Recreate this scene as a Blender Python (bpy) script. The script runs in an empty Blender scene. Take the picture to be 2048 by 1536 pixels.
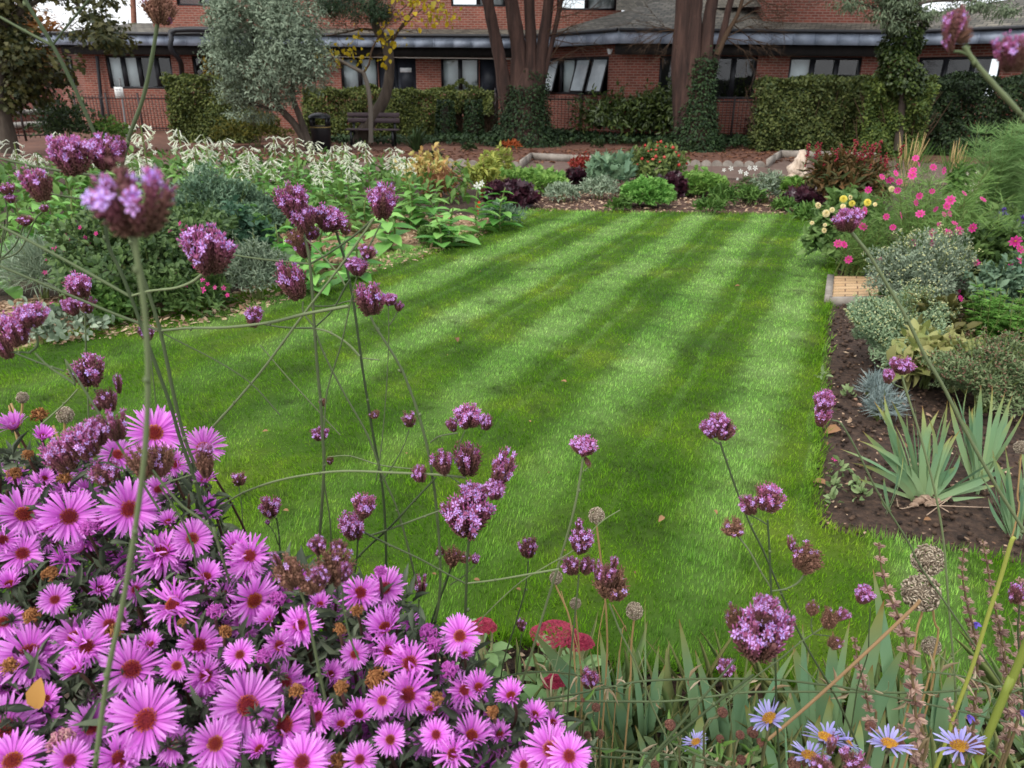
import bpy, math, random
import numpy as np
from mathutils import Matrix, Vector, Euler

# ---------------------------------------------------------------- camera, world, sun, exposure
S = bpy.context.scene
COL = S.collection
F, CX, CY, PITCH, ROLL, EYE = 1480.0, 1024.0, 768.0, 22.0, 0.5, 1.6
cam_d = bpy.data.cameras.new('camera')
cam = bpy.data.objects.new('camera', cam_d)
COL.objects.link(cam)
cam_d.sensor_width = 36.0
cam_d.lens = F / 2048 * 36.0
cam_d.clip_start = 0.02
cam_d.clip_end = 500
cam.matrix_world = Matrix.Translation((0, 0, EYE)) @ Matrix.Rotation(math.radians(90 - PITCH), 4, 'X') @ Matrix.Rotation(math.radians(ROLL), 4, 'Z')
cam_d.dof.use_dof = True
cam_d.dof.focus_distance = 1.3
cam_d.dof.aperture_fstop = 11.5
S.camera = cam

W = bpy.data.worlds.new('World')
S.world = W
W.use_nodes = True
nt = W.node_tree
for n in list(nt.nodes):
    nt.nodes.remove(n)
wo = nt.nodes.new('ShaderNodeOutputWorld')
bg = nt.nodes.new('ShaderNodeBackground')
sky = nt.nodes.new('ShaderNodeTexSky')
sky.sky_type = 'NISHITA'
sky.sun_disc = False
SUN_EL, SUN_AZ = 48.0, 215.0
sky.sun_elevation = math.radians(SUN_EL)
sky.sun_rotation = math.radians(SUN_AZ)
sky.dust_density = 4.0
cl = nt.nodes.new('ShaderNodeTexNoise'); cl.inputs['Scale'].default_value = 3.0; cl.inputs['Detail'].default_value = 6
tc = nt.nodes.new('ShaderNodeTexCoord')
nt.links.new(tc.outputs['Generated'], cl.inputs['Vector'])
cr = nt.nodes.new('ShaderNodeValToRGB')
cr.color_ramp.elements[0].position = 0.3; cr.color_ramp.elements[0].color = (9.5, 10.0, 10.8, 1)
cr.color_ramp.elements[1].position = 0.75; cr.color_ramp.elements[1].color = (14, 14.2, 14.6, 1)
nt.links.new(cl.outputs['Fac'], cr.inputs['Fac'])
mx = nt.nodes.new('ShaderNodeMix'); mx.data_type = 'RGBA'
mx.inputs[0].default_value = 0.86          # an overcast deck over the blue sky
nt.links.new(sky.outputs[0], mx.inputs[6]); nt.links.new(cr.outputs[0], mx.inputs[7])
nt.links.new(mx.outputs[2], bg.inputs['Color'])
bg.inputs['Strength'].default_value = 0.09
nt.links.new(bg.outputs[0], wo.inputs['Surface'])

sun_d = bpy.data.lights.new('sun', 'SUN')
sun_d.energy = 1.5
sun_d.angle = math.radians(14)
sun_d.color = (1.0, 0.96, 0.9)
sun = bpy.data.objects.new('sun', sun_d)
COL.objects.link(sun)
sun_dir = Vector((math.sin(math.radians(SUN_AZ)) * math.cos(math.radians(SUN_EL)), math.cos(math.radians(SUN_AZ)) * math.cos(math.radians(SUN_EL)), math.sin(math.radians(SUN_EL))))
sun.rotation_euler = sun_dir.to_track_quat('Z', 'Y').to_euler()

S.view_settings.view_transform = 'Standard'
S.view_settings.look = 'None'
S.view_settings.exposure = 0.58
S.view_settings.gamma = 1.0
S.cycles.max_bounces = 6
S.cycles.transparent_max_bounces = 6
S.cycles.use_denoising = True

rng = np.random.default_rng(7)
random.seed(7)
U = rng.uniform
Nn = rng.normal

# ---------------------------------------------------------------- from photo pixels to places
CR = np.array(cam.matrix_world.to_3x3())
CAM = np.array([0, 0, EYE])
VIEW = CR @ np.array([0, 0, -1.0])
def ray(x, y):
    return CR @ np.array([(x - CX) / F, -(y - CY) / F, -1.0])
def G(x, y, z=0.0):
    d = ray(x, y)
    return CAM + d * ((z - EYE) / d[2])
def at(x, y, Y):
    d = ray(x, y)
    return CAM + d * (Y / d[1])
def mpp(p):
    return float(np.dot(np.asarray(p) - CAM, VIEW)) / F     # metres in one pixel at p

# ---------------------------------------------------------------- mesh building
def lin(c):
    c = np.array(c, float) / 255
    return tuple(np.where(c <= .04045, c / 12.92, ((c + .055) / 1.055) ** 2.4))
def nrm(v):
    v = np.asarray(v, float)
    return v / (np.linalg.norm(v, axis=-1, keepdims=True) + 1e-12)

class MB:
    def __init__(s):
        s.V, s.T, s.U, s.F3, s.F4, s.n, s.UV = [], [], [], [], [], 0, False
    def add(s, V, F, tint=0.5, u=0.5):
        V = np.asarray(V, float).reshape(-1, 3)
        F = np.asarray(F, int)
        s.V.append(V)
        s.T.append(np.broadcast_to(np.asarray(tint, float), (len(V),)).copy())
        s.U.append(np.broadcast_to(np.asarray(u, float), (len(V),)).copy())
        if F.size:
            (s.F3 if F.shape[1] == 3 else s.F4).append(F + s.n)
        s.n += len(V)
    def inst(s, T, M, P, tint=None, du=None):
        """template T=(V,F3,F4,u) at P (N,3) with matrices M (N,3,3)"""
        V, F3, F4, u = T
        P = np.atleast_2d(P); N = len(P)
        if N == 0: return
        W_ = np.einsum('nij,kj->nki', M, V) + P[:, None, :]
        k = len(V)
        off = (np.arange(N) * k)[:, None, None]
        s.V.append(W_.reshape(-1, 3))
        t = U(0, 1, N) if tint is None else np.broadcast_to(tint, (N,))
        s.T.append(np.repeat(t, k))
        s.U.append(np.tile(u, N) if du is None else np.repeat(du, k))
        if len(F3): s.F3.append((F3[None] + off).reshape(-1, 3) + s.n)
        if len(F4): s.F4.append((F4[None] + off).reshape(-1, 4) + s.n)
        s.n += N * k
    def tube(s, path, r, seg=6, tint=0.5, u=None, cap=True):
        p = np.asarray(path, float); n = len(p)
        r = np.broadcast_to(np.asarray(r, float), (n,))
        t = nrm(np.gradient(p, axis=0))
        ref = np.array([0, 1, 0.0]) if abs(t[:, 1]).mean() < .8 else np.array([1.0, 0, 0])
        a = nrm(np.cross(t, ref)); b = np.cross(t, a)
        ang = np.arange(seg) / seg * 2 * math.pi
        V = p[:, None] + r[:, None, None] * (a[:, None] * np.cos(ang)[None, :, None] + b[:, None] * np.sin(ang)[None, :, None])
        V = V.reshape(-1, 3)
        i = np.arange(n - 1)[:, None] * seg; j = np.arange(seg)[None]; k = (j + 1) % seg
        Fq = np.stack([i + j, i + k, i + seg + k, i + seg + j], -1).reshape(-1, 4)
        uu = np.repeat(np.linspace(0, 1, n) if u is None else np.broadcast_to(u, (n,)), seg)
        s.add(V, Fq, tint, uu)
        if cap:
            for idx in (0, n - 1):
                base = s.n - n * seg + idx * seg if idx == 0 else None
            s.add(np.vstack([p[-1:], V[-seg:]]), np.array([[0, 1 + q, 1 + (q + 1) % seg] for q in range(seg)]), tint, uu[-1])
            s.add(np.vstack([p[:1], V[:seg]]), np.array([[0, 1 + (q + 1) % seg, 1 + q] for q in range(seg)]), tint, uu[0])
    def box(s, lo, hi, tint=0.5, M=None, org=None):
        lo = np.asarray(lo, float); hi = np.asarray(hi, float)
        V = np.array([[x, y, z] for x in (lo[0], hi[0]) for y in (lo[1], hi[1]) for z in (lo[2], hi[2])])
        if M is not None: V = V @ np.asarray(M).T
        if org is not None: V = V + np.asarray(org)
        s.add(V, [[0, 1, 3, 2], [4, 6, 7, 5], [0, 4, 5, 1], [2, 3, 7, 6], [0, 2, 6, 4], [1, 5, 7, 3]], tint)
    def mesh(s, name, mat, org=(0, 0, 0), smooth=False):
        V = np.vstack(s.V) - np.asarray(org, float)
        me = bpy.data.meshes.new(name)
        f3 = np.vstack(s.F3) if s.F3 else np.zeros((0, 3), int)
        f4 = np.vstack(s.F4) if s.F4 else np.zeros((0, 4), int)
        me.vertices.add(len(V)); me.vertices.foreach_set('co', V.astype(np.float32).ravel())
        nl = f3.size + f4.size
        me.loops.add(nl)
        me.loops.foreach_set('vertex_index', np.concatenate([f3.ravel(), f4.ravel()]).astype(np.int32))
        npoly = len(f3) + len(f4)
        me.polygons.add(npoly)
        st = np.concatenate([np.arange(len(f3)) * 3, f3.size + np.arange(len(f4)) * 4]).astype(np.int32)
        me.polygons.foreach_set('loop_start', st)
        if smooth:
            me.polygons.foreach_set('use_smooth', np.ones(npoly, bool))
        for nm, arr in (('tint', s.T), ('u', s.U)):
            at_ = me.attributes.new(nm, 'FLOAT', 'POINT')
            at_.data.foreach_set('value', np.concatenate(arr).astype(np.float32))
        me.update(calc_edges=True)
        me.validate()
        if mat: me.materials.append(mat)
        return me
    def build(s, name, mat, parent=None, smooth=False):
        org = np.array(parent.matrix_world.translation) if parent is not None else (0, 0, 0)
        if parent is not None and parent.parent is None: org = np.array(parent.location)
        elif parent is not None: org = np.array(parent.parent.location) + np.array(parent.location)
        o = bpy.data.objects.new(name, s.mesh(name, mat, org, smooth))
        COL.objects.link(o)
        if parent is not None: o.parent = parent
        return o

def tag(o, label=None, cat=None, group=None, kind=None):
    if label: o['label'] = label
    if cat: o['category'] = cat
    if group: o['group'] = group
    if kind: o['kind'] = kind
    return o
def thing(name, label, cat, loc=(0, 0, 0), group=None):
    o = bpy.data.objects.new(name, None)
    COL.objects.link(o); o.location = [float(v) for v in loc]; o.empty_display_size = .1
    return tag(o, label, cat, group)
def inst(name, me, parent, loc=(0, 0, 0), M=None, scale=(1, 1, 1)):
    o = bpy.data.objects.new(name, me)
    COL.objects.link(o)
    o.parent = parent
    m = Matrix.Translation([float(v) for v in loc])
    if M is not None: m = m @ Matrix([[float(q) for q in r] for r in M]).to_4x4()
    m = m @ Matrix.Diagonal((float(scale[0]), float(scale[1]), float(scale[2]), 1.0))
    o.matrix_local = m
    return o
def structure(o):
    o['kind'] = 'structure'; return o

def smooth_path(pts, k=5):
    p = np.asarray(pts, float)
    if len(p) < 3: return np.array([p[0] + (p[-1] - p[0]) * t for t in np.linspace(0, 1, k + 1)])
    q = np.vstack([2 * p[0] - p[1], p, 2 * p[-1] - p[-2]])
    out = []
    for i in range(1, len(q) - 2):
        for t in np.arange(k) / k:
            a, b, c, d = q[i - 1], q[i], q[i + 1], q[i + 2]
            out.append(.5 * ((2 * b) + (c - a) * t + (2 * a - 5 * b + 4 * c - d) * t * t + (3 * b - a - 3 * c + d) * t ** 3))
    out.append(p[-1])
    return np.array(out)

# rotations ---------------------------------------------------------
def frames(d, nh, sx=1.0, sy=None, sz=None):
    """columns: side, along d, normal; scaled"""
    d = nrm(np.atleast_2d(d)); N = len(d)
    nh = np.broadcast_to(nh, (N, 3))
    n = nrm(nh - (nh * d).sum(1, keepdims=True) * d)
    x = np.cross(d, n)
    sy = sx if sy is None else sy
    sx = np.broadcast_to(sx, (N,)); sy = np.broadcast_to(sy, (N,))
    sz = sy if sz is None else np.broadcast_to(sz, (N,))
    return np.stack([x * sx[:, None], d * sy[:, None], n * sz[:, None]], -1)
def rdir(n):
    return nrm(Nn(size=(n, 3)))
def zframe(n, spin=0.0):
    """3x3 with z along n"""
    n = nrm(n); a = np.array([0, 0, 1.0]) if abs(n[2]) < .9 else np.array([1.0, 0, 0])
    x = nrm(np.cross(a, n)); y = np.cross(n, x)
    c, s_ = math.cos(spin), math.sin(spin)
    return np.stack([x * c + y * s_, -x * s_ + y * c, n], -1)

# leaf templates: x side (width 1), y along (length 1), z normal ------
def strip_T(prof, curve=0.0, fold=0.0):
    """prof: list of (y, halfwidth); folded along the midrib"""
    V, u = [], []
    for y, w in prof:
        z = -curve * y * y
        V += [[-w, y, z + fold * w], [0, y, z], [w, y, z + fold * w]]; u += [y] * 3
    F4 = []
    for i in range(len(prof) - 1):
        a = i * 3; b = a + 3
        F4 += [[a, a + 1, b + 1, b], [a + 1, a + 2, b + 2, b + 1]]
    return np.array(V, float), np.zeros((0, 3), int), np.array(F4), np.array(u, float)
LANCE = strip_T([(0, .04), (.35, .5), (.7, .34), (1, .02)], .18, .3)
OVAL = strip_T([(0, .08), (.25, .42), (.6, .5), (.88, .25), (1, .02)], .22, .3)
TINY = (np.array([[0, 0, 0], [-.5, .5, .08], [0, 1, -.05], [.5, .5, .08]], float), np.zeros((0, 3), int), np.array([[0, 3, 2, 1]]), np.array([0, .5, 1, .5]))
BLADE = strip_T([(0, .5), (.3, .46), (.6, .36), (.85, .2), (1, .02)], .25, .25)
NEEDLE = (np.array([[-.5, 0, 0], [.5, 0, 0], [0, 1, 0]], float), np.array([[0, 1, 2]]), np.zeros((0, 4), int), np.array([0, 0, 1.0]))
LOBED = (np.array([[0, 0, 0], [-.5, .18, .05], [-.3, .45, 0], [-.42, .72, .05], [-.12, .7, 0], [0, 1, -.06], [.12, .7, 0], [.42, .72, .05], [.3, .45, 0], [.5, .18, .05], [0, .5, -.03]], float),
         np.array([[10, (k + 1) % 10, k] for k in range(10)]), np.zeros((0, 4), int), np.array([0, .3, .4, .7, .6, 1, .6, .7, .4, .3, .5]))
def spindle_T(n=4, mid=.6, rt=.35):
    V = [[0, 0, 0]] + [[math.cos(k / n * 6.283) , mid, math.sin(k / n * 6.283)] for k in range(n)] + [[0, 1, 0]]
    F3 = [[0, 1 + k, 1 + (k + 1) % n] for k in range(n)] + [[n + 1, 1 + (k + 1) % n, 1 + k] for k in range(n)]
    return np.array(V, float), np.array(F3), np.zeros((0, 4), int), np.array([0] + [mid] * n + [1.0])
SPIN = spindle_T(4, .62)
SPIN3 = spindle_T(3, .6)
def star_T(n=5, inner=.25, cup=.1, wide=.62):
    """small open flower facing +y, radius 1"""
    V = [[0, 0, 0]]; u = [0]; F4 = []
    for k in range(n):
        a = k / n * 6.283
        for da, r in ((-wide * 3.1416 / n, .72), (0, 1.0), (wide * 3.1416 / n, .72)):
            V.append([math.cos(a + da) * r, cup * r, math.sin(a + da) * r]); u.append(r)
        b = 1 + 3 * k
        F4.append([0, b, b + 1, b + 2])
    return np.array(V, float), np.zeros((0, 3), int), np.array(F4), np.array(u, float)
STAR = star_T(5)
DAISY8 = star_T(8, wide=.85, cup=.12)

# ---------------------------------------------------------------- materials
MATS = {}
def nodes(name):
    m = bpy.data.materials.new(name); m.use_nodes = True
    t = m.node_tree
    for n in list(t.nodes): t.nodes.remove(n)
    return m, t
def ramp_node(t, stops):
    r = t.nodes.new('ShaderNodeValToRGB')
    e = r.color_ramp.elements
    while len(e) < len(stops): e.new(.5)
    for q, (p, c) in zip(e, stops):
        q.position = p; q.color = (*lin(c), 1)
    return r
def plant_mat(name, A, B=None, rough=.55, trans=.22, var=.25, spec=.3, nscale=0):
    """A, B: colour stops along the 'u' attribute; 'tint' mixes them; each object varies a little"""
    if name in MATS: return MATS[name]
    m, t = nodes(name)
    L = t.links
    au = t.nodes.new('ShaderNodeAttribute'); au.attribute_name = 'u'
    ati = t.nodes.new('ShaderNodeAttribute'); ati.attribute_name = 'tint'
    fix = lambda Z: [(0, Z), (1, Z)] if isinstance(Z[0], (int, float)) else Z
    ra = ramp_node(t, fix(A)); rb = ramp_node(t, fix(B if B is not None else A))
    L.new(au.outputs['Fac'], ra.inputs[0]); L.new(au.outputs['Fac'], rb.inputs[0])
    mxx = t.nodes.new('ShaderNodeMix'); mxx.data_type = 'RGBA'
    L.new(ati.outputs['Fac'], mxx.inputs[0]); L.new(ra.outputs[0], mxx.inputs[6]); L.new(rb.outputs[0], mxx.inputs[7])
    oi = t.nodes.new('ShaderNodeObjectInfo')
    hs = t.nodes.new('ShaderNodeHueSaturation')
    ma = t.nodes.new('ShaderNodeMapRange'); ma.inputs[3].default_value = 1 - var * .5; ma.inputs[4].default_value = 1 + var * .5
    L.new(oi.outputs['Random'], ma.inputs[0]); L.new(ma.outputs[0], hs.inputs['Value'])
    L.new(mxx.outputs[2], hs.inputs['Color'])
    out = hs.outputs[0]
    if nscale:
        nz = t.nodes.new('ShaderNodeTexNoise'); nz.inputs['Scale'].default_value = nscale; nz.inputs['Detail'].default_value = 3
        tcc = t.nodes.new('ShaderNodeTexCoord'); L.new(tcc.outputs['Object'], nz.inputs['Vector'])
        mr = t.nodes.new('ShaderNodeMapRange'); mr.inputs[1].default_value = .3; mr.inputs[2].default_value = .7; mr.inputs[3].default_value = .72; mr.inputs[4].default_value = 1.25
        L.new(nz.outputs[0], mr.inputs[0])
        h2 = t.nodes.new('ShaderNodeHueSaturation'); L.new(mr.outputs[0], h2.inputs['Value']); L.new(out, h2.inputs['Color']); out = h2.outputs[0]
    p = t.nodes.new('ShaderNodeBsdfPrincipled')
    p.inputs['Roughness'].default_value = rough
    p.inputs['Specular IOR Level'].default_value = spec
    L.new(out, p.inputs['Base Color'])
    o = t.nodes.new('ShaderNodeOutputMaterial')
    if trans > 0:
        tr = t.nodes.new('ShaderNodeBsdfTranslucent'); L.new(out, tr.inputs['Color'])
        ms = t.nodes.new('ShaderNodeMixShader'); ms.inputs[0].default_value = trans
        L.new(p.outputs[0], ms.inputs[1]); L.new(tr.outputs[0], ms.inputs[2]); L.new(ms.outputs[0], o.inputs[0])
    else:
        L.new(p.outputs[0], o.inputs[0])
    MATS[name] = m
    return m
def solid_mat(name, c1, c2=None, scale=8, rough=.7, metal=0, bump=0, spec=.4, detail=5, c3=None, coord='Object', stretch=(1, 1, 1)):
    """two or three colours mottled by noise"""
    if name in MATS: return MATS[name]
    m, t = nodes(name); L = t.links
    tcc = t.nodes.new('ShaderNodeTexCoord'); mp = t.nodes.new('ShaderNodeMapping')
    mp.inputs['Scale'].default_value = stretch
    if coord == 'Position':
        g = t.nodes.new('ShaderNodeNewGeometry'); L.new(g.outputs['Position'], mp.inputs[0])
    else: L.new(tcc.outputs[coord], mp.inputs[0])
    nz = t.nodes.new('ShaderNodeTexNoise'); nz.inputs['Scale'].default_value = scale; nz.inputs['Detail'].default_value = detail; nz.inputs['Roughness'].default_value = .65
    L.new(mp.outputs[0], nz.inputs[0])
    st = [(.32, c1), (.68, c2 or c1)] if c3 is None else [(.3, c1), (.5, c2), (.7, c3)]
    r = ramp_node(t, st); L.new(nz.outputs[0], r.inputs[0])
    p = t.nodes.new('ShaderNodeBsdfPrincipled'); p.inputs['Roughness'].default_value = rough; p.inputs['Metallic'].default_value = metal
    p.inputs['Specular IOR Level'].default_value = spec
    L.new(r.outputs[0], p.inputs['Base Color'])
    if bump:
        b = t.nodes.new('ShaderNodeBump'); b.inputs['Strength'].default_value = bump; b.inputs['Distance'].default_value = .02
        L.new(nz.outputs[0], b.inputs['Height']); L.new(b.outputs[0], p.inputs['Normal'])
    o = t.nodes.new('ShaderNodeOutputMaterial'); L.new(p.outputs[0], o.inputs[0])
    MATS[name] = m
    return m
def brick_mat(name, c1, c2, mortar, bw=.225, bh=.075, ms=.011, rough=.85, big=.6):
    m, t = nodes(name); L = t.links
    uv = t.nodes.new('ShaderNodeUVMap'); uv.uv_map = 'uv'
    b = t.nodes.new('ShaderNodeTexBrick')
    b.inputs['Scale'].default_value = 1; b.inputs['Brick Width'].default_value = bw; b.inputs['Row Height'].default_value = bh
    b.inputs['Mortar Size'].default_value = ms; b.inputs['Color1'].default_value = (*lin(c1), 1); b.inputs['Color2'].default_value = (*lin(c2), 1); b.inputs['Mortar'].default_value = (*lin(mortar), 1)
    L.new(uv.outputs[0], b.inputs[0])
    nz = t.nodes.new('ShaderNodeTexNoise'); nz.inputs['Scale'].default_value = big; nz.inputs['Detail'].default_value = 8; L.new(uv.outputs[0], nz.inputs[0])
    mr = t.nodes.new('ShaderNodeMapRange'); mr.inputs[1].default_value = .3; mr.inputs[2].default_value = .7; mr.inputs[3].default_value = .75; mr.inputs[4].default_value = 1.2; L.new(nz.outputs[0], mr.inputs[0])
    h = t.nodes.new('ShaderNodeHueSaturation'); L.new(mr.outputs[0], h.inputs['Value']); L.new(b.outputs[0], h.inputs['Color'])
    p = t.nodes.new('ShaderNodeBsdfPrincipled'); p.inputs['Roughness'].default_value = rough; p.inputs['Specular IOR Level'].default_value = .25
    L.new(h.outputs[0], p.inputs['Base Color'])
    bm = t.nodes.new('ShaderNodeBump'); bm.inputs['Strength'].default_value = .5; bm.inputs['Distance'].default_value = .01; bm.invert = True
    L.new(b.outputs['Fac'], bm.inputs['Height']); L.new(bm.outputs[0], p.inputs['Normal'])
    o = t.nodes.new('ShaderNodeOutputMaterial'); L.new(p.outputs[0], o.inputs[0])
    MATS[name] = m
    return m
def glass_mat():
    m, t = nodes('window_glass'); L = t.links
    g = t.nodes.new('ShaderNodeBsdfGlossy'); g.inputs['Roughness'].default_value = .03
    tr = t.nodes.new('ShaderNodeBsdfTransparent'); tr.inputs[0].default_value = (.8, .85, .85, 1)
    fr = t.nodes.new('ShaderNodeFresnel'); fr.inputs[0].default_value = 1.35
    mr = t.nodes.new('ShaderNodeMapRange'); mr.inputs[3].default_value = .04; mr.inputs[4].default_value = 1
    L.new(fr.outputs[0], mr.inputs[0])
    ms = t.nodes.new('ShaderNodeMixShader'); L.new(mr.outputs[0], ms.inputs[0]); L.new(tr.outputs[0], ms.inputs[1]); L.new(g.outputs[0], ms.inputs[2])
    o = t.nodes.new('ShaderNodeOutputMaterial'); L.new(ms.outputs[0], o.inputs[0])
    return m
def set_uv(me, uvs):
    l = me.uv_layers.new(name='uv')
    idx = np.zeros(len(me.loops), np.int32); me.loops.foreach_get('vertex_index', idx)
    l.data.foreach_set('uv', np.asarray(uvs, np.float32)[idx].ravel())
def in_poly(P, poly):
    x, y = P[:, 0], P[:, 1]; c = np.zeros(len(P), bool); q = np.asarray(poly); n = len(q)
    for i in range(n):
        x1, y1 = q[i]; x2, y2 = q[(i + 1) % n]
        m = ((y1 > y) != (y2 > y)) & (x < (x2 - x1) * (y - y1) / (y2 - y1 + 1e-12) + x1)
        c ^= m
    return c
# ================================================================ the ground
def sheet(name, poly, z, mat, sub=0):
    me = bpy.data.meshes.new(name)
    me.from_pydata([(float(a), float(b), z) for a, b in poly], [], [tuple(range(len(poly)))])
    me.materials.append(mat); me.update()
    o = bpy.data.objects.new(name, me); COL.objects.link(o)
    return structure(o)
def g2(*pp): return [tuple(G(x, y)[:2]) for x, y in pp]

M_soil = solid_mat('garden_soil', (38, 29, 24), (66, 50, 41), 30, .95, bump=.9, coord='Position', c3=(92, 72, 58))
M_far = solid_mat('needle_litter', (66, 46, 38), (100, 66, 52), 3.5, .95, bump=.4, coord='Position', c3=(116, 82, 64), detail=9)
M_path = solid_mat('path_gravel', (86, 68, 60), (112, 92, 82), 5, .95, bump=.2, coord='Position', detail=10)
M_mulch = solid_mat('bark_mulch', (96, 72, 52), (150, 118, 90), 45, .95, bump=.8, coord='Position', c3=(186, 156, 122))
M_bark_bed = solid_mat('bark_bed', (50, 37, 32), (84, 60, 50), 30, .95, bump=.8, coord='Position', c3=(110, 84, 70))

sheet('ground', [(-120, -20), (120, -20), (120, 200), (-120, 200)], 0.0, M_soil)
sheet('needle_ground', [(-14, 16.5), (20, 16.0), (22, 27.5), (-18, 27.5)], .004, M_far)
sheet('path', g2((780, 325), (1045, 335), (1062, 322), (1230, 329), (1535, 334), (1560, 318), (1760, 322), (2048, 330), (2300, 345), (2300, 385), (1640, 362), (1240, 352), (1000, 352), (760, 350), (200, 345), (200, 318)), .008, M_path)
sheet('far_bed', g2((960, 424), (960, 352), (1240, 356), (1640, 366), (1700, 440), (1640, 436), (1200, 431)), .012, M_bark_bed)
sheet('mulch_bed', g2((640, 580), (560, 470), (700, 430), (900, 430), (1010, 440), (960, 480), (820, 530)), .006, M_mulch)
sheet('mulch_path', g2((-200, 730), (-100, 620), (140, 590), (430, 600), (560, 560), (640, 590), (380, 660), (150, 690)), .0065, M_mulch)

# ---------------------------------------------------------------- lawn with real blades
lawn_px = [(-250, 820), (0, 722), (100, 688), (200, 655), (400, 618), (560, 575), (700, 542), (780, 514), (870, 490), (960, 464), (1010, 442), (960, 420), (1200, 427), (1640, 433),
           (1655, 480), (1664, 540), (1662, 600), (1648, 650), (1642, 720), (1636, 900), (1622, 1000), (1640, 1062), (1700, 1078), (1800, 1092), (1900, 1110), (2048, 1138), (2300, 1190)]
lawn = [tuple(G(x, y)[:2]) for x, y in lawn_px] + [tuple(G(2300, 1480)[:2])] + [tuple(G(x, y)[:2]) for x, y in [(2048, 1440), (1700, 1395), (1450, 1345), (1250, 1335), (1100, 1300), (900, 1250), (700, 1270)]] + [(-1.6, 1.85), (-4.5, 2.3)]
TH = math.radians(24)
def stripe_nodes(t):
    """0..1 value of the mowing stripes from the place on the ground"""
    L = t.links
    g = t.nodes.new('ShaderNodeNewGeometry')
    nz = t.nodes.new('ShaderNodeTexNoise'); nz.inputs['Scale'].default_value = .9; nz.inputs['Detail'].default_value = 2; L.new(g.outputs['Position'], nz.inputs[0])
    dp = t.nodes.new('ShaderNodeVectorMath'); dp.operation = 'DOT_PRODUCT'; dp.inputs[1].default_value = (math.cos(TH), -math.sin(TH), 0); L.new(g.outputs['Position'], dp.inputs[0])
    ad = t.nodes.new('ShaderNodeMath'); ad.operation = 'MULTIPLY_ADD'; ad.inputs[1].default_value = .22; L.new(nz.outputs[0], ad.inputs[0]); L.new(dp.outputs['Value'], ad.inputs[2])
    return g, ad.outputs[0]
def lawn_mat(name, blade):
    m, t = nodes(name); L = t.links
    g, s = stripe_nodes(t)
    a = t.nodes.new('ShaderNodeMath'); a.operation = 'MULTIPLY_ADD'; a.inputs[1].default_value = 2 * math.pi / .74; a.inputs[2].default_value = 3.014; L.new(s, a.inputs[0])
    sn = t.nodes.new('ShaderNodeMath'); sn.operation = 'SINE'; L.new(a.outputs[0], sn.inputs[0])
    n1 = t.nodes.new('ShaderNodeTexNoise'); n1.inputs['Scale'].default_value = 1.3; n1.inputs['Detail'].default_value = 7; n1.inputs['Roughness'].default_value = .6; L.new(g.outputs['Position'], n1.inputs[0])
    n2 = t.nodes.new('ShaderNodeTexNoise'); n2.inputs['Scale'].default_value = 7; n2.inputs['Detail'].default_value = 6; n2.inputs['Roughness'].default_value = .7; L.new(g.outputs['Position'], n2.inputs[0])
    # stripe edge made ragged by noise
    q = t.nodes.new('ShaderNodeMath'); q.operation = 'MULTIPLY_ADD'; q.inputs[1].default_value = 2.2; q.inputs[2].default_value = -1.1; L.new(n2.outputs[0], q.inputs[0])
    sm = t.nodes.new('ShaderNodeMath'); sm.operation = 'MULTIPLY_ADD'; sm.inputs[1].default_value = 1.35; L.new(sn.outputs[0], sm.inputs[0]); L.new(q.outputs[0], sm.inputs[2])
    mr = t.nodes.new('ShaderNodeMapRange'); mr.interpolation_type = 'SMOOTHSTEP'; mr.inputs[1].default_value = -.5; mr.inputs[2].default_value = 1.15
    sy_ = t.nodes.new('ShaderNodeSeparateXYZ'); L.new(g.outputs['Position'], sy_.inputs[0])
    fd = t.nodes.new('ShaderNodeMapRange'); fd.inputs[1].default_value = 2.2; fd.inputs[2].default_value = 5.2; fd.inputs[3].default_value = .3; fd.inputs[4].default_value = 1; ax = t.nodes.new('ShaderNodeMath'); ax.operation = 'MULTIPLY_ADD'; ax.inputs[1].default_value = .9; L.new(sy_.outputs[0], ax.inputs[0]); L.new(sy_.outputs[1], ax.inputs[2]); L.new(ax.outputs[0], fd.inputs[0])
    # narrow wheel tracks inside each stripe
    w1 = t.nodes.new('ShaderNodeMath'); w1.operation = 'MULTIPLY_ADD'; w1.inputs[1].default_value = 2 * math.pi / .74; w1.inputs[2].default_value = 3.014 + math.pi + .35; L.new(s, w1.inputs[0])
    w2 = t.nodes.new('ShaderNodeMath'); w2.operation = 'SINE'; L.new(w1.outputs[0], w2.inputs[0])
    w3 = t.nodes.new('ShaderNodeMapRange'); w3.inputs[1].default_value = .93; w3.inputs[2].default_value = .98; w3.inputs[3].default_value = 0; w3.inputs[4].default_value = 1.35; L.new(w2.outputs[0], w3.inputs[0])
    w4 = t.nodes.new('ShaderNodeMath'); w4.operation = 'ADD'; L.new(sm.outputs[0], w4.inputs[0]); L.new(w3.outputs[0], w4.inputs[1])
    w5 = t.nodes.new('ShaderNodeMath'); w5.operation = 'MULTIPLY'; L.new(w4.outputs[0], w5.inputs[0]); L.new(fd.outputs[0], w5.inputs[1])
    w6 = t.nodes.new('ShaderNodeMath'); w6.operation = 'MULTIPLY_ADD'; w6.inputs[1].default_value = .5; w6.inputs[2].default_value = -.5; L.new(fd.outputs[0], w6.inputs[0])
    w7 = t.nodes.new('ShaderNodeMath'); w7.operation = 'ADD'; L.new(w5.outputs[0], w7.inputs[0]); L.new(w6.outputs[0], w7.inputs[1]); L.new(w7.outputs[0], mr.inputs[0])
    dark = ramp_node(t, [(.3, (62, 104, 18)), (.5, (88, 130, 24)), (.68, (124, 154, 44))]); L.new(n1.outputs[0], dark.inputs[0])
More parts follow.
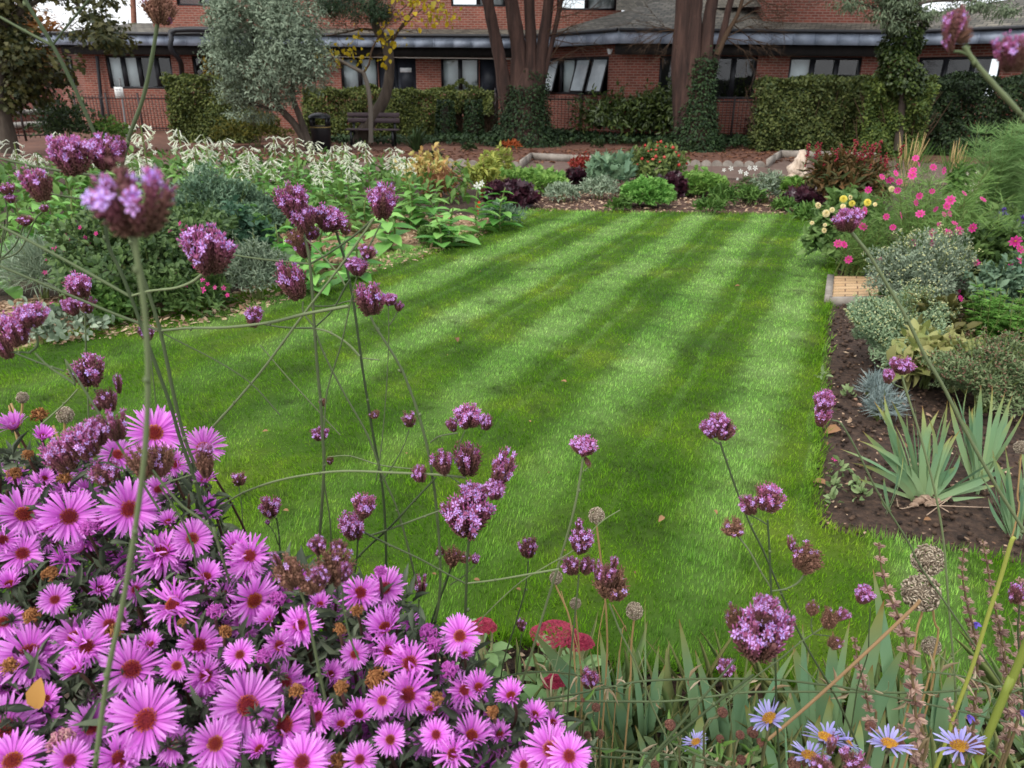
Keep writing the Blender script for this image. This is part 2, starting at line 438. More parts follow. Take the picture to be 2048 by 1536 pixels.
    light = ramp_node(t, [(.3, (98, 148, 58)), (.5, (128, 172, 86)), (.7, (158, 194, 120))]); L.new(n1.outputs[0], light.inputs[0])
    mix = t.nodes.new('ShaderNodeMix'); mix.data_type = 'RGBA'; L.new(mr.outputs[0], mix.inputs[0]); L.new(dark.outputs[0], mix.inputs[6]); L.new(light.outputs[0], mix.inputs[7])  # mown-stripe sheen put into the colour, along with the blades' paler undersides
    # worn, mossy and dry patches
    n3 = t.nodes.new('ShaderNodeTexNoise'); n3.inputs['Scale'].default_value = 3.4; n3.inputs['Detail'].default_value = 8; n3.inputs['Roughness'].default_value = .72
    mp = t.nodes.new('ShaderNodeMapping'); mp.inputs['Location'].default_value = (7, 3, 0); L.new(g.outputs['Position'], mp.inputs[0]); L.new(mp.outputs[0], n3.inputs[0])
    r3 = t.nodes.new('ShaderNodeMapRange'); r3.inputs[1].default_value = .53; r3.inputs[2].default_value = .68; r3.inputs[4].default_value = .75; L.new(n3.outputs[0], r3.inputs[0])
    mix2 = t.nodes.new('ShaderNodeMix'); mix2.data_type = 'RGBA'; L.new(r3.outputs[0], mix2.inputs[0]); L.new(mix.outputs[2], mix2.inputs[6]); mix2.inputs[7].default_value = (*lin((62, 84, 30)), 1)
    ati = t.nodes.new('ShaderNodeAttribute'); ati.attribute_name = 'tint'
    rr = ramp_node(t, [(0, (255, 255, 255)), (.86, (255, 255, 255)), (.97, (255, 240, 170)), (1, (255, 225, 150))])
    rr.color_ramp.elements[0].color = (.5, .56, .45, 1); rr.color_ramp.elements[1].color = (1.85, 1.8, 1.6, 1); rr.color_ramp.elements[2].color = (2.2, 1.9, 1.7, 1); rr.color_ramp.elements[3].color = (2.4, 1.7, 1.9, 1)
    L.new(ati.outputs['Fac'], rr.inputs[0])
    mu = t.nodes.new('ShaderNodeMix'); mu.data_type = 'RGBA'; mu.blend_type = 'MULTIPLY'; mu.inputs[0].default_value = 1
    L.new(mix2.outputs[2], mu.inputs[6])
    if blade: L.new(rr.outputs[0], mu.inputs[7])
    else: mu.inputs[7].default_value = (.42, .4, .36, 1)
    p = t.nodes.new('ShaderNodeBsdfPrincipled'); p.inputs['Roughness'].default_value = .6 if blade else .95; p.inputs['Specular IOR Level'].default_value = .25
    L.new(mu.outputs[2], p.inputs['Base Color'])
    o = t.nodes.new('ShaderNodeOutputMaterial')
    if blade:
        tr = t.nodes.new('ShaderNodeBsdfTranslucent'); L.new(mu.outputs[2], tr.inputs[0])
        ms = t.nodes.new('ShaderNodeMixShader'); ms.inputs[0].default_value = .3; L.new(p.outputs[0], ms.inputs[1]); L.new(tr.outputs[0], ms.inputs[2]); L.new(ms.outputs[0], o.inputs[0])
    else: L.new(p.outputs[0], o.inputs[0])
    return m
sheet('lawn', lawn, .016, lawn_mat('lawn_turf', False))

def clumpy(P, s, seed):
    r = np.random.default_rng(seed); v = 0
    for k in range(5):
        a = r.uniform(0, 6.28); f = s * r.uniform(.6, 2.2)
        v = v + np.sin((P[:, 0] * math.cos(a) + P[:, 1] * math.sin(a)) * f + r.uniform(0, 6.28))
    return v / 5
def blades(mb, P, h, w, lean_dir, lean, z=.014, tint=None):
    N = len(P)
    a = U(0, 6.283, N)
    d = np.stack([np.cos(a) * .75, np.sin(a) * .75, np.ones(N)], -1)
    d[:, :2] += lean_dir * lean[:, None]
    M = frames(d, np.stack([np.cos(a + 1.57 * 0), np.sin(a), np.zeros(N) + .3], -1), w, h, h)
    P3 = np.column_stack([P, np.full(N, z)])
    mb.inst(GRASS_T, M, P3, tint=tint)
GRASS_T = (np.array([[-.5, 0, 0], [.5, 0, 0], [-.36, .55, -.07], [.36, .55, -.07], [0, 1, -.3]], float), np.array([[2, 3, 4]]), np.array([[0, 1, 3, 2]]), np.array([0, 0, .5, .5, 1.0]))
gb = MB()
def sample_poly(poly, dens):
    q = np.asarray(poly); lo, hi = q.min(0), q.max(0)
    n = int((hi - lo).prod() * dens)
    P = np.column_stack([U(lo[0], hi[0], n), U(lo[1], hi[1], n)])
    return P[in_poly(P, poly)]
for lo, hi, dens, h, w in ((1.4, 3.0, 12000, .022, .0032), (3.0, 4.5, 8200, .019, .0036), (4.5, 6.5, 4200, .020, .0046), (6.5, 10.6, 2000, .020, .0070)):
    P = sample_poly([p for p in lawn], dens)
    P = P[(P[:, 1] >= lo) & (P[:, 1] < hi)]
    keep = np.abs(P[:, 0]) < P[:, 1] * .95 + .6
    P = P[keep]
    s = P[:, 0] * math.cos(TH) - P[:, 1] * math.sin(TH) + .11
    st = np.sin(2 * math.pi / .74 * s + 3.014)
    ld = np.tile([[math.sin(TH), math.cos(TH)]], (len(P), 1))
    hh = h * (1 + .4 * clumpy(P, 9, 3) + .45 * clumpy(P, 40, 4)) * U(.55, 1.25, len(P))
    blades(gb, P, hh, w * U(.7, 1.3, len(P)), ld, .45 * st + .3 * clumpy(P, 25, 9), tint=np.clip(U(0, 1, len(P)) * .8 + .1 + .22 * clumpy(P, 55, 11) + .16 * clumpy(P, 17, 12), 0, 1))
# long fringe at the lawn edge
edge = np.array([p for p in lawn[:28]])
for a, b in zip(edge[:-1], edge[1:]):
    Lk = np.linalg.norm(b - a); n = int(Lk * (700 if a[1] < 5 else 350))
    t_ = U(0, 1, n)[:, None]
    P = a + (b - a) * t_ + Nn(0, .022, (n, 2))
    ld = nrm(np.array([[(b - a)[1], -(b - a)[0]]])) * -1
    blades(gb, P, U(.02, .05, n), .0034 if a[1] < 5 else .006, np.tile(ld, (n, 1)), U(-.3, .6, n))
near = lawn[len(lawn_px):] + [lawn[0]]
for a, b in zip(near[:-1], near[1:]):
    a, b = np.array(a), np.array(b); Lk = np.linalg.norm(b - a)
    if Lk > 3.5: continue
    n = int(Lk * 1500); t_ = U(0, 1, n)[:, None]; P = a + (b - a) * t_
    P[:, 1] -= .05 * (1 + clumpy(P, 14, 8)) * U(0, 1, n); ld = np.tile([[0, -1.0]], (n, 1)); blades(gb, P, U(.03, .085, n), .0032, ld, U(-.3, 1.0, n))
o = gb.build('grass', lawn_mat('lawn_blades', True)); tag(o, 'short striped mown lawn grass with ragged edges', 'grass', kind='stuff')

# clods, chips and grit on the beds
cl = MB()
def scatter_chips(poly_px, n, size, flat=.35, z=.012):
    poly = g2(*poly_px); q = np.asarray(poly); lo, hi = q.min(0), q.max(0)
    P = np.column_stack([U(lo[0], hi[0], n * 3), U(lo[1], hi[1], n * 3)]); P = P[in_poly(P, poly)][:n]
    N = len(P); s = size * U(.4, 1.5, N)
    d = rdir(N); d[:, 2] *= .3
    M = frames(d, np.column_stack([Nn(0, .3, (N, 2)), np.ones(N)]), s * .5, s, s * flat)
    return M, np.column_stack([P, np.full(N, z)])
right_bed = [(1640, 440), (1700, 430), (2048, 560), (2300, 700), (2300, 1190), (2048, 1130), (1900, 1102), (1700, 1068), (1648, 1050), (1632, 1000), (1646, 720), (1668, 600)]
M_, P_ = scatter_chips(right_bed, 5200, .03); cl.inst(SPIN, M_ * .8, P_)
M_, P_ = scatter_chips([(900, 1290), (1250, 1345), (1700, 1405), (2200, 1470), (2400, 1700), (700, 1700)], 2200, .02); cl.inst(SPIN, M_, P_)
o = cl.build('soil_clods', plant_mat('clod', (40, 30, 26), (96, 76, 62), trans=0, rough=.95)); tag(o, 'crumbly dark soil clods on the beds', 'soil', kind='stuff')
ch = MB()
M_, P_ = scatter_chips(right_bed, 420, .03, .2, .02); ch.inst(LANCE, M_, P_)
M_, P_ = scatter_chips(right_bed, 1600, .013, .3, .018); ch.inst(OVAL, M_, P_)
M_, P_ = scatter_chips([(960, 424), (980, 385), (1640, 385), (1640, 430)], 2600, .06, .2, .03); ch.inst(LANCE, M_ * .8, P_)
M_, P_ = scatter_chips([(640, 580), (560, 470), (700, 430), (900, 430), (1010, 440), (960, 480), (820, 530)], 2500, .05, .2, .02); ch.inst(LANCE, M_, P_)
M_, P_ = scatter_chips([(-200, 730), (-100, 620), (140, 590), (430, 600), (560, 560), (640, 590), (380, 660), (150, 690)], 2500, .045, .2, .02); ch.inst(LANCE, M_, P_)
M_, P_ = scatter_chips([(900, 1290), (1250, 1345), (1700, 1405), (2200, 1470), (2400, 1700), (700, 1700)], 300, .03, .2, .02); ch.inst(LANCE, M_, P_)
o = ch.build('wood_chips', plant_mat('chip', (120, 88, 66), (206, 180, 150), trans=0, rough=.9)); tag(o, 'pale wood chips and dry leaf scraps strewn over the beds', 'mulch', kind='stuff')
pb = MB()
for (x, y, s) in [(1820, 922, 12), (1835, 930, 9), (1843, 938, 10), (1690, 1050, 9), (1655, 1048, 10), (1670, 1058, 9), (1710, 800, 9), (1718, 812, 12), (1735, 808, 8), (1760, 880, 8), (1705, 940, 7), (1905, 975, 14)]:
    p = G(x, y, .008); r = s * mpp(p) * .5
    o = MB(); 
    V, F3, F4, u = spindle_T(7, .5)
    V = V.copy(); V[1:8] *= [1, 1, 1]; o.inst((V, F3, F4, u), frames(np.array([[.2, .1, .3]]), np.array([[0, 1, 0.]]), r * 1.2, r * 1.5, r), p[None] - [[0, 0, r * .4]])
    ob = o.build('pebble', solid_mat('pebble_stone', (150, 112, 90), (196, 164, 140), 60), None, True)
    tag(ob, 'small pale pebble lying on the dark soil bed near the irises', 'pebble', 'pebbles on the right bed')

lf = plant_mat('dead_leaf', (116, 80, 52), (164, 124, 88), trans=.1)
for k in range(16):
    x, y = U(560, 1600), U(520, 1240); p = G(x, y, .03)
    if not in_poly(p[None, :2], lawn)[0]: continue
    o = MB(); a = U(0, 6.28); s_ = U(.010, .022); o.inst(OVAL, frames(np.array([[math.cos(a), math.sin(a), U(0, .4)]]), np.array([[.2, -.3, 1.]]), s_ * .6, s_), p[None])
    tag(o.build('leaf_scrap', lf), 'tiny tan leaf scrap lying in the mown grass', 'leaf scrap', 'tiny leaf scraps on the lawn')
for k, (x, y, s, lab) in enumerate([(1327, 1033, 18, 'curled tan leaf on the lawn near the brown worn patch'), (1428, 1020, 12, 'small tan leaf on the lawn right of the curled tan one'), (912, 676, 16, 'pale buff leaf on the lawn left of centre'), (1133, 764, 12, 'brown leaf in the middle of the lawn'), (1480, 572, 9, 'little brown leaf on the far lawn stripe'), (577, 1022, 12, 'orange leaf on the lawn behind the asters'), (536, 862, 10, 'brown leaf fallen behind the tall left stems'), (1655, 970, 30, 'large curled brown leaf at the lawn edge beside the soil'), (1680, 858, 34, 'long brown dead leaf on the soil beside the lawn edge'), (1654, 890, 16, 'orange dry leaf on soil by lawn edge'), (1848, 1040, 16, 'red-orange leaf on dark soil below the irises'), (1428, 1300, 10, 'tiny brown scrap on the near lawn'), (1060, 1345, 26, 'crumpled brown leaf beside the red stonecrop')]):
    p = G(x, y, .045 if y < 1060 and x < 1640 else .02); s_ = s * mpp(p)
    o = MB(); V, F3, F4, u = OVAL
    a = U(0, 6.28)
    o.inst(OVAL, frames(np.array([[math.cos(a), math.sin(a), .15]]), np.array([[.2, -.3, 1.]]), s_ * .6, s_ * 1.1, s_ * 1.5), p[None])
    tag(o.build('fallen_leaf', lf), lab, 'fallen leaf', 'fallen leaves')

# ================================================================ the brick building
M_brick = brick_mat('red_brick', (142, 80, 66), (114, 62, 52), (146, 120, 108))
M_brick_far = brick_mat('far_brick', (134, 74, 66), (112, 60, 54), (120, 96, 90))
M_slate = brick_mat('roof_slates', (124, 118, 106), (82, 80, 72), (36, 35, 34), .3, .16, .014, .7, 1.5)
M_lead = solid_mat('lead_fascia', (132, 142, 160), (172, 182, 198), 2.5, .5, metal=0, bump=.05)
M_dark = solid_mat('dark_frame', (30, 31, 35), (38, 39, 44), 5, .5)
M_soffit = solid_mat('soffit_boards', (30, 28, 28), (44, 40, 38), 4, .9)
M_door = solid_mat('door_paint', (36, 40, 48), (44, 48, 57), 3, .45)
M_blind = solid_mat('blind_cloth', (222, 226, 228), (238, 240, 240), 3, .8)
M_inner = solid_mat('room_inside', (44, 44, 46), (70, 68, 66), 1.2, .9)
M_glass = glass_mat()
M_pale = solid_mat('pale_render', (176, 168, 156), (196, 188, 176), 2, .85)

bld = thing('brick_office_building', 'long red-brick office building with grey fascia, slate roof and dark framed windows', 'building', (0, 27, 0))
def P2(x, Y): 
    q = at(x, 150, Y); return np.array([q[0], Y])
# the wall line seen from above
W_pts = [P2(118, 31), P2(166, 28.2), P2(1083, 27.6), P2(1252, 24.2), P2(1792, 24.2), P2(2120, 21.2)]
def facade(name, p0, p1, z0, z1, openings, mat, depth=.14, parent=bld):
    p0 = np.array(p0); p1 = np.array(p1); Lw = np.linalg.norm(p1 - p0); t = (p1 - p0) / Lw; n = np.array([-t[1], t[0]])
    ss = sorted({0, Lw, *[o_[0] for o_ in openings], *[o_[1] for o_ in openings]}); zz = sorted({z0, z1, *[o_[2] for o_ in openings], *[o_[3] for o_ in openings]})
    V, F4, uv = [], [], []
    def quad(pts, uvs):
        b = len(V); V.extend(pts); uv.extend(uvs); F4.append([b, b + 1, b + 2, b + 3])
    def w(s, z, d=0): return [*(p0 + t * s + n * d), z]
    for i in range(len(ss) - 1):
        for j in range(len(zz) - 1):
            cs, cz = (ss[i] + ss[i + 1]) / 2, (zz[j] + zz[j + 1]) / 2
            if any(a < cs < b and c < cz < d for a, b, c, d in openings): continue
            quad([w(ss[i], zz[j]), w(ss[i + 1], zz[j]), w(ss[i + 1], zz[j + 1]), w(ss[i], zz[j + 1])], [(ss[i], zz[j]), (ss[i + 1], zz[j]), (ss[i + 1], zz[j + 1]), (ss[i], zz[j + 1])])
    for a, b, c, d in openings:
        for (s0, y0, s1, y1) in ((a, c, a, d), (b, d, b, c), (a, d, b, d), (b, c, a, c)):
            quad([w(s0, y0), w(s1, y1), w(s1, y1, depth), w(s0, y0, depth)], [(s0, y0), (s1, y1), (s1 + depth, y1), (s0 + depth, y0)])
    mb = MB(); mb.add(V, F4)
    o = mb.build(name, mat, parent); set_uv(o.data, uv)
    return t, n, p0
def sx(p0, t, x, zref=150):
    """distance along the wall at which the photo column x meets it"""
    d = ray(x, zref)[:2]; A = np.array([[t[0], -d[0]], [t[1], -d[1]]]); r = np.linalg.solve(A, -np.asarray(p0)); return float(r[0])
def window(p0, t, n, s0, s1, z0, z1, panes, depth=.1, blind=(), tilt=()):
    """frame with mullions, one pane each, blinds; panes: list of relative widths"""
    zr = np.array([t[0], t[1], 0]); nr = np.array([n[0], n[1], 0]); R3 = np.stack([zr, nr, [0, 0, 1]], -1)
    org = np.array([*(np.asarray(p0)), 0])
    fr = MB(); b = .07
    fr.box((s0, depth - .05, z0), (s1, depth + .04, z0 + b), M=R3, org=org); fr.box((s0, depth - .05, z1 - b), (s1, depth + .04, z1), M=R3, org=org)
    cum = np.concatenate([[0], np.cumsum(panes)]) / sum(panes) * (s1 - s0) + s0
    for k, c in enumerate(cum):
        hw = b if 0 < k < len(cum) - 1 else b
        fr.box((max(s0, c - hw), depth - .053, z0 + b + .002), (min(s1, c + hw), depth + .043, z1 - b - .002), M=R3, org=org)
    f = fr.build('window_frame', M_dark, bld)
    for k in range(len(panes)):
        a, c = cum[k] + b + .004, cum[k + 1] - b - .004
        g = MB(); lo, hi = z0 + b + .004, z1 - b - .004
        tl = .28 if k in tilt else 0
        V = [[a, depth - tl * .0, hi], [c, depth, hi], [c, depth - tl, lo], [a, depth - tl, lo]]
        if tl: V = [[a, depth - .05, hi], [c, depth - .05, hi], [c, depth - .05 - tl, lo + .03], [a, depth - .05 - tl, lo + .03]]
        g.add(np.array(V) @ R3.T + org, [[3, 2, 1, 0]])
        if tl:      # opened sash: its own dark frame round the pane
            sf = MB()
            for (q0, q1) in ((0, 1), (1, 2), (2, 3), (3, 0)):
                pq = np.array([V[q0], V[q1]]) @ R3.T + org
                sf.tube(pq, .028, 4)
            sf.build('opened_sash', M_dark, f)
        g.build('pane', M_glass if not tl else M_tiltglass, f)
        if k in blind:
            bl = MB(); bl.box((a - .02, depth + .05, lo), (c + .02, depth + .06, hi), M=R3, org=org); bl.build('window_blind', M_blind, f)
M_tiltglass = solid_mat('opened_glass', (150, 160, 166), (190, 198, 202), 2, .12, spec=.9)

ZS, ZH = 1.37, 2.45
segs = {}
# wall by wall, the openings are (x0,x1) columns of the photo
def wall_run(i, cols, zs=ZS, zh=ZH):
    p0, p1 = W_pts[i], W_pts[i + 1]; t = (p1 - p0) / np.linalg.norm(p1 - p0)
    ops = [(sx(p0, t, a), sx(p0, t, b), z0, z1) for a, b, z0, z1 in cols]
    t, n, p0 = facade('brick_wall', p0, p1, 0, 2.9, ops, M_brick)
    return p0, t, n, ops
p0, t, n, ops = wall_run(0, [(134, 150, ZS, ZH)])
window(p0, t, n, *ops[0], [1, 1], blind=(0,))
p0, t, n, ops = wall_run(1, [(216, 346, ZS, ZH), (388, 470, ZS, ZH), (682, 756, ZS, ZH), (757, 832, .0, ZH), (882, 958, ZS, ZH), (959, 997, 0, ZH)])
window(p0, t, n, *ops[0], [1, 1, 1.1, 1], blind=(0, 1))
window(p0, t, n, *ops[1], [1, 1], blind=())
window(p0, t, n, *ops[2], [1, 1], blind=(0, 1))
window(p0, t, n, *ops[4], [1, 1], blind=(0, 1))
def door_leaf(op, leaves=1, notice=False):
    a, b, z0, z1 = op; R3 = np.stack([[t[0], t[1], 0], [n[0], n[1], 0], [0, 0, 1]], -1); org = np.array([*p0, 0])
    for k in range(leaves):
        c0, c1 = a + (b - a) * k / leaves, a + (b - a) * (k + 1) / leaves
        d = MB(); d.box((c0 + .012, .07, .02), (c1 - .012, .115, z1 - .02), M=R3, org=org)
        d.box((c0 + .1, .062, 1.2), (c1 - .1, .068, z1 - .15), M=R3, org=org)
        do = d.build('door', M_door, bld)
        h = MB(); h.tube(np.array([[c1 - .12, .03, 1.0], [c1 - .12, .03, 1.5]]) @ R3.T + org, .014, 6); h.build('door_handle', solid_mat('steel', (150, 150, 152), (180, 180, 182), 4, .3, 1), do)
    if notice:
        d = MB(); d.box((a + .75, .045, 1.98), (a + 1.15, .058, 2.12), M=R3, org=org); d.build('door_notice', M_blind, bld)
door_leaf(ops[3], 2, True); door_leaf(ops[5], 1)
p0, t, n, ops = wall_run(2, [(1086, 1216, ZS - .05, ZH)])
window(p0, t, n, *ops[0], [1.1, 1, 1, 1.05], blind=(1,), tilt=(0, 2, 3))
p0, t, n, ops = wall_run(3, [(1318, 1420, 1.25, ZH), (1422, 1512, 1.25, ZH), (1576, 1720, 1.25, ZH)])
window(p0, t, n, *ops[0], [1, 1.2, 1], blind=())
window(p0, t, n, *ops[1], [1, 1], blind=())
window(p0, t, n, *ops[2], [1, 1, 1], blind=(0,))
p0, t, n, ops = wall_run(4, [(1832, 1998, 1.2, ZH)])
window(p0, t, n, *ops[0], [1, 1, 1], blind=())
# the rooms' back wall, floor slab and ceiling lamps
rm = MB()
bk = [p + np.array([0, 3.2]) for p in W_pts]
for a, b in zip(bk[:-1], bk[1:]):
    rm.add([[*a, 0], [*b, 0], [*b, 2.9], [*a, 2.9]], [[0, 1, 2, 3]])
for a, b, c, d in zip(W_pts[:-1], W_pts[1:], bk[1:], bk[:-1]):
    rm.add([[a[0], a[1] + .2, 2.78], [b[0], b[1] + .2, 2.78], [*c, 2.78], [*d, 2.78]], [[0, 1, 2, 3]])
rm.build('room_lining', M_inner, bld)
lm, tt = nodes('lit_tube'); em = tt.nodes.new('ShaderNodeEmission'); em.inputs[0].default_value = (.95, 1, 1, 1); em.inputs[1].default_value = 2.2
oo = tt.nodes.new('ShaderNodeOutputMaterial'); tt.links.new(em.outputs[0], oo.inputs[0])
for x, Yl in ((1333, 25.6), (1340, 26.6), (1450, 25.6), (1482, 26.3), (1600, 25.7), (1650, 26.2), (1690, 25.6), (1880, 24.6), (1940, 24.4)):
    q = at(x, 118, Yl); tb = MB(); tb.box((q[0] - .45, Yl - .04, 2.66), (q[0] + .45, Yl + .04, 2.70)); tb.build('ceiling_lamp', lm, bld)

# eaves: fascia, soffit, slate skirt
def off(pts, d):
    out = []
    for i, p in enumerate(pts):
        ns = []
        for a, b in ((i - 1, i), (i, i + 1)):
            if a >= 0 and b < len(pts):
                t_ = (pts[b] - pts[a]) / np.linalg.norm(pts[b] - pts[a]); ns.append(np.array([-t_[1], t_[0]]))
        n_ = sum(ns); n_ = n_ / np.linalg.norm(n_); k = d / max(.5, float(np.dot(n_, ns[0]))); out.append(p + n_ * k)
    return out
ev = off(W_pts, -.75)
fa = MB(); so = MB(); sl = MB(); uvs = []; gt = MB()
UPB = off(W_pts, 2.2)
for i in range(len(ev) - 1):
    a, b = ev[i], ev[i + 1]
    t_ = (b - a) / np.linalg.norm(b - a); n_ = np.array([-t_[1], t_[0]]); R3 = np.stack([[*t_, 0], [*n_, 0], [0, 0, 1]], -1); Lw = np.linalg.norm(b - a)
    k = int(Lw / .62)
    for q in range(k):      # lead bays
        fa.box((Lw * q / k + .004, -.0 - (.004 if q % 2 else 0), 2.74), (Lw * (q + 1) / k - .004, .05, 3.05), tint=U(), M=R3, org=[*a, 0])
        fa.box((Lw * (q + 1) / k - .012, -.018, 2.742), (Lw * (q + 1) / k + .012, .03, 3.048), M=R3, org=[*a, 0])
    gt.tube([[*(a - n_ * .06), 3.09], [*(b - n_ * .06), 3.09]], .055, 8)
    w0, w1 = W_pts[i], W_pts[i + 1]
    so.add([[*a, 2.76], [*b, 2.76], [*w1, 2.76], [*w0, 2.76]], [[0, 1, 2, 3]])
    so.box((0, .3, 2.47), (Lw, .68, 2.755), M=R3, org=[*a, 0]) if i in (1, 3) else None
    u0, u1 = UPB[i], UPB[i + 1]
    ZT = [3.3, 3.62, 3.62, 4.1, 3.7, 4.3]
    base = len(uvs)
    sl.add([[*a, 3.055], [*b, 3.055], [*u1, ZT[i + 1]], [*u0, ZT[i]]], [[0, 1, 2, 3]])
    uvs += [(0 + i * 9, 0), (Lw + i * 9, 0), (Lw + i * 9, 3.1), (i * 9, 3.1)]
fa.build('fascia', M_lead, bld); so.build('soffit', M_soffit, bld); gt.build('gutter', M_dark, bld)
o = sl.build('slate_roof', M_slate, bld); set_uv(o.data, uvs)
# upper storey
def upper(x0, Ya, x1, Yb, z0, wins):
    a, b = P2(x0, Ya), P2(x1, Yb); t_ = (b - a) / np.linalg.norm(b - a)
    ops_ = [(sx(a, t_, c0), sx(a, t_, c1), zz0, zz1) for c0, c1, zz0, zz1 in wins]
    facade('upper_wall', a, b, z0, 6.6, ops_, M_brick)
    n_ = np.array([-t_[1], t_[0]])
    for op in ops_: window(a, t_, n_, *op, [1] * max(2, int((op[1] - op[0]) / .8)), blind=(1,))
    return a, b
ua, ub = upper(322, 29.2, 1236, 28.6, 3.2, [(374, 470, 4.1, 5.3), (905, 1010, 4.12, 5.3), (1110, 1225, 4.02, 5.3)])
uc, ud = upper(1512, 25.2, 1790, 25.2, 3.3, [])
up = MB(); 
for w4 in ([[*ua, 3.2], [ua[0] - .5, ua[1] + 6, 3.2], [ua[0] - .5, ua[1] + 6, 6.6], [*ua, 6.6]], [[*ub, 3.2], [ub[0], ub[1] + 6, 3.2], [ub[0], ub[1] + 6, 6.6], [*ub, 6.6]], [[*uc, 3.2], [uc[0], uc[1] + 8, 3.2], [uc[0], uc[1] + 8, 6.6], [*uc, 6.6]], [[*ud, 3.2], [ud[0], ud[1] + 8, 3.2], [ud[0], ud[1] + 8, 6.6], [*ud, 6.6]]):
    up = MB(); up.add(w4, [[0, 1, 2, 3]]); o = up.build('upper_return_wall', M_brick, bld); set_uv(o.data, [(0, 0), (6, 0), (6, 3.4), (0, 3.4)])
tr = MB()
tr.add([[*(ua + [-.5, -.5]), 6.6], [*(ub + [.5, -.5]), 6.6], [ub[0], 36, 8.5], [ua[0], 36, 8.5]], [[0, 1, 2, 3]])
tr.add([[*(uc + [-.5, -.5]), 6.6], [*(ud + [.5, -.5]), 6.6], [ud[0], 34, 8.5], [uc[0], 34, 8.5]], [[0, 1, 2, 3]])
# steeper slates filling between the upper walls and to the right
q0, q1 = UPB[2], UPB[3]
tr.add([[*P2(1225, 27.2), 3.9], [*P2(1520, 25.4), 3.9], [*P2(1520, 29), 5.6], [*P2(1225, 30), 5.6]], [[0, 1, 2, 3]])
tr.add([[*P2(1785, 26), 4.05], [*P2(2200, 22.5), 4.05], [*P2(2200, 28), 6.4], [*P2(1785, 31), 6.4]], [[0, 1, 2, 3]])
o = tr.build('upper_roof', M_slate, bld); set_uv(o.data, [(0, 0), (14, 0), (14, 5), (0, 5)] * 4)
# downpipe with its swan neck, thin pipe at the corner, security lamp
dp_ = MB(); dp_.tube(smooth_path([at(470, 60, 27.0), at(352, 60, 27.0), at(343, 78, 26.9), at(342, 98, 26.9), at(360, 122, 27.2), at(364, 155, 27.9), at(364, 240, 27.9)], 3), .085, 8)
dp_.build('downpipe', M_dark, bld)
dp_ = MB(); dp_.tube([at(194, 112, 28.0), at(206, 235, 28.0)], .06, 8); dp_.build('downpipe', M_dark, bld)
dp_ = MB(); dp_.tube([at(618, 113, 27.5), at(1030, 118, 27.2)], .015, 5); dp_.build('cable', M_pale, bld)
lp = MB(); q = at(1220, 98, 24.3); lp.tube([q, q + [0, 0, -.14]], [.09, .05], 8); lp.build('dome_lamp', M_blind, bld)

# far buildings at the left
fb = thing('far_brick_block', 'low red-brick block with flat roof far beyond the railings under the autumn tree', 'building', (*P2(-50, 48), 0))
t_, n_, p_ = facade('wall', P2(-260, 48), P2(150, 44), 0, 1.95, [], M_brick_far, parent=fb)
rf = MB(); a, b = P2(-260, 48), P2(150, 44); rf.add([[*(a + [-.3, -.3]), 1.95], [*(b + [.3, -.3]), 1.95], [b[0] + 1, 60, 2.6], [a[0], 60, 2.6]], [[0, 1, 2, 3]]); o = rf.build('roof', M_slate, fb); set_uv(o.data, [(0, 0), (14, 0), (14, 8), (0, 8)])
rw = thing('ramp_wall', 'low pinkish brick ramp wall with grey concrete coping beside the left railings', 'wall', (*P2(60, 27), 0))
for nm, (xa, ya, Ya), (xb, yb, Yb), dh in (('lower_wall', (-60, 262, 24), (108, 240, 27), .0), ('upper_wall', (-60, 232, 30), (140, 200, 34), 0)):
    a, b = at(xa, ya, Ya), at(xb, yb, Yb); m_ = MB()
    facade(nm, a[:2], b[:2], 0, min(a[2], b[2]), [], M_brick, parent=rw)
    cp = MB(); za = min(a[2], b[2]); d_ = nrm(b - a)
    cp.tube([[a[0], a[1], za + .08], [b[0], b[1], za + .08]], .11, 4); cp.build('coping', solid_mat('concrete', (128, 124, 118), (160, 156, 148), 8, .9, bump=.2), rw)

# ---------------------------------------------------------------- railings
M_rail = solid_mat('rail_paint', (40, 34, 34), (58, 46, 44), 6, .6)
def railing(label, x0, Y0, x1, Y1, ztop, n_posts=4, step=.115):
    a, b = P2(x0, Y0), P2(x1, Y1); Lw = np.linalg.norm(b - a); t_ = (b - a) / Lw
    th = thing('railing', label, 'fence', (*((a + b) / 2), 0), 'iron railings')
    R3 = np.stack([[*t_, 0], [-t_[1], t_[0], 0], [0, 0, 1]], -1); org = [*a, 0]
    bars = MB()
    for s_ in np.arange(step / 2, Lw, step): bars.box((s_ - .008, -.008, .08), (s_ + .008, .008, ztop), M=R3, org=org)
    bars.build('railing_bars', M_rail, th)
    for z_ in (.14, ztop - .13):
        r_ = MB(); r_.box((0, -.022, z_), (Lw, -.009, z_ + .04), M=R3, org=org); r_.build('rail', M_rail, th)
    for k in range(n_posts):
        s_ = Lw * k / (n_posts - 1); r_ = MB(); r_.box((s_ - .03, -.055, 0), (s_ + .03, -.024, ztop + .06), M=R3, org=org); r_.build('post', M_rail, th)
railing('dark iron railings running in front of the brick wall left of the clipped hedge', 140, 26.5, 335, 26.2, 1.2)
railing('dark iron railings between the two big trunks in front of the pale brick', 905, 25.6, 1165, 25.4, 1.3, 4)
railing('iron railings between the right trunk and the long hedge', 1165, 25.4, 1560, 23.3, 1.3, 6)
railing('green-black railings under the autumn tree at the far left', -120, 21.5, 92, 22.5, 1.15, 4, .13)
